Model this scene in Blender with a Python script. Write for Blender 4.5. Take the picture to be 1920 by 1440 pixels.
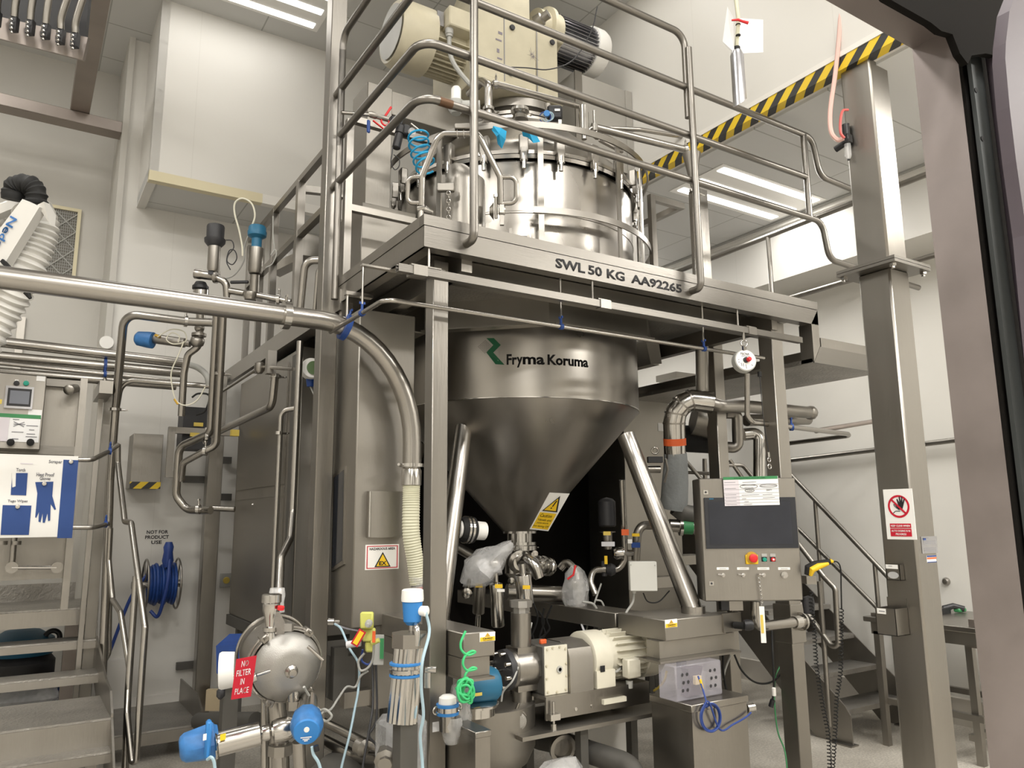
import bpy, bmesh, math, random
from mathutils import Vector, Matrix
random.seed(7)
SC = bpy.context.scene
for o in list(bpy.data.objects): bpy.data.objects.remove(o)
COL = SC.collection

# ---------------------------------------------------------------- camera
def V(*a): return Vector(a[0]) if len(a) == 1 else Vector(a)
FPX = 1442.0
_u = V(-70, 8220, -1442).normalized()
_x = V(2285, -233.5, -1442); _x = (_x - _x.dot(_u)*_u).normalized()
_y = _u.cross(_x)
RM = Matrix((_x, _y, _u))            # camera axes -> world
CAM = V(0, 0, 1.6)
cd = bpy.data.cameras.new('camera'); cam = bpy.data.objects.new('camera', cd); COL.objects.link(cam)
cd.sensor_width = 36; cd.lens = FPX/1920*36; cd.clip_start = .05; cd.clip_end = 60
m4 = RM.to_4x4(); m4.translation = CAM; cam.matrix_world = m4
SC.camera = cam
CR = RM @ V(1, 0, 0); CF = RM @ V(0, 0, -1)      # camera right / forward in the room

def at(px, py, x=None, y=None, z=None, d=None):
    """point of the room seen at a pixel, on the plane x=, y=, z= or at depth d"""
    r = RM @ V(px-960, 720-py, -FPX)
    if x is not None: t = (x-CAM.x)/r.x
    elif y is not None: t = (y-CAM.y)/r.y
    elif z is not None: t = (z-CAM.z)/r.z
    else: t = d/FPX
    return CAM + r*t

# ---------------------------------------------------------------- world, exposure, lamps
SC.view_settings.view_transform = 'Standard'
SC.view_settings.look = 'None'
SC.view_settings.gamma = 1.0
SC.view_settings.use_curve_mapping = False
SC.view_settings.exposure = 0.12
w = bpy.data.worlds.new('world'); SC.world = w; w.use_nodes = True
w.node_tree.nodes['Background'].inputs[0].default_value = (.9, .93, 1, 1)
w.node_tree.nodes['Background'].inputs[1].default_value = 0.12
HIGH, LOW = 6.03, 4.33               # ceiling heights
XD, XB, XW = 4.13, 5.85, 6.35        # hanging wall, bulkhead face, right wall
YB, YL, YH = 7.35, 8.1, 6.6          # back wall, recessed back wall, hanging wall at the back
def area(name, loc, sx, sy, power, col=(1, .965, .91), rot=(0, 0, 0)):
    l = bpy.data.lights.new(name, 'AREA'); l.shape = 'RECTANGLE'; l.size = sx; l.size_y = sy
    l.energy = power; l.color = col
    o = bpy.data.objects.new(name, l); o.location = loc; o.rotation_euler = rot; COL.objects.link(o)
    return o
LAMPS_HIGH = [(1.0, 6.05, 5), (-1.2, 6.0, 24), (3.1, 4.0, 8), (3.0, 1.6, 18), (1.0, 2.6, 34), (-1.4, 2.6, 60), (1.0, -1.0, 130), (-2.8, 4.4, 60), (3.0, -1.2, 130), (-3.2, 0, 170), (-1.0, -3.4, 260)]  # first lamp is in view, most of the others are unseen fill added
LAMPS_LOW = [(4.55, 3.85, 20), (4.75, 6.2, 42), (4.6, 1.2, 90), (4.6, -1.4, 110)]  # later entries have no fixture, unseen fill added for the right side
for x, y, e in LAMPS_HIGH: area('lamp_and_fill_light', (x, y, HIGH-.03), 1.2, .5, e)
for x, y, e in LAMPS_LOW: area('lamp_and_fill_light', (x+.6, y+.27, LOW-.03), 1.2, .5, e)

# ---------------------------------------------------------------- materials
MT = {}
def nd(nt, t, **k):
    n = nt.nodes.new(t)
    for a, b in k.items():
        if a in n.inputs.keys() if isinstance(a, str) else False: n.inputs[a].default_value = b
        else: setattr(n, a, b)
    return n
def mat(name, col, rough=.5, metal=0., noise=0., nscale=8., bump=0., bscale=60., stretch=None, emit=None, alpha=None, trans=0., ior=1.45, coat=0., spec=None, rvar=0.):
    m = bpy.data.materials.new(name); m.use_nodes = True; nt = m.node_tree
    b = nt.nodes['Principled BSDF']
    c = tuple(col)+(1,)
    b.inputs['Base Color'].default_value = c; b.inputs['Roughness'].default_value = rough
    b.inputs['Metallic'].default_value = metal; b.inputs['IOR'].default_value = ior
    if trans: b.inputs['Transmission Weight'].default_value = trans
    if coat: b.inputs['Coat Weight'].default_value = coat
    if spec is not None: b.inputs['Specular IOR Level'].default_value = spec
    if alpha is not None: b.inputs['Alpha'].default_value = alpha
    if emit: b.inputs['Emission Color'].default_value = c; b.inputs['Emission Strength'].default_value = emit
    tc = nt.nodes.new('ShaderNodeTexCoord'); mp = nt.nodes.new('ShaderNodeMapping')
    g = nt.nodes.new('ShaderNodeNewGeometry')
    nt.links.new(g.outputs['Position'], mp.inputs[0])
    if stretch: mp.inputs['Scale'].default_value = stretch
    if noise or rvar:
        n = nt.nodes.new('ShaderNodeTexNoise'); n.inputs['Scale'].default_value = nscale; n.inputs['Detail'].default_value = 5
        nt.links.new(mp.outputs[0], n.inputs[0])
        if noise:
            r = nt.nodes.new('ShaderNodeValToRGB'); r.color_ramp.elements[0].position = .3; r.color_ramp.elements[1].position = .7
            r.color_ramp.elements[0].color = tuple(max(0, v*(1-noise)) for v in col)+(1,)
            r.color_ramp.elements[1].color = tuple(min(1, v*(1+noise)) for v in col)+(1,)
            nt.links.new(n.outputs[0], r.inputs[0]); nt.links.new(r.outputs[0], b.inputs['Base Color'])
        if rvar:
            mr = nt.nodes.new('ShaderNodeMapRange'); mr.inputs[1].default_value = .3; mr.inputs[2].default_value = .7
            mr.inputs[3].default_value = max(.02, rough-rvar); mr.inputs[4].default_value = rough+rvar
            nt.links.new(n.outputs[0], mr.inputs[0]); nt.links.new(mr.outputs[0], b.inputs['Roughness'])
    if bump:
        n2 = nt.nodes.new('ShaderNodeTexNoise'); n2.inputs['Scale'].default_value = bscale; n2.inputs['Detail'].default_value = 3
        nt.links.new(mp.outputs[0], n2.inputs[0])
        bp = nt.nodes.new('ShaderNodeBump'); bp.inputs['Strength'].default_value = bump; bp.inputs['Distance'].default_value = .01
        nt.links.new(n2.outputs[0], bp.inputs['Height']); nt.links.new(bp.outputs[0], b.inputs['Normal'])
    MT[name] = m; return m
mat('steel', (.315, .298, .272), .36, 1, noise=.10, nscale=3, rvar=.07, bump=.06, bscale=90, stretch=(1, 1, .12))
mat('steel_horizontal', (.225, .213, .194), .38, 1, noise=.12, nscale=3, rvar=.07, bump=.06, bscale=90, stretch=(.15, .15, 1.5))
mat('steel_sheet', (.30, .283, .255), .42, 1, noise=.14, nscale=1.6, rvar=.09, bump=.05, bscale=120, stretch=(1, 1, .15))
mat('steel_vessel', (.37, .35, .32), .30, 1, noise=.08, nscale=2.2, rvar=.04, stretch=(1, 1, .3))
mat('steel_pipe', (.37, .352, .325), .27, 1)
mat('steel_polished', (.50, .485, .46), .17, 1)
mat('steel_blasted', (.38, .37, .35), .5, 1, noise=.08, nscale=12, bump=.15, bscale=300)
mat('steel_brown', (.34, .30, .275), .48, 1, noise=.10, nscale=4, rvar=.06)
mat('steel_rail', (.225, .212, .193), .36, 1)
mat('steel_matte', (.40, .385, .355), .5, .35, noise=.05, nscale=3)
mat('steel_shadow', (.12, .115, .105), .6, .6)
mat('rust_tint', (.13, .075, .045), .5, .7)
mat('tread_steel', (.38, .365, .34), .5, 1, noise=.12, nscale=5, bump=.6, bscale=55)
mat('cream_paint', (.50, .46, .345), .45, noise=.07, nscale=7)
mat('cream_pale', (.62, .59, .49), .42, noise=.05, nscale=7)
mat('ink_stain', (.20, .18, .22), .6)
mat('white_paint', (.72, .70, .66), .5, noise=.02, nscale=3)
mat('white_plastic', (.80, .79, .76), .4)
mat('paper', (.80, .80, .80), .7)
mat('paper_lilac', (.66, .62, .66), .7)
mat('pale_plastic', (.60, .60, .62), .5)
mat('black_plastic', (.015, .015, .017), .4)
mat('black_rubber', (.009, .009, .009), .7)
mat('dark_grey', (.03, .03, .033), .5)
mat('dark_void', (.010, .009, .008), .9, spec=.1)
mat('grey_plastic', (.38, .38, .36), .5)
mat('box_grey', (.52, .52, .49), .5)
mat('fabric_grey', (.20, .21, .21), .95, bump=.5, bscale=35)
mat('blue_cap', (.035, .15, .38), .45, noise=.18, nscale=30)
mat('blue_bright', (.03, .19, .50), .4)
mat('blue_teal', (.015, .12, .22), .45)
mat('blue_hose', (.02, .33, .60), .35)
mat('blue_deep', (.012, .05, .22), .45, noise=.1, nscale=20)
mat('blue_shadowboard', (.02, .06, .22), .6)
mat('blue_rubber', (.02, .05, .20), .5)
mat('blue_cord', (.02, .05, .22), .45)
mat('pale_blue_cable', (.36, .50, .58), .5)
mat('grey_cable', (.36, .36, .34), .5)
mat('cream_cable', (.62, .60, .50), .5)
mat('green_coil', (.05, .50, .18), .35)
mat('green', (.04, .22, .08), .5)
mat('green_button', (.01, .28, .20), .4)
mat('green_logo', (.0, .08, .03), .5)
mat('logo_dots', (.06, .06, .055), .6)
mat('red', (.62, .02, .025), .45)
mat('red_sign', (.50, .01, .03), .5)
mat('red_hose', (.55, .10, .09), .4)
mat('pink_hose', (.70, .45, .40), .35)
mat('orange', (.70, .12, .03), .5)
mat('yellow', (.80, .52, .02), .5)
mat('yellow_dull', (.66, .50, .10), .5)
mat('yellow_green', (.55, .56, .14), .5)
mat('amber', (.50, .30, .03), .5)
mat('black_ink', (.012, .012, .014), .6)
mat('grey_ink', (.22, .22, .24), .6)
mat('white_ink', (.80, .80, .80), .6)
mat('screen_glass', (.018, .020, .026), .12, spec=.6)
mat('screen_active', (.030, .032, .040), .22, spec=.3, noise=.12, nscale=5)
mat('screen_grey', (.16, .17, .20), .25)
mat('lcd_green', (.10, .16, .07), .4)
mat('lilac_cover', (.07, .056, .068), .5, noise=.04, nscale=4)
mat('frame_brown', (.27, .235, .225), .5, .6, noise=.09, nscale=6, rvar=.08)
mat('guide_strip', (.05, .055, .055), .5, .5)
mat('aluminium', (.42, .42, .44), .3, 1, noise=.08, nscale=20)
mat('lamp_tube', (1, .98, .94), .5, emit=4.5)
mat('mesh_grille', (.16, .15, .13), .7)
mat('cardboard', (.60, .49, .32), .8)
mat('tile_edge', (.36, .36, .34), .8)
mat('beige_band', (.66, .60, .42), .6)
mat('hose_cream', (.60, .59, .45), .35)
mat('duct_white', (.66, .65, .62), .45)
mat('clear_plastic', (.80, .80, .80), .12, alpha=.34, noise=.1, nscale=30, bump=1.0, bscale=25, spec=.8)
mat('clear_case', (.62, .60, .68), .15, alpha=.26, spec=.7)
mat('clear_bowl', (.8, .8, .8), .1, alpha=.35)
mat('concrete', (.40, .37, .33), .55, noise=.16, nscale=3.5, bump=.1, bscale=40)

def floor_material():
    m = bpy.data.materials.new('resin_floor'); m.use_nodes = True; nt = m.node_tree; b = nt.nodes['Principled BSDF']
    g = nt.nodes.new('ShaderNodeNewGeometry')
    a = nt.nodes.new('ShaderNodeTexNoise'); a.inputs['Scale'].default_value = 2.2; a.inputs['Detail'].default_value = 6
    s = nt.nodes.new('ShaderNodeTexNoise'); s.inputs['Scale'].default_value = 70; s.inputs['Detail'].default_value = 2
    for n in (a, s): nt.links.new(g.outputs['Position'], n.inputs[0])
    r1 = nt.nodes.new('ShaderNodeValToRGB'); r1.color_ramp.elements[0].position = .35; r1.color_ramp.elements[1].position = .68
    r1.color_ramp.elements[0].color = (.40, .37, .32, 1); r1.color_ramp.elements[1].color = (.60, .565, .50, 1)
    r2 = nt.nodes.new('ShaderNodeValToRGB'); r2.color_ramp.elements[0].position = .4; r2.color_ramp.elements[1].position = .6
    r2.color_ramp.elements[0].color = (.72, .72, .72, 1); r2.color_ramp.elements[1].color = (1, 1, 1, 1)
    mx = nt.nodes.new('ShaderNodeMix'); mx.data_type = 'RGBA'; mx.blend_type = 'MULTIPLY'; mx.inputs[0].default_value = 1
    nt.links.new(a.outputs[0], r1.inputs[0]); nt.links.new(s.outputs[0], r2.inputs[0])
    nt.links.new(r1.outputs[0], mx.inputs[6]); nt.links.new(r2.outputs[0], mx.inputs[7])
    nt.links.new(mx.outputs[2], b.inputs['Base Color']); b.inputs['Roughness'].default_value = .38
    MT['resin_floor'] = m
floor_material()

def grid_material(name, col, line, per, off, wid, axes, rough=.6, var=.02):
    """flat colour with thin joint lines every per metres along the given axes"""
    m = bpy.data.materials.new(name); m.use_nodes = True; nt = m.node_tree; b = nt.nodes['Principled BSDF']
    g = nt.nodes.new('ShaderNodeNewGeometry'); sp = nt.nodes.new('ShaderNodeSeparateXYZ'); nt.links.new(g.outputs['Position'], sp.inputs[0])
    prev = None
    for ax, p, o in zip(axes, per, off):
        a = nt.nodes.new('ShaderNodeMath'); a.operation = 'ADD'; a.inputs[1].default_value = -o+100*p; nt.links.new(sp.outputs['XYZ'.index(ax)], a.inputs[0])
        md = nt.nodes.new('ShaderNodeMath'); md.operation = 'MODULO'; md.inputs[1].default_value = p; nt.links.new(a.outputs[0], md.inputs[0])
        lt = nt.nodes.new('ShaderNodeMath'); lt.operation = 'LESS_THAN'; lt.inputs[1].default_value = wid; nt.links.new(md.outputs[0], lt.inputs[0])
        if prev is None: prev = lt
        else:
            mxx = nt.nodes.new('ShaderNodeMath'); mxx.operation = 'MAXIMUM'; nt.links.new(prev.outputs[0], mxx.inputs[0]); nt.links.new(lt.outputs[0], mxx.inputs[1]); prev = mxx
    mx = nt.nodes.new('ShaderNodeMix'); mx.data_type = 'RGBA'
    mx.inputs[6].default_value = tuple(col)+(1,); mx.inputs[7].default_value = tuple(line)+(1,)
    n = nt.nodes.new('ShaderNodeTexNoise'); n.inputs['Scale'].default_value = 1.2; nt.links.new(g.outputs['Position'], n.inputs[0])
    r = nt.nodes.new('ShaderNodeValToRGB'); r.color_ramp.elements[0].color = tuple(v*(1-var) for v in col)+(1,); r.color_ramp.elements[1].color = tuple(min(1, v*(1+var)) for v in col)+(1,)
    nt.links.new(n.outputs[0], r.inputs[0]); nt.links.new(r.outputs[0], mx.inputs[6])
    nt.links.new(prev.outputs[0], mx.inputs[0]); nt.links.new(mx.outputs[2], b.inputs['Base Color']); b.inputs['Roughness'].default_value = rough
    MT[name] = m
grid_material('ceiling_tile', (.58, .58, .565), (.36, .36, .34), (1.2, .6), (.33, .0), .012, 'XY', .8)
grid_material('ceiling_tile_low', (.55, .55, .54), (.34, .34, .32), (1.2, .6), (4.19, .35), .010, 'XY', .8)
grid_material('wall_panel', (.64, .625, .59), (.60, .585, .55), (1.18,), (.25,), .006, 'Y', .4)
grid_material('wall_panel_back', (.64, .625, .59), (.60, .585, .55), (1.18,), (1.02,), .006, 'X', .4)
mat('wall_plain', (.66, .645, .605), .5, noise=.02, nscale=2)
mat('wall_left_dark', (.52, .505, .47), .6, noise=.03, nscale=2)  # darker tone of the wall colour, for the recess and its return
mat('coving', (.50, .47, .42), .5, noise=.05, nscale=3)

def hazard_material(name, per, slant):
    m = bpy.data.materials.new(name); m.use_nodes = True; nt = m.node_tree; b = nt.nodes['Principled BSDF']
    tc = nt.nodes.new('ShaderNodeTexCoord'); g = nt.nodes.new('ShaderNodeNewGeometry')
    dt = nt.nodes.new('ShaderNodeVectorMath'); dt.operation = 'DOT_PRODUCT'; dt.inputs[1].default_value = slant; nt.links.new(g.outputs['Position'], dt.inputs[0])
    a = nt.nodes.new('ShaderNodeMath'); a.operation = 'ADD'; a.inputs[1].default_value = 100*per; nt.links.new(dt.outputs['Value'], a.inputs[0])
    md = nt.nodes.new('ShaderNodeMath'); md.operation = 'MODULO'; md.inputs[1].default_value = per; nt.links.new(a.outputs[0], md.inputs[0])
    lt = nt.nodes.new('ShaderNodeMath'); lt.operation = 'LESS_THAN'; lt.inputs[1].default_value = per/2; nt.links.new(md.outputs[0], lt.inputs[0])
    mx = nt.nodes.new('ShaderNodeMix'); mx.data_type = 'RGBA'; mx.inputs[6].default_value = (.72, .50, .02, 1); mx.inputs[7].default_value = (.025, .025, .025, 1)
    nt.links.new(lt.outputs[0], mx.inputs[0]); nt.links.new(mx.outputs[2], b.inputs['Base Color']); b.inputs['Roughness'].default_value = .45
    MT[name] = m
hazard_material('hazard_ceiling', .15, (1, -1, -.95))
hazard_material('hazard_box', .125, (1, 0, -1.0))

# ---------------------------------------------------------------- mesh helpers
WLOC = {}
def frame(ax):
    a = V(ax).normalized(); t = V(0, 0, 1) if abs(a.z) < .9 else V(1, 0, 0)
    u = t.cross(a).normalized(); return a, u, a.cross(u)
def fillet(pts, rad, n=6):
    pts = [V(p) for p in pts]; out = [pts[0]]
    for i in range(1, len(pts)-1):
        a, b, c = pts[i-1], pts[i], pts[i+1]
        d1 = (a-b); d2 = (c-b); l1, l2 = d1.length, d2.length
        if l1 < 1e-6 or l2 < 1e-6: continue
        d1 /= l1; d2 /= l2; ang = d1.angle(d2)
        if ang > 3.05: out.append(b); continue
        t = min(rad/math.tan(ang/2), l1*.48, l2*.48); r = t*math.tan(ang/2)
        bis = (d1+d2).normalized(); cen = b+bis*(r/math.sin(ang/2))
        p0 = b+d1*t; p1 = b+d2*t; v0 = p0-cen; v1 = p1-cen; th = v0.angle(v1)
        for k in range(n+1):
            s = k/n
            out.append(cen + (v0*math.sin((1-s)*th)+v1*math.sin(s*th))/math.sin(th))
    out.append(pts[-1]); return out
def spline(pts, n=8):
    P = [V(p) for p in pts]; P = [P[0]*2-P[1]]+P+[P[-1]*2-P[-2]]; out = []
    for i in range(1, len(P)-2):
        a, b, c, d = P[i-1:i+3]
        for k in range(n):
            t = k/n
            out.append(.5*((2*b)+(c-a)*t+(2*a-5*b+4*c-d)*t*t+(3*b-a-3*c+d)*t**3))
    out.append(P[-2]); return out
class MB:
    def __init__(s): s.bm = bmesh.new()
    def quad(s, *p):
        s.bm.faces.new([s.bm.verts.new(V(q)) for q in p]); return s
    def poly(s, pts, vec):
        """prism: polygon swept by vec"""
        a = [s.bm.verts.new(V(p)) for p in pts]; b = [s.bm.verts.new(V(p)+V(vec)) for p in pts]; n = len(a)
        s.bm.faces.new(a[::-1]); s.bm.faces.new(b)
        for i in range(n): s.bm.faces.new((a[i], a[(i+1) % n], b[(i+1) % n], b[i]))
        return s
    def box(s, a, b, bev=0):
        x0, x1 = sorted((a[0], b[0])); y0, y1 = sorted((a[1], b[1])); z0, z1 = sorted((a[2], b[2]))
        return s.obox(((x0+x1)/2, (y0+y1)/2, (z0+z1)/2), (1, 0, 0), (0, 1, 0), (x1-x0, y1-y0, z1-z0), bev)
    def obox(s, c, ux, uy, size, bev=0):
        c = V(c); ux = V(ux).normalized(); uy = V(uy).normalized(); uz = ux.cross(uy).normalized()
        h = [v/2 for v in size]; vs = {}
        for i in (-1, 1):
            for j in (-1, 1):
                for k in (-1, 1): vs[i, j, k] = s.bm.verts.new(c+ux*h[0]*i+uy*h[1]*j+uz*h[2]*k)
        fs = []
        for f in (((-1,-1,-1),(-1,-1,1),(-1,1,1),(-1,1,-1)), ((1,-1,-1),(1,1,-1),(1,1,1),(1,-1,1)), ((-1,-1,-1),(1,-1,-1),(1,-1,1),(-1,-1,1)),
                  ((-1,1,-1),(-1,1,1),(1,1,1),(1,1,-1)), ((-1,-1,-1),(-1,1,-1),(1,1,-1),(1,-1,-1)), ((-1,-1,1),(1,-1,1),(1,1,1),(-1,1,1))):
            fs.append(s.bm.faces.new([vs[q] for q in f]))
        if bev:
            es = list({e for f in fs for e in f.edges})
            bmesh.ops.bevel(s.bm, geom=es, offset=bev, segments=1, profile=.5, affect='EDGES')
        return s
    def sweep(s, path, r, n=12, caps=True, shape=None, up=None):
        P = [V(p) for p in path]; m = len(P); rr = r if isinstance(r, (list, tuple)) else [r]*m
        T = []
        for i in range(m):
            t = (P[min(i+1, m-1)]-P[max(i-1, 0)])
            T.append(t.normalized() if t.length > 1e-9 else V(0, 0, 1))
        a, u, v = frame(T[0])
        if up is not None:
            u = (V(up)-V(up).dot(T[0])*T[0]).normalized()
        rings = []
        for i in range(m):
            u = (u-u.dot(T[i])*T[i]).normalized(); v = T[i].cross(u)
            ring = []
            if shape: ring = [s.bm.verts.new(P[i]+u*q[0]+v*q[1]) for q in shape]
            else: ring = [s.bm.verts.new(P[i]+(u*math.cos(2*math.pi*k/n)+v*math.sin(2*math.pi*k/n))*rr[i]) for k in range(n)]
            rings.append(ring)
        k = len(rings[0])
        for i in range(m-1):
            for j in range(k):
                s.bm.faces.new((rings[i][j], rings[i][(j+1) % k], rings[i+1][(j+1) % k], rings[i+1][j]))
        if caps: s.bm.faces.new(rings[0][::-1]); s.bm.faces.new(rings[-1])
        return s
    def tube(s, pts, r, bend=.05, n=12, caps=True): return s.sweep(fillet(pts, bend) if len(pts) > 2 else pts, r, n, caps)
    def cyl(s, a, b, r, r2=None, n=20):
        return s.sweep([a, b], [r, r if r2 is None else r2], n)
    def lathe(s, c, axis, prof, n=32, cap=True):
        """prof: (distance along axis, radius)"""
        c = V(c); a, u, v = frame(axis); rings = []
        for h, r in prof:
            if r < 1e-5: rings.append([s.bm.verts.new(c+a*h)])
            else: rings.append([s.bm.verts.new(c+a*h+(u*math.cos(2*math.pi*k/n)+v*math.sin(2*math.pi*k/n))*r) for k in range(n)])
        for A, B in zip(rings, rings[1:]):
            for j in range(n):
                k = (j+1) % n
                if len(A) == 1 and len(B) == 1: continue
                if len(A) == 1: s.bm.faces.new((A[0], B[k], B[j]))
                elif len(B) == 1: s.bm.faces.new((A[j], A[k], B[0]))
                else: s.bm.faces.new((A[j], A[k], B[k], B[j]))
        if cap:
            if len(rings[0]) > 1: s.bm.faces.new(rings[0][::-1])
            if len(rings[-1]) > 1: s.bm.faces.new(rings[-1])
        return s
    def ring(s, c, axis, R, r, a0=0, a1=360, n=36, m=10, up=None, shape=None):
        a, u, v = frame(axis)
        if up is not None: u = V(up).normalized(); v = a.cross(u)
        full = abs(a1-a0) >= 359.9; pts = []
        for k in range(n+1):
            t = math.radians(a0+(a1-a0)*k/n); pts.append(V(c)+(u*math.cos(t)+v*math.sin(t))*R)
        return s.sweep(pts, r, m, not full, shape, up=a if shape else None)
    def ball(s, c, r, sc=(1, 1, 1), n=2):
        res = bmesh.ops.create_icosphere(s.bm, subdivisions=n, radius=1)
        for q in res['verts']: q.co = V(c)+V(q.co.x*r*sc[0], q.co.y*r*sc[1], q.co.z*r*sc[2])
        return s
    def build(s, name, material, parent=None, smooth=True, base=True, keep=False):
        bmesh.ops.recalc_face_normals(s.bm, faces=s.bm.faces)
        cs = [v.co for v in s.bm.verts]
        lo = V(min(c.x for c in cs), min(c.y for c in cs), min(c.z for c in cs)); hi = V(max(c.x for c in cs), max(c.y for c in cs), max(c.z for c in cs))
        o0 = V((lo.x+hi.x)/2, (lo.y+hi.y)/2, lo.z)
        bmesh.ops.translate(s.bm, verts=s.bm.verts, vec=-o0)
        me = bpy.data.meshes.new(name); s.bm.to_mesh(me); s.bm.free()
        if smooth:
            for p in me.polygons: p.use_smooth = True
            try: me.set_sharp_from_angle(angle=math.radians(38))
            except Exception: pass
        me.materials.append(MT[material] if isinstance(material, str) else material)
        o = bpy.data.objects.new(name, me); COL.objects.link(o)
        WLOC[o] = o0
        if parent is not None: o.parent = parent; o.location = o0-WLOC[parent]
        else: o.location = o0
        return o
def tag(o, label=None, cat=None, group=None, kind=None):
    if label: o['label'] = label
    if cat: o['category'] = cat
    if group: o['group'] = group
    if kind: o['kind'] = kind
    return o
def thing(name, label, cat, loc, group=None):
    o = bpy.data.objects.new(name, None); o.empty_display_size = .1; o.location = V(loc); COL.objects.link(o); WLOC[o] = V(loc)
    return tag(o, label, cat, group)
def struct(o): o['kind'] = 'structure'; return o
def copy_thing(o, delta, label, group=None, rot=0):
    c = o.copy(); COL.objects.link(c); c.location = o.location+V(delta); WLOC[c] = WLOC[o]+V(delta); c['label'] = label
    for ch in list(o.children):
        d = ch.copy(); COL.objects.link(d); d.parent = c; WLOC[d] = WLOC[ch]+V(delta)
        for g in list(ch.children):
            e = g.copy(); COL.objects.link(e); e.parent = d; WLOC[e] = WLOC[g]+V(delta)
    return c

# flat graphics on a board: origin at lower left, u to the right, v upward
class Board:
    def __init__(s, o, r, u, parent, lift=.0012):
        s.o = V(o); s.r = V(r).normalized(); s.u = (V(u)-V(u).dot(s.r)*s.r).normalized(); s.n = s.r.cross(s.u); s.p = parent; s.l = lift
    def pt(s, a, b, k=1): return s.o+s.r*a+s.u*b+s.n*s.l*k
    def shape(s, name, pts, m, k=1, label=None):
        b = MB(); b.poly([s.pt(x, y, k) for x, y in pts], s.n*s.l*.6); o = b.build(name, m, s.p, smooth=False)
        if label: o['label'] = label
        return o
    def rect(s, name, x0, y0, x1, y1, m, k=1, label=None): return s.shape(name, [(x0, y0), (x1, y0), (x1, y1), (x0, y1)], m, k, label)
    def lines(s, name, segs, wid, m, k=1):
        b = MB()
        for (x0, y0, x1, y1) in segs:
            d = V(x1-x0, y1-y0, 0).normalized(); nx, ny = -d.y*wid/2, d.x*wid/2
            b.poly([s.pt(x0+nx, y0+ny, k), s.pt(x1+nx, y1+ny, k), s.pt(x1-nx, y1-ny, k), s.pt(x0-nx, y0-ny, k)], s.n*s.l*.6)
        return b.build(name, m, s.p, smooth=False)
    def text(s, txt, x, y, w, h, m, k=2, name='lettering', bold=0.0, warp=None, skew=0):
        """fit txt into the box with lower left x, y and size w, h"""
        cu = bpy.data.curves.new('t', 'FONT'); cu.body = txt; cu.offset = bold; cu.extrude = 0; cu.resolution_u = 2
        t = bpy.data.objects.new('t', cu); COL.objects.link(t)
        dg = bpy.context.evaluated_depsgraph_get(); dg.update()
        me = bpy.data.meshes.new_from_object(t.evaluated_get(dg)); bpy.data.objects.remove(t)
        xs = [v.co.x for v in me.vertices]; ys = [v.co.y for v in me.vertices]
        x0, x1, y0, y1 = min(xs), max(xs), min(ys), max(ys)
        bm = bmesh.new(); bm.from_mesh(me); bpy.data.meshes.remove(me)
        for v in bm.verts:
            a = x+(v.co.x-x0)/(x1-x0)*w; b = y+(v.co.y-y0)/(y1-y0)*h; a += skew*(b-y)
            v.co = warp(a, b) if warp else s.pt(a, b, k)
        r = bmesh.ops.extrude_face_region(bm, geom=list(bm.faces))
        nv = s.n*s.l*.5
        for g in r['geom']:
            if isinstance(g, bmesh.types.BMVert) and not warp: g.co += nv
        q = MB(); q.bm.free(); q.bm = bm
        return q.build(name, m, s.p, smooth=False)
UP = V(0, 0, 1); X = V(1, 0, 0); Y = V(0, 1, 0)

def bolt(b, p, ax, r=.012, h=.012):
    a = V(ax).normalized(); b.cyl(V(p), V(p)+a*h, r, n=6)
def clamp(p, ax, r, parent, name='pipe_clamp', m='steel_polished', wid=.02, lug=True, mlabel=None, up=UP):
    """tri clamp ring with a wing nut around a pipe"""
    a, u, v = frame(ax); b = MB(); p = V(p)
    b.lathe(p-a*wid/2, a, [(0, r*1.05), (0, r*1.42), (wid, r*1.42), (wid, r*1.05)], 20)
    if lug:
        b.cyl(p+v*r*1.3, p+v*(r*1.3+.03), .007, n=8); b.obox(p+v*(r*1.3+.035), u, v, (.03, .012, .008))
    o = b.build(name, m, parent)
    if mlabel: o['label'] = mlabel
    return o
def pipe(name, label, cat, pts, r, bend=None, m='steel_pipe', clamps=(), group=None, n=14, ferrules=(), smooth_path=False, cm='steel_polished', clabel=None):
    b = MB()
    if smooth_path: path = spline(pts, 8); b.sweep(path, r, n)
    else: b.tube(pts, r, bend if bend is not None else r*2.2, n)
    o = b.build(name, m); tag(o, label, cat, group)
    for (p, ax) in clamps: clamp(p, ax, r, o, m=cm, mlabel=clabel)
    return o
def hose(name, label, cat, pts, r, m, group=None, n=8, parent=None):
    b = MB(); b.sweep(spline(pts, 7), r, n); o = b.build(name, m, parent)
    if label: tag(o, label, cat, group)
    return o
def coil_path(path, R, turns, per=10):
    """helix of radius R wound around a path"""
    P = spline(path, 12); L = [0]
    for a, b in zip(P, P[1:]): L.append(L[-1]+(b-a).length)
    tot = L[-1]; N = int(turns*per); out = []; j = 0
    u = None
    for i in range(N+1):
        s = tot*i/N
        while j < len(P)-2 and L[j+1] < s: j += 1
        f = (s-L[j])/max(1e-9, L[j+1]-L[j]); p = P[j].lerp(P[j+1], min(1, f)); t = (P[j+1]-P[j]).normalized()
        if u is None: a, u, v = frame(t)
        u = (u-u.dot(t)*t).normalized(); v = t.cross(u); an = 2*math.pi*i/per
        out.append(p+(u*math.cos(an)+v*math.sin(an))*R)
    return out

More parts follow.
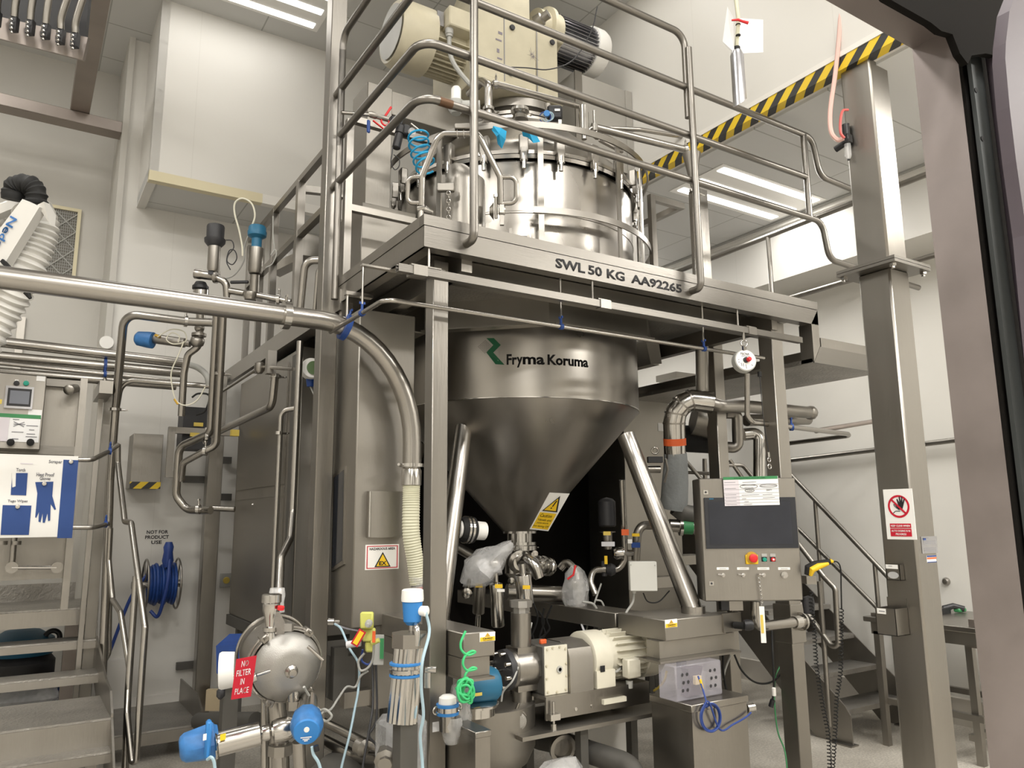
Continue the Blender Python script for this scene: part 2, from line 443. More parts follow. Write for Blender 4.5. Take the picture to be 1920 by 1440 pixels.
# ================================================================ THE ROOM
def sbox(name, a, b, m): return struct(MB().box(a, b).build(name, m, smooth=False))
XC = .58      # corner where the back wall steps back
sbox('floor', (-6, -5, -.12), (XW+.2, YL+.2, 0), 'resin_floor')
sbox('ceiling', (-6, -5, HIGH), (XD+.12, YL+.2, HIGH+.1), 'ceiling_tile')
sbox('ceiling_low', (XD+.1, -5, LOW), (XW+.2, YB+.2, LOW+.1), 'ceiling_tile_low')
sbox('ceiling_alcove', (.70, YH+.06, 4.42), (XD, YB, 4.5), 'ceiling_tile')
sbox('wall_back', (XC, YB, 0), (XW+.2, YB+.9, HIGH), 'wall_panel_back')
sbox('wall_recess', (-6, YL, 0), (XC, YL+.15, HIGH), 'wall_left_dark')
sbox('wall_right', (XW, -5, 0), (XW+.15, YB, LOW), 'wall_plain')
sbox('wall_front', (-6, -5.15, 0), (XW+.2, -5, HIGH), 'wall_plain')
sbox('wall_left', (-6.15, -5.15, 0), (-6, YL+.2, HIGH), 'wall_plain')
sbox('wall_bulkhead_right', (XB, -5, 3.78), (XW, YB, LOW), 'wall_panel')
sbox('wall_hanging_right', (XD, -5, LOW+.105), (XD+.10, YB, HIGH), 'wall_panel')
sbox('wall_hanging_back', (.70, YH, 4.46), (XD, YH+.07, HIGH), 'wall_panel_back')
sbox('wall_hanging_side', (.70, YH, 4.40), (.77, YB, HIGH), 'wall_panel_back')
sbox('trim_1', (.70, YH-.004, 4.375), (1.62, YH+.07, 4.46), 'beige_band')
sbox('trim_2', (1.62, YH-.002, 4.375), (XD, YH+.07, 4.46), 'white_paint')
sbox('trim_3', (XD-.006, -5, LOW+.02), (XD+.075, YB, LOW+.105), 'hazard_ceiling')
sbox('trim_4', (XD-.012, -5, LOW+.105), (XD+.0, YB, LOW+.14), 'white_paint')
sbox('trim_9', (XD+.075, -5, LOW+.02), (XD+.11, YB, LOW+.08), 'white_paint')
sbox('trim_5', (XB-.03, -5, LOW-.05), (XB, YB, LOW), 'white_paint')
sbox('trim_6', (XB-.06, -5, LOW-.015), (XB-.03, YB, LOW), 'tile_edge')
sbox('baseboard_right', (XW-.05, -5, 0), (XW, YB, .2), 'coving')
sbox('baseboard_back', (XC, YB-.06, 0), (XW, YB, .18), 'white_paint')
sbox('trim_7', (XC-.05, YB-.03, 0), (XC+.0, YB+.75, HIGH), 'wall_left_dark')
sbox('trim_8', (.64, YB-.12, 0), (.92, YB, .5), 'white_paint')

def strip_lamp(label, tubes, group):
    t = thing('ceiling_lamp', label, 'light', tubes[0][0], group)
    for a, b, wd in tubes:
        d = (V(b)-V(a)).normalized(); n = V(-d.y, d.x, 0)
        q = MB(); q.obox((V(a)+V(b))/2+V(0, 0, -.004), d, n, ((V(b)-V(a)).length, wd, .008)); q.build('diffuser', 'lamp_tube', t, smooth=False)
    c = sum(((V(a)+V(b))/2 for a, b, _ in tubes), V(0, 0, 0))/len(tubes)
    L = (V(tubes[0][1])-V(tubes[0][0])).length; q = MB(); q.box((c.x-L/2-.05, c.y-.3, c.z-.003), (c.x+L/2+.05, c.y+.3, c.z)); q.build('housing', 'white_plastic', t, smooth=False)
    return t
def Lt(x, y, z, L=1.2, sp=(0, .22, .44)): return [((x, y+s, z), (x+L, y+s, z), .075) for s in sp]
strip_lamp('three-strip fluorescent ceiling light beyond the hazard-striped beam', Lt(4.5, 3.92, LOW-.002, 1.2, (0, .24, .44)), 'strip lights in the low ceiling')
strip_lamp('distant strip light in the low ceiling behind the vessel guard', Lt(4.75, 6.1, LOW-.002, 1.1), 'strip lights in the low ceiling')
strip_lamp('strip light in the high ceiling above the white hanging wall', Lt(.72, 5.83, HIGH-.002, 1.2, (0, .22, .44)), 'strip lights in the high ceiling')
for x, y, e in LAMPS_HIGH[1:]:
    strip_lamp('unseen strip light placed in the high tiled ceiling to light the room', Lt(x-.6, y-.2, HIGH-.002), 'strip lights in the high ceiling')
tag(MB().lathe((2.0, 5.2, HIGH), (0, 0, -1), [(0, .05), (.01, .05), (.03, .03), (.05, .012), (.07, .03), (.072, 0)], 16).build('sprinkler_head', 'white_plastic'), 'small white sprinkler head in the high ceiling', 'sprinkler')

# wall handrail pipe and ventilation grille
pipe('wall_pipe', 'thin steel pipe running level along the far right wall', 'pipe', [at(1440, 868, x=XW-.06), at(1900, 812, x=XW-.06)], .022, m='steel')
p = at(1775, 1090, x=XW-.005)
tag(MB().lathe(p, (-1, 0, 0), [(0, .03), (.015, .03), (.03, .02), (.035, 0)], 16).build('door_stop', 'steel'), 'small round metal stop on the right wall beside the column', 'fitting')
g0 = at(64, 510, y=YL-.02); g1 = at(146, 398, y=YL-.02)
t = thing('air_grille', 'dark mesh ventilation grille in the recessed wall behind the fume arm', 'vent', (g0.x, YL, g0.z))
x0, x1, z0, z1 = g0.x-.05, g1.x, g0.z-.08, g1.z
b = MB()
for A, B in (((x0-.03, z0-.03), (x1+.03, z0)), ((x0-.03, z1), (x1+.03, z1+.03)), ((x0-.03, z0), (x0, z1)), ((x1, z0), (x1+.03, z1))): b.box((A[0], YL-.03, A[1]), (B[0], YL, B[1]))
b.build('frame', 'beige_band', t, smooth=False)
MB().box((x0, YL-.006, z0), (x1, YL, z1)).build('filter', 'mesh_grille', t, smooth=False)
b = MB(); n = 26
for i in range(n+1):
    z = z0+(z1-z0)*i/n; b.box((x0, YL-.012, z-.0022), (x1, YL-.008, z+.0022))
for i in range(21):
    x = x0+(x1-x0)*i/20; b.box((x-.002, YL-.012, z0), (x+.002, YL-.008, z1))
b.build('wire_mesh', 'grey_plastic', t, smooth=False)
b = MB(); s = (x1-x0)/2
for j in range(int((z1-z0)/s)+1):
    for (a0, c0, a1, c1) in ((x0, z0+j*s, x0+s, z0+(j+1)*s), (x0+s, z0+(j+1)*s, x1, z0+j*s), (x0+s, z0+j*s, x0, z0+(j+1)*s), (x1, z0+(j+1)*s, x0+s, z0+j*s)):
        if c0 <= z1+.001 and c1 <= z1+.001: b.cyl((a0, YL-.016, c0), (a1, YL-.016, c1), .006, n=6)
b.build('brace', 'grey_plastic', t)

# ================================================================ NEAR DOORWAY
PY, PN = 1.19, 1.055
JX = at(1759, 540, y=PY).x; ZL = at(1722, 98, y=PY).z
PN = at(1847, 540, x=JX).y
t = thing('portal_frame', 'dark brushed steel doorway frame close to the camera at the right', 'frame', (JX, PN, 0))
MB().box((JX, PN, 0), (JX+.06, PY, ZL), 0).build('post', 'frame_brown', t, smooth=False)
MB().box((JX+.06, PN, ZL), (-1.2, PY, ZL+.06), 0).build('lintel', 'frame_brown', t, smooth=False)
t = thing('roller_door_guide', 'grey perforated guide rail with lilac tube at the far right edge', 'door guide', (JX+.06, PN, 0))
def gx(px, y): return at(px, 540, y=y).x
G = PN-.03
x0, x1, x2 = gx(1872, G), gx(1894, G), gx(1906, G)
MB().box((JX+.0, PN-.01, 0), (JX+.16, PN-.001, ZL+.4)).build('back_channel', 'dark_void', t, smooth=False)
MB().box((x0, G, 0), (x1, G+.012, ZL+.02)).build('channel', 'guide_strip', t, smooth=False)
for px, py in ((1829, 169), (1841, 260)):
    c = at(px+1, py, y=G-.001); MB().lathe(c, (0, -1, 0), [(0, .008), (.001, .008)], 12).build('screw_hole', 'black_rubber', t)
MB().lathe((x2-.006, G-.012, 0), (0, 0, 1), [(0, .006), (ZL, .006)], 10).build('seal', 'steel_polished', t)
c0 = at(1868, 110, y=G-.03); R0 = .030
MB().lathe((c0.x+.006, c0.y, 0), (0, 0, 1), [(0, R0), (c0.z+.02, R0)], 24).build('tube', 'lilac_cover', t)
Yb = G-.10
b = MB(); b.poly([at(px, py, y=Yb+.06) for px, py in ((1560, -120), (1930, -120), (1905, -10), (1890, 30), (1885, 70), (1884, 100), (1876, 106), (1848, 100), (1822, 104), (1815, 120), (1800, 100), (1786, 64), (1765, 58), (1745, 42), (1664, -4))], (0, .02, 0))
tag(b.build('door_drum_cover', 'dark_void', smooth=False), 'black roller housing at the top right corner', 'housing')
q = [at(px, py, y=.78) for px, py in ((1912, -30), (1893, 20), (1886, 80), (1885, 110), (1893, 200), (1905, 300), (1925, 440), (2010, 440), (2010, -30))]
b = MB(); b.poly(q, (0, .03, 0)); b.poly([at(px, py, y=.78) for px, py in ((1925, 440), (1990, 1100), (2060, 1100), (2010, 440))], (0, .03, 0))
tag(b.build('door_side_panel', 'lilac_cover', smooth=False), 'plain lilac-grey panel along the right edge of the picture', 'panel')

# ================================================================ TALL COLUMN
cx, cy, W = 4.16, 2.42, .2
fz = at(1676, 497, x=cx).z
t = thing('steel_column', 'tall square stainless column with a bolted flange, right of the machine', 'column', (cx+.1, cy+.1, 0))
MB().box((cx, cy, .012), (cx+W, cy+W, fz), .012).build('lower_post', 'steel', t)
MB().box((cx-.02, cy-.02, 0), (cx+W+.02, cy+W+.02, .012)).build('foot_plate', 'steel', t, smooth=False)
MB().box((cx, cy, fz+.03), (cx+W, cy+W, HIGH), .012).build('upper_post', 'steel', t)
MB().box((cx-.085, cy-.085, fz-.004), (cx+W+.085, cy+W+.085, fz+.013)).build('flange_plate', 'steel_horizontal', t, smooth=False)
MB().box((cx-.085, cy-.085, fz+.016), (cx+W+.085, cy+W+.085, fz+.033)).build('flange_plate', 'steel_horizontal', t, smooth=False)
for dx, dy in ((-.055, -.055), (W+.055, -.055), (-.055, W+.055), (W+.055, W+.055)):
    b = MB(); b.cyl((cx+dx, cy+dy, fz-.035), (cx+dx, cy+dy, fz-.004), .011, n=12); b.cyl((cx+dx, cy+dy, fz-.022), (cx+dx, cy+dy, fz-.004), .02, n=6); b.build('flange_bolt', 'steel_polished', t)
# keep clear sign on the face towards the left (x = cx)
def onx(px, py, e=.002): return at(px, py, x=cx-e)
bl, br, tl = onx(1664, 1011), onx(1716, 1006), onx(1655, 918)
sg = MB(); o = V(cx-.002, bl.y, bl.z); wd = abs(bl.y-at(1719, 1006, x=cx).y); hh = (tl.z-bl.z)
wd = min(wd, W*1.02)
sroot = MB().box((cx-.003, bl.y, bl.z), (cx, bl.y-wd, bl.z+hh)).build('safety_sign', 'white_plastic', smooth=False)
tag(sroot, 'white and red prohibition sign reading keep clear, taped to the tall column', 'sign')
B = Board((cx-.003, bl.y, bl.z), -Y, UP, sroot)
u, v = wd/100, hh/150
B.rect('red_panel', 14*u, 34*v, 86*u, 47*v, 'red_sign'); B.rect('red_panel', 14*u, 9*v, 86*u, 32*v, 'red_sign')
B.text('KEEP CLEAR WHEN', 18*u, 37*v, 64*u, 6*v, 'white_ink', 2, bold=.01)
B.text('AUTO DOSING IS IN', 18*u, 22*v, 64*u, 6*v, 'white_ink', 2, bold=.01)
B.text('PROGRESS', 32*u, 12.5*v, 36*u, 6*v, 'white_ink', 2, bold=.01)
cxx, cyy = 50*u, 98*v; Rr = 37*u; ky = v/u*.92
ring = []
for k in range(41):
    a = 2*math.pi*k/40; ring.append((cxx+Rr*math.cos(a), cyy+Rr*ky*math.sin(a)))
q = MB()
for k in range(40):
    a0, a1 = 2*math.pi*k/40, 2*math.pi*(k+1)/40
    pts = [(cxx+Rr*f*math.cos(a), cyy+Rr*f*ky*math.sin(a)) for f, a in ((1, a0), (1, a1), (.82, a1), (.82, a0))]
    q.poly([B.pt(*z_, 1) for z_ in pts], B.n*B.l*.6)
a = math.radians(135); ca, sa = math.cos(a), math.sin(a)
q.poly([B.pt(cxx+ca*Rr*.9-sa*3*u*s1*-1, cyy+(sa*Rr*.9*ky)+ca*3*u*s1*-1, 3) if False else B.pt(cxx+s0*ca*Rr*.88+s1*3*u*sa, cyy+s0*sa*Rr*.88*ky-s1*3*u*ca, 3) for s0, s1 in ((1, 1), (1, -1), (-1, -1), (-1, 1))], B.n*B.l*.6)
q.build('prohibition_ring', 'red_sign', sroot, smooth=False)
B.shape('hand_symbol', [(cxx-2*u, cyy-10*v), (cxx+12*u, cyy-10*v), (cxx+19*u, cyy+8*v), (cxx+24*u, cyy+22*v), (cxx+20*u, cyy+22*v), (cxx+15*u, cyy+11*v), (cxx+15.5*u, cyy+29*v), (cxx+12*u, cyy+29*v), (cxx+10*u, cyy+12*v), (cxx+7*u, cyy+30*v), (cxx+3.5*u, cyy+29*v), (cxx+4.5*u, cyy+11*v), (cxx-2*u, cyy+23*v), (cxx-5*u, cyy+21*v), (cxx-.5*u, cyy+4*v), (cxx-11*u, cyy+9*v), (cxx-12*u, cyy+5*v)], 'black_ink', 2)
B.lines('figure_symbol', [(cxx-16*u, cyy+4*v, cxx-6*u, cyy-6*v), (cxx-20*u, cyy-20*v, cxx-12*u, cyy-14*v), (cxx-12*u, cyy-14*v, cxx+4*u, cyy-14*v), (cxx-17*u, cyy+12*v, cxx-10*u, cyy+12*v), (cxx-17*u, cyy+6*v, cxx-10*u, cyy+6*v)], 2*u, 'black_ink', 2)
# rating plates on the face towards the camera (y = cy)
def ony(px, py): return at(px, py, y=cy)
a, c = ony(1729, 1038), ony(1755, 1005)
rp = MB().box((a.x, cy-.003, a.z), (c.x, cy, c.z)).build('rating_plate', 'aluminium', smooth=False); tag(rp, 'engraved metal rating plate on the tall column', 'plate')
B = Board((a.x, cy-.003, a.z), X, UP, rp); pw, ph = c.x-a.x, c.z-a.z
B.lines('engraving', [(pw*.12, ph*f, pw*(.45 if f > .85 else .88), ph*f) for f in (.9, .72, .64, .55, .3, .2, .12)], ph*.03, 'grey_ink')
B.rect('emblem', pw*.12, ph*.78, pw*.28, ph*.9, 'blue_deep')
a, c = ony(1738, 1055), ony(1754, 1041)
rp = MB().box((a.x, cy-.002, a.z), (c.x, cy, c.z)).build('inspection_sticker', 'white_plastic', smooth=False); tag(rp, 'small sticker with blue and orange bands under the rating plate', 'sticker')
B = Board((a.x, cy-.002, a.z), X, UP, rp); pw, ph = c.x-a.x, c.z-a.z
B.rect('band', 0, ph*.8, pw, ph, 'blue_deep'); B.rect('band', 0, ph*.5, pw, ph*.72, 'orange', 1); B.rect('band', 0, 0, pw, ph*.12, 'blue_deep', 1)
# holders on the column's left face
def holder(label, p0, p1, depth, lab, lens=False):
    a, c = onx(*p0), onx(*p1)
    t = thing('wall_holder', label, 'holder', (cx-depth/2, (a.y+c.y)/2, c.z))
    b = MB(); b.box((cx-depth, a.y, c.z), (cx-depth+.003, c.y, a.z)); b.box((cx-depth, a.y, c.z), (cx, a.y-.003, a.z)); b.box((cx-depth, c.y+.003, c.z), (cx, c.y, a.z)); b.box((cx-depth, a.y, c.z), (cx, c.y, c.z+.003)); b.box((cx-.003, a.y, c.z), (cx-.0005, c.y, a.z+.05))
    b.build('body', 'steel', t, smooth=False)
    B = Board((cx-depth, a.y, c.z), -Y, UP, t); ww = a.y-c.y; h2 = a.z-c.z
    B.rect('label', ww*.1 if not lens else 0, h2*(.78 if not lens else .72), ww*(.55 if not lens else .9), h2*.98, 'white_plastic', 1)
    B.lines('label_lettering', [(ww*.2, h2*.88, ww*.5, h2*.88)], h2*.03, 'grey_ink', 2)
    if lens:
        B.shape('window', [(ww*(.5+.4*math.cos(k*.3141)), h2*(.32+.22*math.sin(k*.3141))) for k in range(20)], 'clear_bowl', 1)
    return t
holder('small steel dispenser with a clear window on the tall column', (1669, 1057), (1697, 1088), .045, 'a', True)
holder('open steel box holder below the small dispenser on the tall column', (1664, 1136), (1706, 1190), .12, 'b')
# air filter regulator with hoses on the column
c = at(1588, 262, x=cx-.01, )
fx = at(1588, 262, x=cx-.03)
t = thing('air_regulator', 'black air filter regulator with a clear bowl beside the tall column', 'regulator', fx)
MB().cyl(fx+V(0, 0, .02), fx+V(0, 0, .10), .022, n=16).build('knob', 'black_plastic', t)
b = MB(); b.obox(fx, X, Y, (.05, .05, .06), .006); b.cyl(fx+V(-.005, .02, -.02), fx+V(-.01, .075, -.035), .02, n=14); b.build('body', 'black_plastic', t)
b = MB(); b.lathe(fx+V(0, 0, -.03), (0, 0, -1), [(0, .02), (.075, .02), (.095, .012), (.1, .006)], 18); b.build('bowl', 'clear_bowl', t)
MB().cyl(fx+V(0, 0, -.135), fx+V(0, 0, -.125), .008, n=10).build('drain', 'black_plastic', t)
def hc(px, py, dd=4.62): return at(px, py, d=dd)
hose('air_hose', 'clear pinkish air hose hanging in a loop beside the tall column', 'hose', [hc(1578, -10, 4.9), hc(1574, 60, 4.85), hc(1566, 140, 4.8), hc(1557, 205, 4.75), hc(1558, 245, 4.7), hc(1570, 262, 4.68), hc(1582, 259, 4.66)], .014, 'pink_hose')
hose('air_hose', 'bright red air hose arching above the air regulator', 'hose', [hc(1590, 206, 4.7), hc(1580, 208, 4.68), hc(1576, 225, 4.66), hc(1576, 248, 4.64), hc(1583, 259, 4.63)], .008, 'red_hose')

# ================================================================ PLATFORM
FY, FX = 3.11, 1.512
X1 = 4.44; ZT, ZB = 3.02, 2.862; CV = V(3.01, 4.61, 0)
t = thing('platform', 'stainless steel working platform around the upper vessel', 'platform', (3, 5, ZB)); PLAT = t
def octo(R, z, rot=22.5): return [CV+V(R*math.cos(math.radians(a+rot)), R*math.sin(math.radians(a+rot)), z) for a in range(0, 360, 45)]
b = MB(); b.poly([(FX, FY, ZB), (X1, FY, ZB), (X1, FY, 2.965), (FX, FY, 2.965)], (0, .012, 0)); b.box((FX, FY+.012, ZB), (X1, FY+.07, ZB+.008)); b.build('fascia', 'steel_horizontal', t, smooth=False)
b = MB(); b.poly([(FX-.004, FY-.004, 2.967), (X1, FY-.004, 2.967), (X1, FY-.004, ZT), (FX-.004, FY-.004, ZT)], (0, .05, 0)); b.build('toe_board', 'steel_horizontal', t, smooth=False)
b = MB(); b.box((FX, FY+.012, ZB), (FX+.012, 4.28, 2.965)); b.box((FX, FY+.07, ZB), (FX+.07, 4.28, ZB+.008)); b.build('fascia', 'steel', t, smooth=False)
b = MB(); b.box((FX-.004, FY+.046, 2.967), (FX+.05, 4.3, ZT)); b.build('toe_board', 'steel', t, smooth=False)
b = MB(); b.box((FX-.01, 4.2, ZB-.05), (FX+.07, 7.15, ZB+.075)); b.build('side_beam', 'steel', t, smooth=False)
# deck plate with octagonal hole
b = MB(); outer = [(FX+.012, FY+.012), (X1-.01, FY+.012), (X1-.01, 7.1), (FX+.012, 7.1)]
O8 = octo(1.03, 2.93); oc = [V(p.x, p.y, 2.93) for p in O8]
cn = {0: (X1-.01, 7.1), 1: (FX+.012, 7.1), 2: (FX+.012, FY+.012), 3: (X1-.01, FY+.012)}
for q in range(4):
    i0, i1, i2 = q*2, q*2+1, (q*2+2) % 8
    A = V(*cn[q], 2.93); Bn = V(*cn[(q+1) % 4], 2.93)
    b.poly([oc[i0], A, oc[i1]], (0, 0, .02)); b.poly([oc[i1], A, Bn, oc[i2]], (0, 0, .02))
b.build('deck_plate', 'tread_steel', t, smooth=False)
b = MB(); oi = octo(1.03, 2.74); 
for i in range(8):
    p, q = oi[i], oi[(i+1) % 8]; n = ((p+q)/2-CV); n.z = 0; n.normalize()
    b.poly([p, q, q+V(0, 0, .19), p+V(0, 0, .19)], -n*.01)
    b.poly([p, q, q+V(0, 0, .008), p+V(0, 0, .008)], n*.07)
b.build('collar', 'steel_sheet', t, smooth=False)
b = MB()
for y in (3.35, ): b.box((FX+.05, y, 2.80), (X1-.05, y+.06, 2.92))
for x in (1.75, 4.05): b.box((x, FY+.07, 2.80), (x+.06, 7.0, 2.92))
b.box((1.8, 5.75, 2.80), (4.1, 5.81, 2.92))
b.build('cross_beam', 'steel_sheet', t, smooth=False)
# mitred step down to the lower landing
b = MB(); b.poly([(X1-.075, FY, ZB), (X1-.075, FY, 2.605), (X1, FY, 2.72), (X1, FY, 2.965)], (0, .10, 0)); b.build('end_bracket', 'steel', t, smooth=False)
t = thing('lower_landing', 'lower steel landing stepping down to the right of the platform', 'platform', (4.7, 4.2, 2.6))
zl = 2.6; XR = 5.12
b = MB(); b.poly([(X1-.075, FY, zl), (X1, FY, zl+.115), (XR, FY, zl+.115), (XR, FY, zl)], (0, .012, 0)); b.build('fascia', 'steel_horizontal', t, smooth=False)
MB().box((X1+.02, FY+.006, zl+.117), (XR, FY+.05, zl+.18)).build('toe_board', 'steel', t, smooth=False)
MB().box((X1-.075, FY+.012, zl), (XR, 6.5, zl+.03)).build('deck_plate', 'tread_steel', t, smooth=False)
MB().box((X1-.02, FY+.03, zl+.03), (X1+.0, 6.5, zl+.10)).build('side_channel', 'steel_sheet', t, smooth=False)

# SWL marking
B = Board((FX, FY, ZB), X, UP, PLAT)
a, c = at(1042, 520, y=FY), at(1277, 556, y=FY)
def fit(txt, p0, p1, h, z): B.text(txt, p0-FX, z-ZB, p1-p0, h, 'black_ink', 1, bold=.03)
xs = [at(px, 520, y=FY).x for px in (1042, 1097, 1103, 1129, 1138, 1171, 1183, 1277)]
zz = 2.888; hh = .054
for i, s in enumerate(('SWL', '50', 'KG', 'AA92265')): fit(s, xs[2*i], xs[2*i+1], hh, zz)

# guard rails
RY, RX = 3.065, 1.465; rr = .021
def ry(px, py): return at(px, py, y=RY)
def rx(px, py): return at(px, py, x=RX)
zA, zBr, zC, zD = 4.56, 4.2, 3.885, 3.592
y1 = rx(636, 300).y; y0 = rx(614, 300).y
xp1 = ry(1300, 400).x; xp2 = ry(1514, 350).x; xp0 = ry(883, 300).x
t = thing('guard_rail', 'tubular steel guard rail with four bars around the front of the platform', 'railing', (2.4, RY, 3.0))
z_low = 2.915
def rail(name, pts, bend=.09): return MB().tube(pts, rr, bend, 12).build(name, 'steel_rail', t)
rail('rail', [(RX, y1, z_low+.9), (RX, y1, zA), (RX, RY, zA), (xp1, RY, zA), (xp1, RY, 4.0)])
p_end = at(1600, 343, y=RY); pe2 = at(1532, 300, y=RY)
rail('rail', [(RX, y0, 3.7), (RX, y0, zBr), (RX, RY, zBr), (pe2.x-.04, RY, zBr), (pe2.x+.02, RY, 3.93), (p_end.x+.5, RY, 3.9)])
rail('rail', [(RX, y1, zC), (RX, RY, zC), (xp2, RY, zC)])
xq = at(1548, 440, y=RY).x
rail('rail', [(RX, y0, 3.9), (RX, y0, zD), (RX, RY, zD), (xq-.03, RY, zD), (xq+.02, RY, 3.33), (xq+1.1, RY, 3.30)])
MB().tube([(1.56, RY, zD), (1.63, RY, zD)], rr+.0012, .05, 12).build('rust_stain', 'rust_tint', t)
rail('post', [(xp0, FY, z_low), (xp0, RY-.03, z_low), (xp0, RY-.03, 4.9)], .04)
rail('post', [(RX, y1, z_low-.05), (RX, y1, 4.45)], .04)
rail('post', [(xp1, FY, z_low), (xp1, RY-.03, z_low), (xp1, RY-.03, 4.45)], .04)
rail('post', [(xp2, RY, zBr), (xp2, RY, zD)], .04)
# rear railing on the landing seen past the column
t = thing('landing_railing', 'round tube railing of the far landing, in front of the white bulkhead', 'railing', (5.3, 4.5, 2.7))
xr = 5.08
p, q = at(1336, 485, x=xr), at(1612, 374, x=xr)
MB().tube([p+V(0, .6, 0), q+V(0, -.9, 0)], .021, .05).build('rail', 'steel', t)
pz = at(1440, 445, x=xr); MB().tube([pz, V(pz.x, pz.y, 2.63)], .019).build('post', 'steel', t)
p, q = at(1480, 560, x=xr), at(1585, 527, x=xr); MB().tube([p+V(0, .5, 0), q+V(0, -.9, 0)], .02, .05).build('rail', 'steel', t)

# hoist track under the fascia
HY = 3.035; a, c = at(745, 492, y=HY), at(1500, 633, y=HY)
t = thing('hoist_track', 'galvanised C-shaped hoist track hanging under the platform edge', 'track', (a.x, HY, 2.69))
zt0 = 2.705; sh = [(-.018, -.018), (.018, -.018), (.018, -.006), (.014, -.006), (.014, -.014), (-.014, -.014), (-.014, .014), (.014, .014), (.014, .006), (.018, .006), (.018, .018), (-.018, .018)]
MB().sweep([(a.x, HY, zt0), (c.x, HY, zt0)], 1, shape=[(p_, q_) for p_, q_ in sh], up=(0, 0, 1)).build('rail', 'steel_horizontal', t, smooth=False)
for px in (785, 1130, 1400):
    x = at(px, 520, y=HY).x
    MB().box((x-.035, HY-.023, zt0-.023), (x+.035, HY+.02, zt0+.023)).build('joint_sleeve', 'steel', t, smooth=False)
    b = MB(); b.box((x-.04, HY-.01, zt0+.024), (max(x+.04, 1.56), HY+.10, zt0+.03)); b.cyl((max(x, 1.545)-.0, HY+.09, zt0+.03), (max(x, 1.545)-.0, HY+.09, ZB+.01), .006, n=8); b.build('hanger', 'steel', t)
# load balancer hanging on the track
c = at(1397, 676, y=HY-.01); R = .075*.92
t = thing('tool_balancer', 'round tool balancer with a red knob hanging below the platform', 'balancer', c+V(0, 0, -.07))
nrm = V(-.42, -.9, .08).normalized(); a_, u_, v_ = frame(nrm)
MB().lathe(c-nrm*.05, nrm, [(0, R*.86), (.012, R), (.05, R), (.058, R*.96)], 40).build('drum', 'grey_plastic', t)
rg = nrm.cross(V(0, 0, 1)).normalized(); rg = -rg if rg.x < 0 else rg
ug = rg.cross(-nrm).normalized(); ug = ug if ug.z > 0 else -ug
fc = c+nrm*.009
MB().lathe(fc, nrm, [(0, R*.88), (.002, R*.88)], 40).build('dial', 'white_plastic', t)
MB().lathe(fc, nrm, [(0, R*.26), (.012, R*.24)], 24).build('hub', 'black_plastic', t)
MB().lathe(fc+rg*.012, nrm, [(0, .014), (.03, .013), (.035, .009)], 18).build('knob', 'red', t)
B = Board(fc+nrm*.0015-rg*R-ug*R, rg, ug, t, .0008); B.n = nrm
B.text('TECNA', R*.55, R*1.45, R*.8, R*.2, 'black_ink', 2, bold=.01)
B.lines('dial_marks', [(R*.62, R*1.36, R*1.35, R*1.36), (R*.3, R*1.0, R*.42, R*1.06), (R*.3, R*.8, R*.44, R*.8), (R*.55, R*.75, R*.6, R*.45), (R*.72, R*.7, R*.76, R*.4), (R*.95, R*.6, R*1.0, R*.22), (R*1.45, R*.6, R*1.6, R*.5)], R*.07, 'grey_ink')
b = MB(); b.ring(c+V(0, 0, R+.035), nrm, .02, .004); b.box((c.x-.014, c.y-.006, c.z+R-.01), (c.x+.014, c.y+.006, c.z+R+.02)); b.cyl(c+V(0, 0, R+.05), V(c.x, c.y, zt0-.01), .008, n=8); b.build('hook', 'steel_polished', t)
w0 = at(1424, 700, y=HY); w1 = at(1441, 848, y=HY)
b = MB(); b.sweep([w0, (w0+w1)/2+V(0, .01, 0), w1], .0025, 6); b.build('wire', 'black_plastic', t)
MB().cyl(w0+V(0, 0, .01), w0+V(0, 0, -.02), .012, n=12).build('stopper', 'black_rubber', t)
b = MB(); b.ring(w1+V(0, 0, -.045), Y, .012, .004, n=24); b.ring(w1+V(0, 0, -.085), Y, .014, .0045, n=24); b.cyl(w1, w1+V(0, 0, -.03), .007, n=8); b.build('snap_hook', 'steel_polished', t)
# thin conduit tube under the platform
CY = 3.17
pts = [at(683, 583, x=FX-.07), at(722, 561, y=CY), at(1050, 612, y=CY), at(1371, 662, y=CY)]
z_ = pts[2].z
tb = pipe('conduit_tube', 'thin steel tube carried under the platform edge on blue clamps', 'pipe', [V(pts[1].x, 3.9, z_+.0), V(pts[1].x, CY, z_), V(pts[3].x+.3, CY, z_)], .0115, .06)
for px, py in ((1052, 612), (1320, 655)):
    q = at(px, py, y=CY); q = V(q.x, CY, z_)
    b = MB(); b.cyl(q, q+V(0, 0, 2.87-z_), .006, n=8); b.build('drop_rod', 'steel_polished', tb); clamp(q, X, .0115, tb, m='blue_deep', mlabel='blue-lined clamp')
q = V(pts[1].x, 3.45, z_); q_b = MB(); q_b.cyl(q, V(q.x, q.y, 2.84), .006, n=8); q_b.box((q.x-.01, q.y-.015, 2.832), (FX+.05, q.y+.015, 2.842)); q_b.build('drop_rod', 'steel_polished', tb); clamp(q, Y, .0115, tb, m='blue_deep', mlabel='blue-lined clamp')

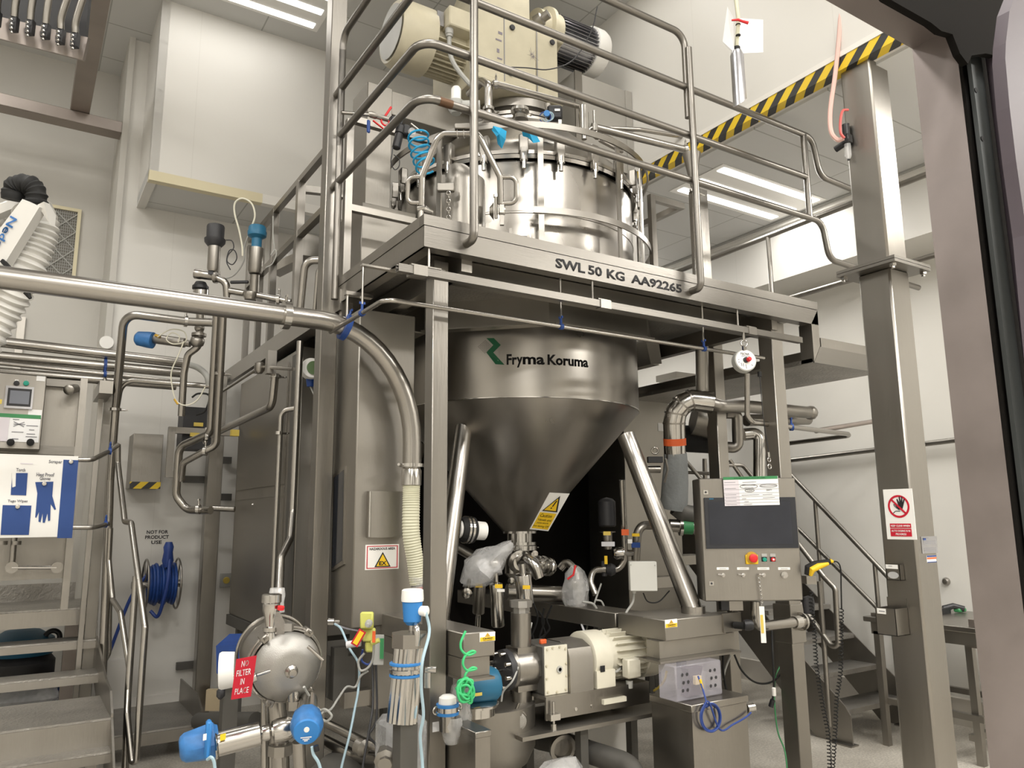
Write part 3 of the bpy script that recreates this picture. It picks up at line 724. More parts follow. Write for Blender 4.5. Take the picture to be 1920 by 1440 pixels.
# supporting legs of the platform
def leg(label, x, y, w_, z1=2.86, group='platform legs', m='steel'):
    o = MB().box((x, y, 0), (x+w_, y+w_, z1), .004).build('leg', m, PLAT); o.name='leg'; o['label'] = label; return o
leg('square platform leg standing between the control cabinet and the conical vessel', 1.633, 3.25, .085, 2.86)
ax = at(1458, 800, y=3.2).x
leg('square platform leg behind the touch-screen panel', ax, 3.2, .11, 2.86)
q = at(1345, 800, y=3.75)
leg('square platform leg left of the round balancer, behind the ducts', q.x, 3.75, .1, 2.86)
LP = at(632, 640, y=4.28).x-.1
tag(MB().box((LP, 4.28, 0), (LP+.1, 4.38, HIGH), .004).build('tall_post', 'steel'), 'tall square post rising from the floor to the ceiling at the left of the platform', 'post')
q = at(405, 900, y=6.9); leg('square platform leg at the far left end of the machine', q.x-.06, 6.95, .12, 2.86)

# ================================================================ MIXING VESSEL
VR = .86; VC = V(3.01, 4.61, 0)
def oncyl(px, py, R=VR):
    r = RM @ V(px-960, 720-py, -FPX); o = CAM-VC
    A = r.x**2+r.y**2; Bq = 2*(o.x*r.x+o.y*r.y); Cq = o.x**2+o.y**2-R*R
    D = max(0, Bq*Bq-4*A*Cq); tt = (-Bq-math.sqrt(D))/(2*A); return CAM+r*tt
def vp(ang, R, z): a = math.radians(ang); return V(VC.x+R*math.cos(a), VC.y+R*math.sin(a), z)
t = thing('mixing_vessel', 'large stainless conical-bottomed mixing vessel in the middle of the platform', 'vessel', (VC.x, VC.y, 1.44)); VES = t
z0 = 2.335; zr = 3.915
MB().lathe((VC.x, VC.y, 0), UP, [(z0-.01, VR*.985), (z0, VR), (3.52, VR), (3.525, VR+.004), (3.535, VR+.004), (3.54, VR), (zr-.03, VR)], 96, cap=False).build('shell', 'steel_vessel', t)
MB().lathe((VC.x, VC.y, 0), UP, [(1.50, .10), (1.52, .125), (z0-.09, VR*.905), (z0-.035, VR*.965), (z0-.004, VR*.997)], 96, cap=False).build('cone', 'steel_vessel', t)
MB().lathe((VC.x, VC.y, 0), UP, [(z0-.004, VR*.99), (z0-.003, VR+.004), (z0+.003, VR+.004), (z0+.004, VR*.99)], 96, cap=False).build('weld_seam', 'steel_polished', t)
MB().lathe((VC.x, VC.y, 0), UP, [(1.42, .115), (1.44, .115), (1.44, .09), (1.50, .09), (1.50, .12), (1.515, .12)], 40).build('outlet_neck', 'steel_polished', t)
MB().lathe((VC.x, VC.y, 0), UP, [(zr-.03, VR+.03), (zr-.005, VR+.035), (zr-.005, VR+.01)], 96, cap=False).build('body_flange', 'steel_vessel', t)
MB().lathe((VC.x, VC.y, 0), UP, [(zr, VR+.02), (zr, VR+.035), (zr+.025, VR+.035), (zr+.03, VR+.01), (zr+.10, VR-.01), (zr+.16, VR-.07), (4.38, .48), (4.43, .42), (4.45, .42), (4.45, .30)], 96).build('lid', 'steel_vessel', t)
MB().lathe((VC.x, VC.y, 0), UP, [(4.45, .33), (4.48, .33), (4.485, .38), (4.51, .38), (4.52, .30), (4.55, .29), (4.56, .36), (4.62, .36)], 48).build('lid_neck', 'steel', t)
for i, a in enumerate((160, 176, 192, 208, 224, 240, 255, 271, 287, 303, 319, 335)):
    n = vp(a, 1, 0)-VC; tn = V(-n.y, n.x, 0); c = vp(a, VR+.05, zr)
    k = thing('lid_clamp', None, None, c); k.parent = t; k.location = c-WLOC[t]
    q = MB(); q.obox(c+V(0, 0, .055), tn, n, (.062, .05, .12), .006); q.obox(c+V(0, 0, -.02)+n*.01, tn, n, (.045, .035, .09), .004); q.build('block', 'steel', k)
    q = MB(); q.cyl(c+V(0, 0, -.02)+n*.02, c+V(0, 0, -.12)+n*.015, .014, n=10); q.lathe(c+V(0, 0, -.075)+n*.016, UP, [(0, .016), (.02, .016)], 6); q.cyl(c+V(0, 0, -.06)+n*.016-tn*.025, c+V(0, 0, -.06)+n*.016+tn*.025, .007, n=8); q.build('swing_bolt', 'steel_polished', k)
# legs welded on the cone
def vleg(top, foot, r):
    d = (foot-top).normalized(); q = MB(); q.cyl(top-d*.02, foot, r, n=32); lg = q.build('leg', 'steel_pipe', VES)
    a, u_, v_ = frame(d); MB().lathe(foot-V(0, 0, .0), UP, [(-.02, r*1.22), (.03, r*1.22), (.03, r*1.02)], 32).build('foot_sleeve', 'steel_pipe', lg); return lg
rR = .058
vleg(at(1176, 822, d=5.02), at(1300, 1146, d=4.52), rR)
vleg(at(870, 800, d=4.95), at(822, 1172, d=4.35), rR)
for a in (57, 130): vleg(vp(a, .78, 2.15), vp(a, 1.1, 1.05), rR)
# maker's emblem and lettering printed on the shell
a0 = oncyl(950, 684); a1 = oncyl(1103, 690); zt_ = a0.z
th0 = math.atan2(a0.y-VC.y, a0.x-VC.x); th1 = math.atan2(a1.y-VC.y, a1.x-VC.x); wlen = (th1-th0)*VR
def wrap(R, th, zb): return lambda a, b: V(VC.x+R*math.cos(th+a/VR), VC.y+R*math.sin(th+a/VR), zb+b)
B = Board(a0, X, UP, t, .001)
zh = oncyl(960, 664).z-a0.z
B.n = V(0, 0, 0)
for s_, fx0, fx1, y0_, h_ in (('Fr', 0, .12, 0, 1.0), ('y', .115, .185, -.28, 1.0), ('ma', .185, .44, 0, .74), ('Koruma', .475, 1, 0, 1.0)):
    cap = {'Fr': zh, 'y': zh, 'ma': zh, 'Koruma': zh}[s_]
    B.text(s_, fx0*wlen, y0_*zh, (fx1-fx0)*wlen, cap*h_, 'black_ink', bold=.032, warp=wrap(VR+.0016, th0, zt_))
def cylpoly(name, pxs, m, R=VR+.0016):
    """thin printed patch following the shell"""
    pts = [oncyl(*p) for p in pxs]; th = [math.atan2(p.y-VC.y, p.x-VC.x) for p in pts]
    q = MB(); f = q.bm.faces.new([q.bm.verts.new(V(VC.x+R*math.cos(a), VC.y+R*math.sin(a), p.z)) for a, p in zip(th, pts)])
    return q.build(name, m, t, smooth=False)
cylpoly('emblem', [(912, 634), (926, 634), (939, 647), (925, 661), (912, 661), (925, 647)], 'green_logo')
cylpoly('emblem', [(912, 661), (925, 661), (946, 684), (929, 683)], 'green_logo')
q = MB()
for i in range(8):
    for j in range(8):
        u_, v_ = (i+.5)/8, (j+.5)/8; px = 895+(u_*15)+(v_*14); py = 650-u_*13+v_*13.5
        if px > 924: continue
        pts = [oncyl(px+dx, py+dy, VR+.0016) for dx, dy in ((-.8, 0), (0, -.8), (.8, 0), (0, .8))]; q.quad(*pts)
q.build('emblem_dots', 'logo_dots', t, smooth=False)
# caution sign on the cone
cs = [at(993, 992, d=4.98), at(1028, 996, d=4.94), at(1068, 926, d=4.80), at(1030, 924, d=4.84)]
o = cs[0]; r_ = cs[1]-cs[0]; u_ = cs[3]-cs[0]
sg = MB(); nn = r_.cross(u_).normalized(); sg.poly([p-nn*.003 for p in cs], nn*.003)
sroot = sg.build('caution_sign', 'white_plastic', smooth=False); tag(sroot, 'tilted yellow and white caution sign with a triangle, stuck on the vessel cone', 'sign')
rl, ul = r_.length, u_.length
def sk(a, b): return o+r_*a+u_*b
B = Board(o, r_, u_, sroot, .001); B.n = nn
def skp(name, pts, m, k=1): q = MB(); q.poly([sk(a, b)+nn*.001*k for a, b in pts], nn*.0006); q.build(name, m, sroot, smooth=False)
skp('yellow_panel', [(.07, .04), (.93, .04), (.93, .48), (.07, .48)], 'yellow')
skp('warning_triangle', [(.12, .52), (.92, .52), (.62, .95)], 'black_ink', 1); skp('warning_triangle_fill', [(.2, .55), (.82, .55), (.6, .88)], 'yellow', 2)
skp('exclamation_mark', [(.5, .66), (.56, .66), (.62, .82), (.55, .82)], 'black_ink', 3); skp('exclamation_mark', [(.48, .60), (.54, .60), (.55, .635), (.49, .635)], 'black_ink', 3)
def skt(txt, x, y, w_, h_): B.text(txt, 0, 0, w_, h_, 'black_ink', bold=.01, warp=lambda a, b: sk(x+a, y+b)+nn*.0022)
skt('Caution', .16, .36, .62, .09); skt('Vessels and', .14, .26, .72, .06); skt('pipe-work', .2, .17, .6, .06); skt('hot during CIP', .1, .075, .8, .065)

# ---------------------------------------------------------------- drive on top
t = thing('gearbox', 'cream painted stirrer gearbox with ink stains above the vessel lid', 'gearbox', (2.85, 4.6, 4.62)); GB = t
gx0, gx1, gy0, gy1 = 2.44, 3.17, 4.25, 4.95
zb_ = 4.66
q = MB(); q.box((gx0+.02, gy0, zb_), (gx1-.20, gy1, 5.25), .015); q.box((gx1-.20, gy0+.01, zb_), (gx1, gy1-.01, 5.20), .01)
q.poly([(gx0+.05, gy0+.02, 5.22), (gx1-.25, gy0+.02, 5.22), (gx1-.25, gy0+.02, 5.9), (gx0+.27, gy0+.02, 5.9), (gx0+.12, gy0+.02, 5.5)], (0, .6, 0)); q.build('housing', 'cream_paint', t)
q = MB(); q.box((gx0-.0, gy0-.01, zb_-.03), (gx1+.03, gy1+.01, zb_+.01), .008); q.build('base_flange', 'cream_paint', t)
for xx_ in (gx0+.24, gx1-.205): MB().box((xx_, gy0-.004, zb_+.01), (xx_+.006, gy0, 5.17)).build('joint_line', 'grey_ink', t, smooth=False)
for px, py in ((957, 137), (1036, 160), (960, 52), (1035, 80)):
    c = at(px, py, y=gy0-.005); q = MB(); q.lathe(c, (0, -1, 0), [(0, .022), (.012, .02), (.013, .0)], 14); q.build('bolt', 'dark_grey', t)
q = MB(); c = at(998, 104, y=gy0-.002)
for i in range(14):
    a = i*.449; L_ = .02+.05*random.random(); q.poly([c+V(math.cos(a)*.006, 0, math.sin(a)*.006), c+V(math.cos(a+.35)*.009, 0, math.sin(a+.35)*.009), c+V(math.cos(a+.15)*L_, 0, math.sin(a+.15)*L_*1.3)], (0, -.001, 0))
q.build('ink_stain', 'ink_stain', t, smooth=False)
for (px, py, w_, h_) in ((935, 75, .05, .012), (938, 62, .035, .02), (937, 110, .04, .012), (934, 95, .02, .03)):
    c = at(px, py, y=gy0-.001); MB().box((c.x-w_/2, gy0-.002, c.z-h_/2), (c.x+w_/2, gy0, c.z+h_/2)).build('ink_stain', 'ink_stain', t, smooth=False)
c = at(1008, 40, y=gy0); q = MB(); q.lathe((gx1-.14, gy0+.1, 5.32), (.3, -.6, .2), [(0, .05), (.06, .05), (.07, .035), (.12, .035)], 10); q.build('plug', 'steel', t)
q = MB(); q.cyl((gx1-.2, gy0+.1, 5.75), (gx1-.2, gy0+.1, 5.95), .02); q.lathe((gx1-.2, gy0+.1, 5.78), UP, [(0, .05), (.03, .05)], 20); q.build('top_valve', 'steel_pipe', t)
def motor(name, label, x0, x1, y, z, r, m, mcap, right, term):
    t = thing(name, label, 'motor', ((x0+x1)/2, y, z-r))
    L_ = x1-x0; q = MB(); q.lathe((x0, y, z), X, [(0, r*.72), (L_, r*.72)], 36); q.build('body', m, t)
    q = MB(); n = 36
    for i in range(n):
        a = 2*math.pi*i/n+.09
        if abs(math.sin(a)) < .25 and term and math.cos(a) < 0: continue
        d = V(0, math.cos(a), math.sin(a)); tn = V(0, -math.sin(a), math.cos(a))
        q.obox(V((x0+x1)/2, y, z)+d*r*.80, X, d, (L_*.96, r*.2, .006))
    q.build('cooling_fin', m, t, smooth=False)['kind'] = 'stuff'
    xc = x1 if right else x0; s = 1 if right else -1
    if s < 0: q = MB(); q.lathe((xc+.03, y, z), (-1, 0, 0), [(0, r*1.0), (.22, r*1.0), (.25, r*.93), (.26, r*.90), (.255, r*.84), (.250, 0)], 40)
    else: q = MB(); q.lathe((xc-.03, y, z), (1, 0, 0), [(0, r*.97), (.09, r*.97), (.13, r*.9), (.15, r*.7), (.152, 0)], 40)
    q.build('fan_cover', mcap, t); return t
mt = motor('electric_motor', 'cream painted motor with a large round fan cover left of the gearbox', 2.17, 2.46, 4.55, 4.965, .235, 'cream_paint', 'cream_paint', False, True)
MB().lathe((2.17-.235, 4.55, 4.965), (-1, 0, 0), [(0, .19), (.0, .19), (.004, .19)], 40).build('fan_grille', 'grey_plastic', mt)
MB().lathe((2.44, 4.55, 4.965), X, [(0, .15), (.02, .21), (.05, .23), (.055, .17), (.10, .2)], 36).build('bell_housing', 'cream_paint', mt)
c = at(850, 65, y=4.30)
q = MB(); q.box((2.25, 4.27, 4.98), (2.47, 4.40, 5.13), .008); q.build('terminal_box', 'cream_paint', mt)
q = MB(); q.lathe((2.28, 4.33, 4.98), (0, 0, -1), [(0, .03), (.04, .03), (.045, .024), (.06, .024)], 14); q.build('cable_gland', 'grey_plastic', mt)
MB().box((2.19, 4.335, 4.99), (2.24, 4.345, 5.10)).build('name_plate', 'aluminium', mt, smooth=False)
hose('motor_cable', 'thick grey sleeved cable dropping from the cream motor terminal box', 'cable', [(2.28, 4.33, 4.925), (2.28, 4.32, 4.8), (2.285, 4.25, 4.66), (2.33, 4.15, 4.5), (2.36, 4.1, 4.44)], .016, 'grey_cable')
mt = motor('electric_motor', 'silver-finned motor with a white end cover right of the gearbox', 3.36, 3.74, 4.6, 5.46, .21, 'aluminium', 'white_plastic', True, False)
MB().lathe((3.17, 4.6, 5.46), X, [(0, .17), (.08, .17), (.09, .21), (.12, .21), (.13, .18), (.2, .18)], 32).build('bell_housing', 'cream_paint', mt)
q = MB(); q.box((3.172, 4.35, 5.24), (3.30, 4.85, 5.30), .01); q.build('bracket', 'cream_paint', mt)
hose('thin_cable', 'thin black wire drooping in front of the cream gearbox', 'cable', [at(1120, 12, d=5.3), at(1108, 60, d=5.3), at(1075, 112, d=5.3), at(1030, 130, d=5.2), at(985, 127, d=5.2), at(925, 125, d=5.2)], .004, 'dark_grey')

# lifting frame: left column with its arm, right cabinet
t = thing('lid_lift_column', 'thick square steel column with an arm reaching over the lid, at the left of the vessel', 'column', (1.88, 4.75, 2.95))
c0 = at(690, 150, y=4.6); c1 = at(736, 172, y=4.6)
MB().box((c0.x, 4.6, 3.6), (c1.x, 4.88, c0.z-.008), .004).build('upright', 'steel_sheet', t)
MB().box((c1.x+.001, 4.62, c0.z-.19), (2.72, 4.86, c0.z-.01), .004).build('arm', 'steel_sheet', t)
MB().box((1.72, 4.45, 2.952), (2.10, 4.95, 3.62), .004).build('base_box', 'steel_sheet', t)
q = MB(); c = at(700, 178, y=4.59); q.lathe(c, (0, -1, 0), [(0, .018), (.02, .018), (.03, .01)], 12); q.build('bolt', 'steel_polished', t)
yb = 4.52
c0, c1 = at(1076, 134, y=yb), at(1190, 174, y=yb)
c1.x = min(c1.x, XD-.006)
t = thing('drive_cabinet', 'tall grey steel drive cabinet behind the right side of the vessel lid', 'cabinet', ((c0.x+c1.x)/2, yb+.2, 2.95))
MB().box((c0.x, yb, 4.42), (c1.x, yb+.40, c0.z)).build('body', 'steel_matte', t, smooth=False)
w_ = c1.x-c0.x
MB().box((c0.x, yb-.012, 4.42), (c0.x+w_*.12, yb-.001, c0.z+.01)).build('edge_strip', 'steel', t, smooth=False)
MB().box((c1.x-w_*.11, yb-.012, 2.95), (c1.x, yb-.001, c0.z-.0)).build('edge_strip', 'steel_matte', t, smooth=False)
MB().box((c1.x-w_*.11, yb, 2.95), (c1.x, yb+.3, 4.419)).build('stand_post', 'steel_matte', t, smooth=False)

# round guard hoops
t = thing('vessel_guard', 'round flat-bar guard with two hoops in front of the upper vessel', 'guard', vp(237, .98, 2.95))
GR = .985; sh = [(-.021, -.005), (.021, -.005), (.021, .005), (-.021, .005)]
def hoop(z, a0, a1):
    P_ = [vp(a0+(a1-a0)*i/40, GR, z) for i in range(41)]; return MB().sweep(P_, 1, shape=sh, up=(0, 0, 1)).build('hoop', 'steel', t, smooth=True)
hoop(4.065, 165, 345); hoop(3.495, 243, 345)
for a in (206, 246, 281, 300, 340):
    n = vp(a, 1, 0)-VC; tn = V(-n.y, n.x, 0); q = MB(); q.obox(vp(a, GR-.012, 3.52), tn, n, (.036, .012, 1.14)); q.build('upright', 'steel', t, smooth=False)
# curved ventilated bars beside the hopper
t = thing('slatted_step_guard', 'small curved guard of dark slats behind the hopper', 'guard', at(960, 440, d=4.6))
aL = math.degrees(math.atan2(*(lambda p: (p.y-VC.y, p.x-VC.x))(oncyl(925, 400, .93)))); aR = math.degrees(math.atan2(*(lambda p: (p.y-VC.y, p.x-VC.x))(oncyl(990, 400, .93))))
for i in range(6):
    z = 3.02+i*.062; P_ = [vp(aL+(aR-aL)*k/10, .93, z) for k in range(11)]
    MB().sweep(P_, 1, shape=[(-.012, -.003), (.012, -.003), (.012, .003), (-.012, .003)], up=(0, 0, 1)).build('slat', 'dark_grey', t, smooth=False)
for a in (aL+(aR-aL)*.5, aR, aR+1.6):
    n = vp(a, 1, 0)-VC; tn = V(-n.y, n.x, 0); MB().obox(vp(a, .94, 3.17), tn, n, (.018, .01, .44)).build('upright', 'steel', t, smooth=False)

# charging hopper with yoke handle
def D(px, py, d=3.95): return at(px, py, d=d)
c = D(872, 430, 4.05); c.z = 2.96
t = thing('charging_hopper', 'small steel cylinder hopper with a slanted conical top standing on the platform', 'hopper', c)
Rr = .107; zc = D(872, 335, 4.05).z
q = MB(); n = 40; rings = []
for (z, R_, sx) in ((2.96, Rr, 0), (zc-.02, Rr, 0), (zc+.005, Rr*.98, 0), (zc+.085, Rr*.5, -.35)):
    rings.append([q.bm.verts.new(c*1+CR*(sx*Rr)+V(R_*math.cos(2*math.pi*k/n), R_*math.sin(2*math.pi*k/n), z-c.z)) for k in range(n)])
for A_, B_ in zip(rings, rings[1:]):
    for k in range(n): q.bm.faces.new((A_[k], A_[(k+1) % n], B_[(k+1) % n], B_[k]))
q.bm.faces.new(rings[-1]); q.bm.faces.new(rings[0][::-1]); q.build('body', 'steel_sheet', t)
q = MB(); q.obox(D(836, 352, 3.93), CR, UP, (.09, .045, .03), .005); q.cyl(D(820, 355, 3.93), D(832, 353, 3.93), .014, n=10); q.build('latch', 'steel', t)
q = MB()
for i in range(9):
    p = D(841+(i % 2)*.5, 362+i*7.5, 3.90); q.ring(p, CR if i % 2 else CF, .010, .0025, n=10, m=6)
q.build('chain', 'steel_polished', t)
t = thing('yoke_handle', 'bent tube yoke with two D-shaped grips in front of the upper vessel', 'handle', D(865, 386))
R_ = .0135
MB().tube([D(790, 386), D(791, 332), D(818, 263), D(829, 251), D(897, 251), D(938, 332), D(939, 383)], .0165, .045).build('frame_tube', 'steel_pipe', t)
MB().tube([D(790, 332), D(765, 332), D(764, 381), D(789, 381)], .0125, .035).build('grip', 'steel_pipe', t)
MB().tube([D(939, 332), D(968, 332), D(968, 381), D(939, 381)], .0125, .035).build('grip', 'steel_pipe', t)
for px in (858, 870):
    q = MB(); q.ring(D(px, 251), CR, .021, .003, n=20, m=6); q.build('u_bolt', 'steel_polished', t)
q = MB(); q.obox(D(867, 238), CR, UP, (.08, .03, .03), .004); q.build('bracket', 'steel', t)
q = MB(); q.cyl(D(783, 393), D(797, 391), .02, n=16); q.cyl(D(797, 393), D(812, 398), .02, .008, n=14); q.build('pivot', 'steel_polished', t)
q = MB(); q.obox(D(941, 392), CR, UP, (.035, .06, .03), .006); q.lathe(D(941, 384), UP, [(0, .017), (.012, .012), (.016, 0)], 14); q.cyl(D(930, 365), D(930, 410), .009, n=10); q.lathe(D(930, 370), UP, [(0, .014), (.015, .014)], 6); q.build('pivot', 'steel_polished', t)
q = MB(); q.obox(D(941, 405), CR, UP, (.02, .10, .02)); q.build('stem', 'steel', t)
q = MB(); q.cyl(D(790, 396), V(D(790, 396).x, D(790, 396).y, 3.0), .018, n=12); q.build('stem', 'steel', t)
for cxx in ((925, 395, .05),):
    q = MB(); q.lathe(D(918, 396, 4.0), CR, [(0, .02), (.02, .045), (.022, .05), (.024, 0)], 20); q.build('side_cap', 'steel_polished', t)

# fittings on the lid
t = thing('lid_nozzle', 'short flared nozzle with a clamp ring on the vessel lid', 'nozzle', at(975, 225, d=5.0))
c = at(975, 226, d=5.0); MB().lathe(c, UP, [(0, .055), (.05, .04), (.06, .05), (.075, .05), (.078, 0)], 28).build('neck', 'steel_polished', t); clamp(c+V(0, 0, .068), UP, .042, t)
t = thing('lid_sensor', 'white capped sensor with grey round base beside the gearbox', 'sensor', at(852, 215, d=4.8))
c = at(855, 205, d=4.8); MB().lathe(c, UP, [(-.03, .03), (0, .05), (.05, .05), (.055, .04)], 24).build('base', 'grey_plastic', t)
MB().lathe(c+V(0, 0, .055), UP, [(0, .031), (.08, .031), (.095, .022), (.098, 0)], 24).build('cap', 'white_plastic', t)
q = MB(); q.cyl(c+V(0, 0, .02)+CR*.04, c+V(0, 0, .02)+CR*.15, .036, n=20); q.build('housing', 'grey_plastic', t)
pipe('lid_pipe', 'polished elbow pipe rising from the lid and running right behind the guard rails', 'pipe', [at(916, 225, d=4.95), at(916, 160, d=4.95), at(905, 152, d=5.05), at(880, 175, d=5.3)], .026, .05, clamps=[(at(916, 205, d=4.95), UP), (at(916, 222, d=4.95), UP)])
pipe('lid_pipe', 'straight steel pipe sloping across above the lid to an upright actuator', 'pipe', [at(925, 156, d=4.95), at(1088, 200, d=5.35)], .020, m='steel_pipe', clamps=[(at(930, 158, d=4.96), CR)])
pipe('lid_pipe', 'steel pipe sloping down right to the hopper cone behind the guard rail post', 'pipe', [at(1108, 237, d=5.3), at(1290, 282, d=5.4)], .026, clamps=[(at(1286, 281, d=5.4), CR)])
pipe('lid_pipe', 'thinner bright pipe just above the sloping pipe, right of the lid', 'pipe', [at(1140, 240, d=5.9), at(1200, 243, d=5.9), at(1290, 258, d=6.0)], .017)
t = thing('valve_actuator', 'upright polished valve actuator beside the lid', 'actuator', at(1095, 245, d=5.25))
c = at(1095, 246, d=5.25); MB().lathe(c, UP, [(-.06, .018), (0, .02), (0, .037), (.18, .037), (.185, .03), (.19, 0)], 28).build('cylinder', 'steel_polished', t)
q = MB(); q.lathe(c+CR*.075, UP, [(.0, .02), (.05, .02), (.05, .012), (.15, .012)], 16); q.ring(c+CR*.06+V(0, 0, -.0), CF, .025, .008); q.build('side_valve', 'steel_polished', t)
t = thing('valve_actuator', 'horizontal ribbed steel actuator behind the lid rim, far right', 'actuator', at(1140, 275, d=5.5))
MB().lathe(at(1125, 256, d=5.5), at(1175, 282, d=5.5)-at(1125, 256, d=5.5), [(0, .03), (.01, .038), (.19, .038), (.2, .03)], 24).build('cylinder', 'steel_polished', t)
q = MB(); q.lathe(at(1112, 250, d=5.5), CR, [(0, .03), (.02, .045), (.05, .045), (.06, .03)], 16); q.build('coupling', 'steel', t)
t = thing('switch_box', 'black box with looped blue and white cables on the vessel lid', 'sensor', at(1040, 228, d=5.1))
MB().obox(at(1040, 213, d=5.1), CR, UP, (.10, .10, .06), .012).build('body', 'black_plastic', t)
MB().obox(at(1045, 206, d=5.065), CR, UP, (.035, .016, .002)).build('label', 'white_plastic', t)
MB().obox(at(1050, 228, d=5.065), CR, UP, (.022, .03, .002)).build('label', 'white_plastic', t)
q = MB(); q.lathe(at(1025, 215, d=5.05), -CF, [(0, .02), (.03, .02)], 16); q.build('connector', 'blue_bright', t)
for k in range(3):
    q = MB(); q.ring(at(1022+k*4, 220-k, d=5.04), CF, .036-.004*k, .0035, 20, 340, 24, 6); q.build('cable', 'pale_blue_cable' if k else 'blue_cord', t)
MB().cyl(at(1028, 212, d=5.2), at(1026, 195, d=5.2), .016, .024).build('funnel', 'steel_polished', t)
for i, (pts, lb) in enumerate(((((925, 236), (940, 240), (950, 246), (948, 262), (941, 279), (933, 270), (931, 256), (922, 244)), 'crumpled blue cloth hanging over the guard left of the clamp'), (((978, 240), (1000, 242), (1013, 266), (1000, 268), (990, 258), (980, 255)), 'small blue cloth edge behind the guard right of the clamp'))):
    q = MB(); n = len(pts); cc = V(0, 0, 0); P3 = []
    for k, p in enumerate(pts): v_ = at(*p, d=4.74+.02*((k*7) % 3)); P3.append(v_); cc += v_/n
    cc -= CF*.03; cb = cc+CF*.05; a_ = [q.bm.verts.new(p) for p in P3]; f_ = q.bm.verts.new(cc); g_ = q.bm.verts.new(cb)
    for k in range(n): q.bm.faces.new((a_[k], a_[(k+1) % n], f_)); q.bm.faces.new((a_[(k+1) % n], a_[k], g_))
    tag(q.build('blue_cloth', 'blue_hose', smooth=False), lb, 'cloth')

# air hose station on the left of the deck
t = thing('tube_stand', 'square tube frame standing inside the guard rail at the left', 'frame', (1.62, 4.2, 2.95))
fx_ = at(656, 300, y=4.2).x
MB().box((fx_-.022, 4.2, 2.70), (fx_+.022, 4.24, at(656, 222, y=4.2).z)).build('upright', 'steel', t, smooth=False)
zq = at(700, 397, y=4.2).z; MB().box((fx_+.022, 4.2, zq-.02), (2.08, 4.24, zq+.02)).build('cross_bar', 'steel', t, smooth=False)
zq = at(700, 232, y=4.2).z; MB().box((fx_+.022, 4.2, zq-.02), (2.15, 4.24, zq+.02)).build('cross_bar', 'steel', t, smooth=False)
t = thing('air_service_unit', 'black air service unit with red and blue handles on the left frame', 'regulator', at(740, 280, y=4.05))
A3 = lambda px, py, y=4.08: at(px, py, y=y)
MB().sweep([A3(640, 211), A3(690, 215), A3(715, 222)], .011, 10).build('supply_pipe', 'steel_pipe', t)
q = MB(); q.lathe(A3(690, 213), X, [(0, .012), (.02, .02), (.05, .02), (.06, .014), (.10, .016), (.13, .016)], 12); q.build('ball_valve', 'steel', t)
q = MB(); q.obox(A3(691, 237), X, UP, (.022, .085, .014), .006); q.build('blue_handle', 'blue_deep', t)['label'] = 'blue lever handle'
q = MB(); d_ = (A3(733, 202)-A3(723, 217)).normalized(); q.obox(A3(728, 209), d_, Y, (.085, .012, .014), .004); q.build('red_handle', 'red', t)['label'] = 'raised red lever handle'
q = MB(); q.obox(A3(712, 236), (1, 0, -.5), Y, (.10, .012, .008), .002); q.ring(A3(722, 228), Y, .025, .006); q.build('red_tag', 'red', t)
q = MB(); q.obox(A3(742, 228), X, UP, (.08, .05, .05), .008); q.lathe(A3(752, 238), A3(744, 272)-A3(752, 238), [(0, .03), (.05, .03), (.052, .024), (.07, .026), (.15, .026), (.155, .02)], 16); q.build('filter_body', 'black_plastic', t)
q = MB(); q.obox(A3(760, 245), X, UP, (.05, .07, .05), .008); q.build('filter_body', 'black_plastic', t)
q = MB(); q.lathe(A3(771, 248, 4.04), (0, -1, 0), [(0, .022), (.02, .022)], 20); q.build('gauge', 'clear_bowl', t)
q = MB(); q.sweep([A3(770, 232), A3(790, 248)], .007, 8); q.build('outlet_tube', 'steel_polished', t)
cp = coil_path([A3(784, 250, 4.0), A3(786, 275, 3.98), A3(793, 298, 3.97), A3(800, 316, 3.95)], .062, 5.2, 16)
q = MB(); q.sweep(cp, .0065, 8); tag(q.build('coiled_air_hose', 'blue_hose'), 'bright blue coiled air hose hanging from the air service unit', 'hose')
hose('wire_loop', 'thin black wire loop hanging below the air service unit', 'cable', [A3(737, 272), A3(735, 290), A3(733, 305), A3(740, 318), A3(748, 312), A3(748, 298), A3(738, 290)], .003, 'dark_grey')
# hopper-like cone on the right rail post and rear frames
t = thing('spray_nozzle_stand', 'thin stand with a conical steel funnel behind the guard rail post', 'nozzle', at(1298, 520, y=3.45))
c = at(1298, 300, y=3.45); q = MB(); q.lathe(at(1300, 352, y=3.45), UP, [(0, .016), (at(1300, 290, y=3.45).z-at(1300, 352, y=3.45).z, .062), (.262, 0)], 24); q.build('funnel', 'steel', t)
MB().cyl(V(c.x, c.y, 2.95), V(c.x, c.y, at(1300, 352, y=3.45).z), .017, n=14).build('stem', 'steel_pipe', t)
zz_ = at(1300, 360, y=3.45).z; q = MB(); q.lathe((c.x, c.y, zz_), UP, [(0, .03), (.02, .03)], 16); q.cyl((c.x, c.y, zz_+.01), (c.x+.1, c.y, zz_), .008, n=8); q.build('collar', 'steel_polished', t)
c = at(1325, 500, y=3.55); tag(MB().box((c.x-.045, 3.55, 2.95), (c.x+.045, 3.64, at(1325, 357, y=3.55).z)).build('short_post', 'steel', smooth=False), 'short square post behind the right guard rail post', 'post')
c = at(1228, 440, y=3.9); zq = at(1228, 365, y=3.9).z
t = thing('support_bracket', 'square tube bracket frame bent back behind the vessel guard, on the deck', 'frame', (c.x, 3.9, 2.95))
MB().box((c.x-.025, 3.9, 2.95), (c.x+.02, 3.94, zq)).build('upright', 'steel', t, smooth=False)
x9 = at(1284, 390, y=3.9).x
MB().box((c.x+.021, 3.9, zq-.045), (x9, 3.94, zq)).build('top_bar', 'steel', t, smooth=False)
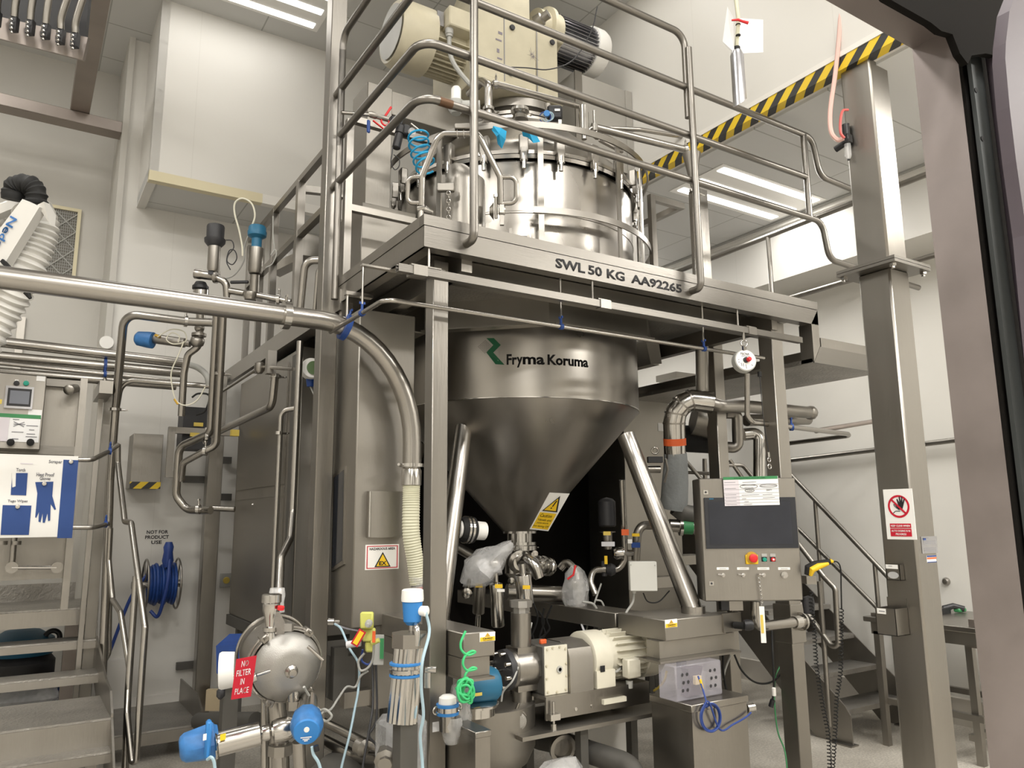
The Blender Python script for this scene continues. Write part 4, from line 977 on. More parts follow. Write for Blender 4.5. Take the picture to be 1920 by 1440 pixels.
MB().box((x9-.04, 3.941, zq-.045), (x9, 5.0, zq)).build('side_bar', 'steel', t, smooth=False)

# ================================================================ CONTROL CABINET AND LEFT SIDE OF THE MACHINE
KX, KY = 1.55, 4.0
kr = at(778, 700, y=KY).x; kb = at(720, 1173, y=KY).z
t = thing('control_cabinet', 'tall plain steel cabinet with a hazardous area sign, left of the vessel', 'cabinet', ((KX+kr)/2, 4.2, kb)); KAB = t
MB().box((KX, KY, kb), (kr, 4.44, 2.78), .006).build('body', 'steel_sheet', t)
def kx(px, py): return at(px, py, x=KX-.002)
q = MB(); p0, p1, p2, p3 = kx(650, 873), kx(627, 890), kx(624, 1072), kx(647, 1058)
q.poly([V(KX-.012, p.y, p.z) for p in (p0, p1, p2, p3)], (.012, 0, 0)); wf = q.build('window_frame', 'steel', t, smooth=False)
cy_ = sum((p.y for p in (p0, p1, p2, p3)), 0)/4; cz_ = (p0.z+p2.z)/2
def shr(p, f=.8): return V(KX-.0135, cy_+(p.y-cy_)*f, cz_+(p.z-cz_)*.92)
q = MB(); q.poly([shr(p) for p in (p0, p1, p2, p3)], (.0015, 0, 0)); q.build('window_pane', 'screen_glass', wf, smooth=False)
a, c = at(686, 1008, y=KY), at(756, 922, y=KY)
tk = thing('document_pocket', 'shallow steel document box fixed to the control cabinet above the warning sign', 'box', ((a.x+c.x)/2, KY, a.z))
MB().box((a.x, KY-.035, a.z), (c.x, KY-.001, c.z)).build('body', 'steel_sheet', tk, smooth=False)
q = MB(); q.cyl((a.x+.004, KY-.038, a.z+.004), (a.x+.004, KY-.038, c.z-.002), .007, n=10); q.build('hinge', 'steel_polished', tk)
a, c = at(684, 1069, y=KY), at(748, 1020, y=KY)
sg = MB().box((a.x, KY-.002, a.z), (c.x, KY, c.z)).build('hazard_sign', 'white_plastic', smooth=False); tag(sg, 'white hazardous area sign with a yellow EX triangle on the control cabinet', 'sign')
B = Board((a.x, KY-.002, a.z), X, UP, sg); w_, h_ = c.x-a.x, c.z-a.z
for (x0, y0, x1, y1) in ((.04, .05, .96, .08), (.04, .92, .96, .95), (.04, .08, .065, .92), (.935, .08, .96, .92)): B.rect('border', w_*x0, h_*y0, w_*x1, h_*y1, 'red_sign')
B.text('HAZARDOUS AREA', w_*.12, h_*.78, w_*.76, h_*.1, 'black_ink', 1, bold=.02)
B.shape('triangle', [(w_*.27, h_*.1), (w_*.75, h_*.1), (w_*.51, h_*.7)], 'black_ink', 1); B.shape('triangle_fill', [(w_*.325, h_*.14), (w_*.695, h_*.14), (w_*.51, h_*.61)], 'yellow', 2)
B.text('EX', w_*.4, h_*.17, w_*.22, h_*.16, 'black_ink', 3, bold=.03)
# side housing with doors
y_f, y_b = at(558, 900, x=KX).y, 6.72
t = thing('machine_housing', 'long dark steel housing with doors running back along the left side', 'housing', (1.75, 5.6, .8))
MB().box((KX, y_f, .86), (2.0, y_b, 2.76), .004).build('body', 'steel_sheet', t)
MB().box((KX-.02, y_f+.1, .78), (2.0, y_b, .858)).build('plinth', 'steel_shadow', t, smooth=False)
def dr(p, name): 
    ys = [at(a, b_, x=KX-.006) for a, b_ in p]; q = MB(); y0, y1 = min(v.y for v in ys), max(v.y for v in ys); z0_, z1_ = min(v.z for v in ys), max(v.z for v in ys)
    q.box((KX-.012, y0, z0_), (KX-.001, y1, z1_)); return q.build(name, 'steel_sheet', t, smooth=False)
yb1, yf1 = at(448, 920, x=KX).y, at(534, 902, x=KX).y
zA_, zB_ = at(448, 920, x=KX).z, at(444, 941, x=KX).z
MB().box((KX-.012, yf1, zA_), (KX-.001, y_b-.08, 2.70)).build('door', 'steel_sheet', t, smooth=False)
MB().box((KX-.012, yf1, .95), (KX-.001, y_b-.08, zB_)).build('door', 'steel_sheet', t, smooth=False)
MB().box((KX-.008, yf1, zB_+.012), (KX-.001, y_b-.08, zA_-.012)).build('rail_panel', 'steel', t, smooth=False)
MB().box((KX-.02, y_f+.02, .9), (KX-.001, y_f+.16, 2.72)).build('corner_channel', 'steel_shadow', t, smooth=False)
q = MB(); c = at(474, 946, x=KX-.013); q.lathe(c, (-1, 0, 0), [(0, .012), (.008, .010), (.01, 0)], 12); q.build('door_lock', 'steel_polished', t)
# black box added to stand for the shade behind the vessel
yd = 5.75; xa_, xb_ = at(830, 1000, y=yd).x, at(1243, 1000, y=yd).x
t = thing('dark_backing', 'big black box added to fill the dark behind the vessel cone', 'tank', ((xa_+xb_)/2, yd+.3, .4))
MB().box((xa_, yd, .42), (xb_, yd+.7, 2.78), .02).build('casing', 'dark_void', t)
for x_ in (xa_+.05, xb_-.13):
    for y_ in (yd+.05, yd+.55): MB().box((x_, y_, 0), (x_+.08, y_+.08, .42)).build('leg', 'steel_shadow', t, smooth=False)
y5 = 4.95
a, c = at(1200, 1100, y=y5), at(1266, 650, y=y5)
t = thing('utility_cabinet', 'tall steel utility cabinet behind the right edge of the vessel', 'cabinet', ((a.x+c.x)/2, y5+.2, 0))
MB().box((a.x-.12, y5, .75), (c.x-.02, y5+.5, 2.72), .004).build('body', 'steel_sheet', t)
q = MB()
for dx in (0, c.x-a.x+.04):
    for dy in (.02, .42): q = MB(); q.box((a.x-.12+dx, y5+dy, 0), (a.x-.06+dx, y5+dy+.06, .75)); q.build('foot', 'steel_shadow', t, smooth=False)
q = at(1241, 801, y=y5-.002); MB().box((q.x-.045, y5-.003, q.z-.035), (q.x+.045, y5-.0005, q.z+.035)).build('label', 'paper', t, smooth=False)

# big product pipe crossing from the left with a flexible hose
BY = 3.86; zP = at(540, 592, y=BY).z; R_ = .051
xs_ = -1.2
pz = at(772, 872, y=BY); zB2 = at(772, 872, y=BY).z
pts = [V(xs_, BY, zP)]
pts += [V(at(560, 595, y=BY).x, BY, zP)]
cx_ = at(772, 872, y=BY).x; bx = at(600, 600, y=BY).x
for k in range(0, 13):
    a = math.pi/2*k/12; pts.append(V(bx+(cx_-bx)*math.sin(a), BY, (zB2+.12)+(zP-zB2-.12)*math.cos(a)))
pts.append(V(cx_, BY, zB2))
q = MB(); q.sweep(pts, R_, 24); bp = q.build('product_pipe', 'steel_pipe'); tag(bp, 'wide steel product pipe crossing from the left edge and bending down beside the cabinet', 'pipe')
c = V(at(536, 590, y=BY).x, BY, zP); clamp(c, X, R_, bp, wid=.035)
q = MB(); q.lathe((cx_, BY, zB2-.012), UP, [(0, R_*1.02), (0, R_*1.35), (.018, R_*1.35), (.018, R_*1.0)], 28); q.cyl((cx_-R_*1.25, BY, zB2-.003), (cx_-R_*1.7, BY-.02, zB2+.0), .008, n=8); q.build('pipe_clamp', 'steel_polished', bp)
zc2 = at(772, 910, y=BY).z
q = MB(); q.lathe((cx_, BY, zc2), UP, [(0, R_*1.02), (.0, R_*1.06), (zB2-zc2-.03, R_*1.06), (zB2-zc2-.02, R_*.95), (zB2-zc2-.012, R_*.95)], 28); q.build('end_sleeve', 'steel_polished', bp)
hz = at(650, 618, y=BY); q = MB(); q.cyl((hz.x, BY, hz.z+.05), (hz.x, BY, 2.81), .009, n=8); q.box((hz.x-.015, BY-.02, 2.80), (FX+.05, BY+.02, 2.82))
q.build('hanger_rod', 'steel_polished', bp)
kk = min(range(len(pts)), key=lambda i: (pts[i]-hz).length); d_ = (pts[kk+1]-pts[kk-1]).normalized(); clamp(pts[kk], d_, R_*1.0, bp, m='blue_deep', mlabel='blue lined hanger clamp', wid=.03)
hp = [V(cx_, BY, zc2+.01), V(cx_, BY, zc2-.10), at(771, 1000, y=BY), at(778, 1050, y=BY), at(783, 1095, y=BY)]
path = spline(hp, 40); n = len(path)
rads = [(.047 if i < n*.55 else .047-.006*(i/n-.55)*2)*(1+.045*math.sin(i*1.57)) for i in range(n)]
q = MB(); q.sweep(path, rads, 20); tag(q.build('reinforced_hose', 'hose_cream'), 'pale ribbed flexible hose hanging from the end of the wide product pipe', 'hose')
c = at(783, 1100, y=BY)
t = thing('capped_pipe_end', 'plastic-wrapped pipe end with red tape below the ribbed hose', 'pipe', at(786, 1150, y=BY))
MB().cyl(at(783, 1098, y=BY), at(787, 1175, y=BY), .028).build('pipe', 'steel_pipe', t)
MB().cyl(at(783, 1101, y=BY), at(784, 1114, y=BY), .030).build('red_tape', 'red', t)
MB().lathe(at(784, 1135, y=BY), UP, [(0, .034), (.04, .032), (.10, .04), (.13, .05), (.15, .053)], 20, cap=False).build('plastic_wrap', 'clear_plastic', t)

# level transmitter with a green display
c = at(586, 692, y=4.75)
t = thing('level_transmitter', 'round white-rimmed transmitter with a green display beside the tall post', 'instrument', c-V(0, 0, .1))
nr = V(-.15, -1, 0).normalized()
MB().lathe(c+V(0, .06, 0), nr, [(0, .05), (.02, .065), (.08, .068), (.10, .062)], 28).build('housing', 'white_plastic', t)
MB().lathe(c-nr*-.045, nr, [(0, .044), (.002, .044)], 24).build('display', 'lcd_green', t)
MB().cyl(c+V(0, .03, -.06), c+V(0, .03, -.11), .03, .022).build('neck', 'blue_deep', t)
hose('transmitter_cable', 'thin grey cable hanging from the round transmitter', 'cable', [c+V(0, .03, -.11), c+V(.03, .0, -.2), c+V(.06, 0, -.32), c+V(.03, 0, -.38), c+V(.06, 0, -.42)], .005, 'grey_cable')

# pipes along the left side
def Q(px, py, d=5.0): return at(px, py, d=d)
pipe('riser_pipe', 'tall vertical steel pipe left of the tall post, rising to the platform beam', 'pipe', [Q(563, 640, 4.85), Q(549, 960, 4.65), Q(545, 1010, 4.5), Q(527, 1045, 4.35), Q(524, 1110, 4.2), V(Q(524, 1110, 4.2).x, Q(524, 1110, 4.2).y, 0)], .021, .06, group=None)
pipe('riser_pipe', 'thin pipe with a top elbow beside the tall vertical riser', 'pipe', [Q(556, 765, 4.95), Q(527, 770, 4.95), V(Q(519, 950, 4.85).x, Q(519, 950, 4.85).y, 0)], .0165, .06, clamps=[(Q(523, 812, 4.91), UP)])
pipe('branch_pipe', 'steel pipe dropping from the platform beam and bending away to the left', 'pipe', [Q(516, 700, 5.3), Q(510, 762, 5.3), Q(425, 802, 5.9), Q(398, 815, 6.1)], .027, .08, clamps=[(Q(516, 706, 5.3), UP)])
pipe('riser_pipe', 'elbow pipe emerging beside the tall post near the platform corner, wider one', 'pipe', [Q(610, 488, 5.0), Q(572, 488, 5.0), Q(562, 590, 5.0)], .025, .08)
pipe('riser_pipe', 'thinner elbow pipe nested beside the wider elbow near the platform corner', 'pipe', [Q(625, 498, 4.75), Q(597, 500, 4.75), Q(590, 590, 4.75)], .015, .05)
pipe('thin_rod_pipe', 'thin pipe slanting along under the platform side beam', 'pipe', [Q(408, 740, 6.2), Q(487, 688, 5.4), Q(550, 692, 4.9)], .012, .02, m='steel_pipe')
q = MB(); q.lathe(Q(486, 700, 5.35), UP, [(0, .02), (.02, .035), (.07, .035), (.08, .02)], 14); tag(q.build('small_valve', 'steel'), 'small steel valve body under the side beam', 'valve')
t = thing('support_stub', 'small square bracket stub hanging under the side beam', 'bracket', Q(505, 700, 5.2)); MB().obox(Q(508, 680, 5.25), X, Y, (.06, .06, .16)).build('stub', 'steel', t, smooth=False)
# rear frame railing posts on the left rear of the deck
t = thing('rear_platform_frame', 'square tube railing frame on the rear left of the platform', 'railing', at(500, 500, x=1.55))
def F(px, py): return at(px, py, x=1.56)
def sq(p, q_, w_, name='rail'):
    d_ = (q_-p).normalized(); u_ = Y if abs(d_.z) > .9 else UP; return MB().obox((p+q_)/2, d_, d_.cross(u_).normalized(), ((q_-p).length, w_, w_)).build(name, 'steel', t, smooth=False)
def post(px, w_, z1, z0=2.9): p = F(px, 600); sq(V(p.x, p.y, z0), V(p.x, p.y, z1), w_, 'post'); return p
p5 = post(554, .055, F(554, 354).z); p6 = post(507, .05, F(507, 405).z); p7 = post(462, .045, F(462, 470).z); p8 = post(484, .045, F(484, 450).z)
zt1 = F(554, 352).z
sq(V(1.56, p7.y, zt1), V(1.56, 4.4, zt1), .045); sq(V(1.56, p7.y, zt1-.42), V(1.56, 4.4, zt1-.42), .045)
sq(F(554, 354)+V(0, 0, 0), V(2.0, p5.y, F(554, 354).z), .05)
t = thing('sloping_duct', 'sloping steel duct with plastic sheet behind the rear railing frame', 'duct', Q(545, 480, 6.2))
MB().poly([Q(508, 496, 6.4), Q(560, 470, 6.4), Q(560, 486, 6.4), Q(508, 512, 6.4)], CF*.25).build('duct', 'steel_sheet', t, smooth=False)
MB().poly([Q(515, 478, 6.45), Q(560, 452, 6.45), Q(562, 470, 6.45), Q(510, 494, 6.45)], CF*.1).build('plastic_sheet', 'clear_plastic', t, smooth=False)
c = Q(575, 465, 5.6); tag(MB().obox(c, X, Y, (.16, .14, .17), .004).build('junction_box', 'steel_sheet'), 'small steel box on the rear platform beside the tall post', 'box')

# valve with black head and valve with blue head
def vhead(name, label, base, top_r, body_r, zb, zmid, ztop, mcap, c, wide=False):
    t = thing(name, label, 'valve', V(c.x, c.y, zb))
    MB().lathe((c.x, c.y, 0), UP, [(zb, body_r*.8), (zb+.02, body_r), (zmid, body_r)], 24).build('stem_housing', 'steel', t)
    if mcap == 'black_plastic':
        MB().lathe((c.x, c.y, 0), UP, [(zmid-.02, body_r*1.05), (zmid+.01, top_r*1.15), (zmid+.035, top_r*1.2), (zmid+.04, top_r*.98), (ztop-.01, top_r), (ztop, top_r*.94), (ztop, 0)], 28).build('head', 'dark_grey', t)
    else:
        MB().lathe((c.x, c.y, 0), UP, [(zmid, body_r*.7), (zmid+.07, body_r*.7), (zmid+.09, top_r*1.05), (zmid+.12, top_r*1.1), (zmid+.13, top_r), (ztop-.01, top_r), (ztop, top_r*.9), (ztop, 0)], 28).build('head', mcap, t)
    return t
d1 = 5.4
c = Q(402, 470, d1); ztop, zm, zb0 = Q(403, 420, d1).z, Q(403, 457, d1).z, Q(400, 512, d1).z
t = vhead('diaphragm_valve', 'tall valve with a black cylindrical head above the product pipe', c, .060, .042, zb0, zm, ztop, 'black_plastic', c)
q = MB(); q.obox(Q(395, 508, d1-.05), CR, UP, (.035, .05, .004)); q.build('indicator_window', 'dark_grey', t)
t2 = thing('pipe_fitting', 'short capped tee fitting and elbow below the black-headed valve', 'fitting', Q(380, 560, d1))
q = MB(); q.lathe(Q(366, 513, d1), (CR*1-UP*.14).normalized(), [(0, .036), (.04, .036), (.045, .033), (.13, .033), (.14, .05), (.16, .05)], 18); q.build('tee', 'steel_pipe', t2)
MB().tube([Q(402, 520, d1), Q(424, 528, d1), Q(426, 560, d1)], .026, .06).build('elbow', 'steel_pipe', t2)
q = MB(); q.lathe(Q(376, 537, d1), UP, [(-.03, .04), (-.02, .055), (0, .055), (.01, .045), (.03, .035)], 20); q.build('black_collar', 'black_plastic', t2)
MB().lathe(Q(376, 560, d1), UP, [(0, .052), (.07, .052), (.075, .04)], 24).build('cup', 'steel_polished', t2)
MB().cyl(Q(376, 600, d1), Q(376, 560, d1), .03).build('neck', 'steel_pipe', t2)
c = Q(480, 480, d1); ztop, zm, zb0 = Q(481, 421, d1).z, Q(480, 465, d1).z, Q(478, 515, d1).z
t = vhead('diaphragm_valve', 'tall valve with a blue cylindrical head above the product pipe', c, .060, .05, zb0, zm, ztop, 'blue_teal', c)
MB().cyl(Q(476, 556, d1), Q(478, 515, d1), .032).build('neck', 'steel', t)
q = MB(); q.lathe(Q(470, 555, d1), UP, [(-.03, .04), (0, .055), (.02, .055), (.03, .04)], 18); q.cyl(Q(430, 545, d1), Q(470, 552, d1), .024); q.cyl(Q(480, 553, d1), Q(545, 566, d1), .022); q.build('valve_body', 'steel_pipe', t)
q = MB(); q.obox(Q(449, 529, d1), (CR+UP*.02).normalized(), UP, (.13, .022, .02), .006); q.build('lever', 'black_plastic', t)
clamp(Q(523, 562, d1), CR, .028, t)
hose('signal_cable', 'pale cable looping up high over the blue-headed valve', 'cable', [Q(470, 430, d1), Q(478, 405, d1), Q(472, 382, d1), Q(455, 372, d1), Q(441, 380, d1), Q(440, 400, d1), Q(448, 430, d1), Q(454, 460, d1), Q(455, 480, d1)], .0065, 'cream_cable')
hose('signal_cable', 'dark looped cable between the black and the blue valve heads', 'cable', [Q(424, 450, d1), Q(435, 452, d1), Q(438, 465, d1), Q(428, 478, d1), Q(426, 490, d1), Q(436, 496, d1), Q(444, 484, d1), Q(440, 470, d1), Q(430, 470, d1), Q(425, 490, d1), Q(432, 506, d1)], .004, 'dark_grey')
hose('signal_cable', 'grey cable hanging from the rear railing frame to the blue-headed valve', 'cable', [Q(512, 405, d1), Q(512, 440, d1), Q(514, 465, d1), Q(508, 478, d1), Q(516, 468, d1), Q(518, 478, d1), Q(510, 495, d1), Q(498, 502, d1)], .0045, 'grey_cable')
hose('signal_cable', 'pair of grey cables dropping behind the product pipe', 'cable', [Q(466, 440, d1+.1), Q(458, 465, d1+.1), Q(457, 490, d1+.1), Q(440, 515, d1+.1), Q(420, 524, d1+.1)], .005, 'grey_cable')
for k_, pts_ in enumerate(([(376, 600), (364, 618), (374, 640), (370, 660)],)):
    q = MB(); 
pipe('valve_pipe', 'steel pipe from the small blue-capped valve up behind the product pipe', 'pipe', [Q(376, 596, d1), Q(375, 620, d1), Q(372, 650, d1), Q(352, 665, d1), Q(345, 700, d1), Q(340, 780, d1)], .024, .06)
t = thing('angle_valve', 'horizontal valve with a round blue cap beside the left vertical pipe', 'valve', Q(320, 650, d1))
ax_ = (Q(350, 643, d1)-Q(285, 634, d1)).normalized()
MB().lathe(Q(288, 635, d1), ax_, [(0, .03), (.01, .034), (.22, .034), (.23, .025), (.26, .025)], 20).build('cylinder', 'steel', t)
MB().lathe(Q(255, 634, d1), ax_, [(0, 0), (0, .035), (.015, .05), (.09, .058), (.12, .058), (.125, .04)], 24).build('cap', 'blue_cap', t)
q = MB(); q.ball(Q(370, 640, d1), .05); q.ball(Q(374, 615, d1), .035); q.lathe(Q(373, 628, d1), UP, [(-.01, .05), (.01, .05)], 16); q.build('valve_body', 'steel', t)
q = MB(); q.cyl(Q(291, 628, d1-.03), Q(300, 632, d1-.03), .010); q.build('air_fitting', 'amber', t)
hose('air_line', 'thin pale air line looped on the blue-capped angle valve', 'cable', [Q(295, 632, d1-.05), Q(320, 618, d1-.05), Q(345, 622, d1-.05), Q(348, 640, d1-.05), Q(325, 645, d1-.05), Q(312, 636, d1-.05), Q(322, 624, d1-.05), Q(336, 630, d1-.05), Q(334, 642, d1-.05)], .004, 'cream_cable')
hose('air_line', 'thin pale air line dropping in a long curve to amber fittings', 'cable', [Q(345, 640, d1-.1), Q(335, 665, d1-.1), Q(322, 695, d1-.1), Q(322, 720, d1-.1), Q(330, 750, d1-.1), Q(348, 760, d1-.1), Q(370, 750, d1-.1), Q(385, 725, d1-.1)], .0045, 'cream_cable')
q = MB(); q.cyl(Q(327, 748, d1-.1), Q(334, 758, d1-.1), .008); q.build('air_fitting', 'amber'); 
o_ = [o for o in bpy.data.objects if o.name.startswith('air_fitting') and o.parent is None][0]; tag(o_, 'tiny amber push fitting at the end of the pale air line', 'fitting')

# left vertical pipework
VD = 5.5
pipe('process_pipe', 'long vertical pipe with a top elbow at the left of the machine', 'pipe', [Q(400, 605, VD-.2), Q(352, 603, VD-.2), Q(233, 588, VD-.2), Q(216, 770, VD), Q(206, 900, VD), Q(198, 1130, VD-.1), Q(190, 1300, VD-.2)], .029, .11, clamps=[(Q(348, 602, VD-.2), X), (Q(216, 768, VD), UP)], cm='steel_polished')
pipe('process_pipe', 'thin elbow pipe branching right from the long vertical pipe', 'pipe', [Q(395, 724, VD+.1), Q(228, 712, VD), Q(219, 765, VD)], .020, .10)
pipe('process_pipe', 'vertical pipe of the right-hand pair that bends down-left above the hose reel', 'pipe', [Q(407, 590, VD-.3), Q(395, 812, VD-.1), Q(336, 838, VD), Q(330, 930, VD), Q(350, 956, VD), Q(395, 957, VD-.1)], .028, .09, clamps=[(Q(385, 822, VD-.1), X)])
pipe('process_pipe', 'second vertical pipe of the pair running in front of the far left leg', 'pipe', [Q(419, 590, VD-.4), Q(406, 835, VD-.2), Q(385, 845, VD-.2), Q(343, 868, VD-.15), Q(340, 900, VD-.1)], .023, .07, clamps=[(Q(385, 846, VD-.2), CR), (Q(412, 701, VD-.3), UP)])
pipe('process_pipe', 'short horizontal pipe with a butterfly clamp behind the far left leg', 'pipe', [Q(400, 953, 6.2), Q(440, 955, 6.2)], .024, clamps=[(Q(372, 955, 5.35), CR)])
# horizontal pipe rack
for (a, c, r_, lb) in (((0, 641), (345, 681), .038, 'upper wide pipe of the horizontal pipe rack at the left'), ((0, 668), (345, 700), .036, 'second wide pipe of the horizontal pipe rack at the left'), ((0, 681), (350, 717), .015, 'thin pipe running in front of the wide rack pipes'), ((0, 697), (330, 724), .032, 'lowest shaded pipe of the horizontal rack at the left')):
    yy = 6.3 if r_ > .02 else 6.15
    p, q_ = at(*a, y=yy), at(*c, y=yy); p = p+(p-q_).normalized()*.6
    o = pipe('rack_pipe', lb, 'pipe', [p, q_], r_, group=None)
    if r_ == .015: clamp(at(197, 702, y=yy), X, r_, o, m='blue_deep', mlabel='blue-lined clamp')
    if r_ == .036: clamp(at(197, 686, y=yy), X, r_, o, m='blue_deep', mlabel='blue-lined clamp')
tag(MB().obox(at(36, 645, y=8.085), X, Y, (.06, .03, .50)).build('rack_bracket', 'steel', smooth=False), 'flat upright bracket behind the horizontal pipe rack', 'bracket')
tag(MB().lathe(at(200, 643, y=7.3), (-.1, -1, 0), [(0, .055), (.03, .055)], 24).build('wall_disc', 'white_plastic'), 'small white round cap on the wall above the pipe rack', 'fitting')
for k in range(5):
    p = Q(352+k*3, 680+k*2, 5.6)
q = MB(); q.sweep(spline([Q(352, 683, 5.7), Q(372, 690, 5.6), Q(388, 705, 5.5), Q(392, 722, 5.5)], 8), .022, 10); tag(q.build('cable_bundle', 'grey_cable'), 'curved bundle of grey cables tied together beside the vertical pipes', 'cable')
hose('cable', 'black cable curling beside the vertical pipe pair', 'cable', [Q(360, 745, 5.4), Q(372, 738, 5.4), Q(392, 742, 5.4), Q(385, 770, 5.4), Q(368, 778, 5.4)], .007, 'black_rubber')
# instrument shelf frame near the wall box
t = thing('pipe_support_frame', 'square tube frame holding valves beside the left pipes', 'frame', Q(330, 930, 6.0))
y6 = 6.6
def A6(px, py): return at(px, py, y=y6)
for a, c in (((322, 800), (345, 785)), ):
    pass
p, q_, r2 = A6(322, 800), A6(347, 787), A6(345, 680)
MB().box((p.x-.02, y6, A6(320, 883).z), (p.x+.03, y6+.05, p.z)).build('post', 'steel', t, smooth=False)
MB().box((p.x-.02, y6, A6(320, 883).z-.05), (p.x+.12, y6+.05, A6(320, 883).z)).build('foot', 'steel', t, smooth=False)
MB().box((p.x+.031, y6, p.z-.05), (p.x+.50, y6+.05, p.z)).build('beam', 'steel', t, smooth=False)
q = MB(); q.box((A6(345, 800).x, y6+.06, A6(345, 840).z), (A6(400, 800).x, y6+.3, A6(345, 760).z)); q.build('valve_block', 'dark_grey', t, smooth=False)
for px, py in ((372, 796), (365, 815)): MB().obox(A6(px, py)+V(0, -.0, 0), X, Y, (.07, .02, .03)).build('yellow_tag', 'yellow_dull', t, smooth=False)
MB().obox(at(440, 812, y=6.4), X, Y, (.06, .05, .05)).build('yellow_tag', 'yellow_dull', t, smooth=False)
for px, py in ((366, 899), (354, 1247), (424, 863), (424, 932)):
    o = MB().obox(at(px, py, y=7.30), X, Y, (.20 if px < 400 else .09, .04, .06)).build('wall_bracket', 'steel_shadow', smooth=False)
    tag(o, {899: 'short black channel bracket above the hose reel', 1247: 'short black channel bracket low on the wall beside the far left leg', 863: 'upper small bracket right of the far left leg', 932: 'lower small bracket right of the far left leg'}[py], 'bracket')

# wall box with hazard tape, lettering and hose reel
yw = YB
a, c = at(243, 915, y=yw-.28), at(307, 815, y=yw-.28)
t = thing('wall_box', 'grey steel box on the wall with a yellow and black striped lower edge', 'box', ((a.x+c.x)/2, yw-.1, a.z))
MB().box((a.x, yw-.28, a.z), (c.x, yw-.001, c.z), .003).build('body', 'steel_sheet', t)
zs = at(243, 903, y=yw-.28).z; MB().box((a.x-.002, yw-.284, a.z-.005), (c.x+.002, yw-.2801, zs)).build('hazard_tape', 'hazard_box', t, smooth=False)
B = Board(at(271, 1022, y=yw-.002), X, UP, None); 
tw = thing('wall_lettering', 'black lettering NOT FOR PRODUCT USE on the white wall above the hose reel', 'lettering', at(295, 1022, y=yw)); B.p = tw; B.o = V(at(271, 1022, y=yw).x, yw-.001, at(271, 1021, y=yw).z)
ww = at(317, 1000, y=yw).x-B.o.x; hh_ = at(295, 993, y=yw).z-B.o.z
B.text('NOT FOR', ww*.05, hh_*.72, ww*.9, hh_*.24, 'black_ink', 1, bold=.02); B.text('PRODUCT', 0, hh_*.37, ww, hh_*.24, 'black_ink', 1, bold=.02); B.text('USE', ww*.27, hh_*.02, ww*.44, hh_*.24, 'black_ink', 1, bold=.02)
c = at(302, 1095, y=yw-.32)
t = thing('hose_reel', 'wall-mounted steel hose reel wound with dark blue hose', 'hose reel', c-V(0, 0, .25))
for s in (-1, 1):
    q = MB(); q.lathe(c+X*.12*s, X, [(-.006, .2), (.006, .2)], 36, cap=False); q.ring(c+X*.12*s, X, .2, .008, n=40, m=8)
    for k in range(6):
        a = math.pi/3*k; q.cyl(c+X*.12*s, c+X*.12*s+V(0, math.cos(a), math.sin(a))*.2, .006, n=6)
    q.build('side_disc', 'steel', t)
MB().cyl(c-X*.22, c+X*.16, .03).build('axle', 'steel', t)
q = MB(); 
for k in range(9): q.ring(c+X*(-.09+.0225*k), X, .135+.012*(k % 3), .0125, n=30, m=8)
q.build('wound_hose', 'blue_deep', t)
q = MB(); q.obox(c+V(0, .16, -.02), Y, X, (.32, .10, .1)); q.build('wall_bracket', 'steel', t)
q = MB(); q.lathe(c+V(.02, -.12, .14), UP, [(0, .03), (.05, .045), (.12, .035), (.16, .04), (.20, .025)], 16); q.sweep(spline([c+V(.03, -.15, .2), c+V(.02, -.2, .05), c+V(0, -.19, -.1), c+V(-.03, -.14, -.24), c+V(-.08, -.1, -.2)], 8), .014, 8); q.build('hose_end', 'blue_cord', t)
hose('blue_hose', 'dark blue hose running down behind the stair handrail from the reel', 'hose', [c+V(-.1, -.02, .1), c+V(-.22, 0, -.1), c+V(-.34, 0, -.5), c+V(-.42, 0, -.72)], .013, 'blue_cord')
t = thing('wall_switch', 'small yellow-faced wall switch right of the far left leg', 'switch', at(424, 1088, y=yw)); o_ = at(424, 1088, y=yw-.03)
MB().box((o_.x-.05, yw-.04, o_.z-.06), (o_.x+.05, yw, o_.z+.06), .004).build('body', 'grey_plastic', t); MB().lathe((o_.x, yw-.041, o_.z), (0, -1, 0), [(0, .03), (.01, .025)], 14).build('knob', 'yellow_dull', t)

# ================================================================ MACHINE BASE
# base beams carrying the vessel legs
def capbox(name, label, a, b, m='steel_sheet', cat='beam'):
    o = MB().box(a, b, .004).build(name, m); return tag(o, label, cat)
YL0 = 3.10
p0, p1 = at(841, 1178, y=YL0), at(928, 1178, y=YL0); zt_, zb_ = at(928, 1182, y=YL0).z, at(928, 1229, y=YL0).z
t = thing('base_beam', 'steel base beam end with a small caution label beside the front leg', 'beam', (1.75, 3.5, zb_)); LB = t
xl = 1.722
MB().box((xl, YL0, zb_), (p1.x, 4.4, zt_), .004).build('beam', 'steel_sheet', t)
zq = at(918, 1264, y=YL0+.02).z
MB().box((xl, YL0+.02, zq), (at(918, 1240, y=YL0+.02).x, 4.3, zb_-.001)).build('skirt', 'steel_sheet', t, smooth=False)
MB().box((xl, YL0-.03, zq-.012), (at(928, 1266, y=YL0-.03).x, YL0+.35, zq-.001)).build('flange', 'steel', t, smooth=False)
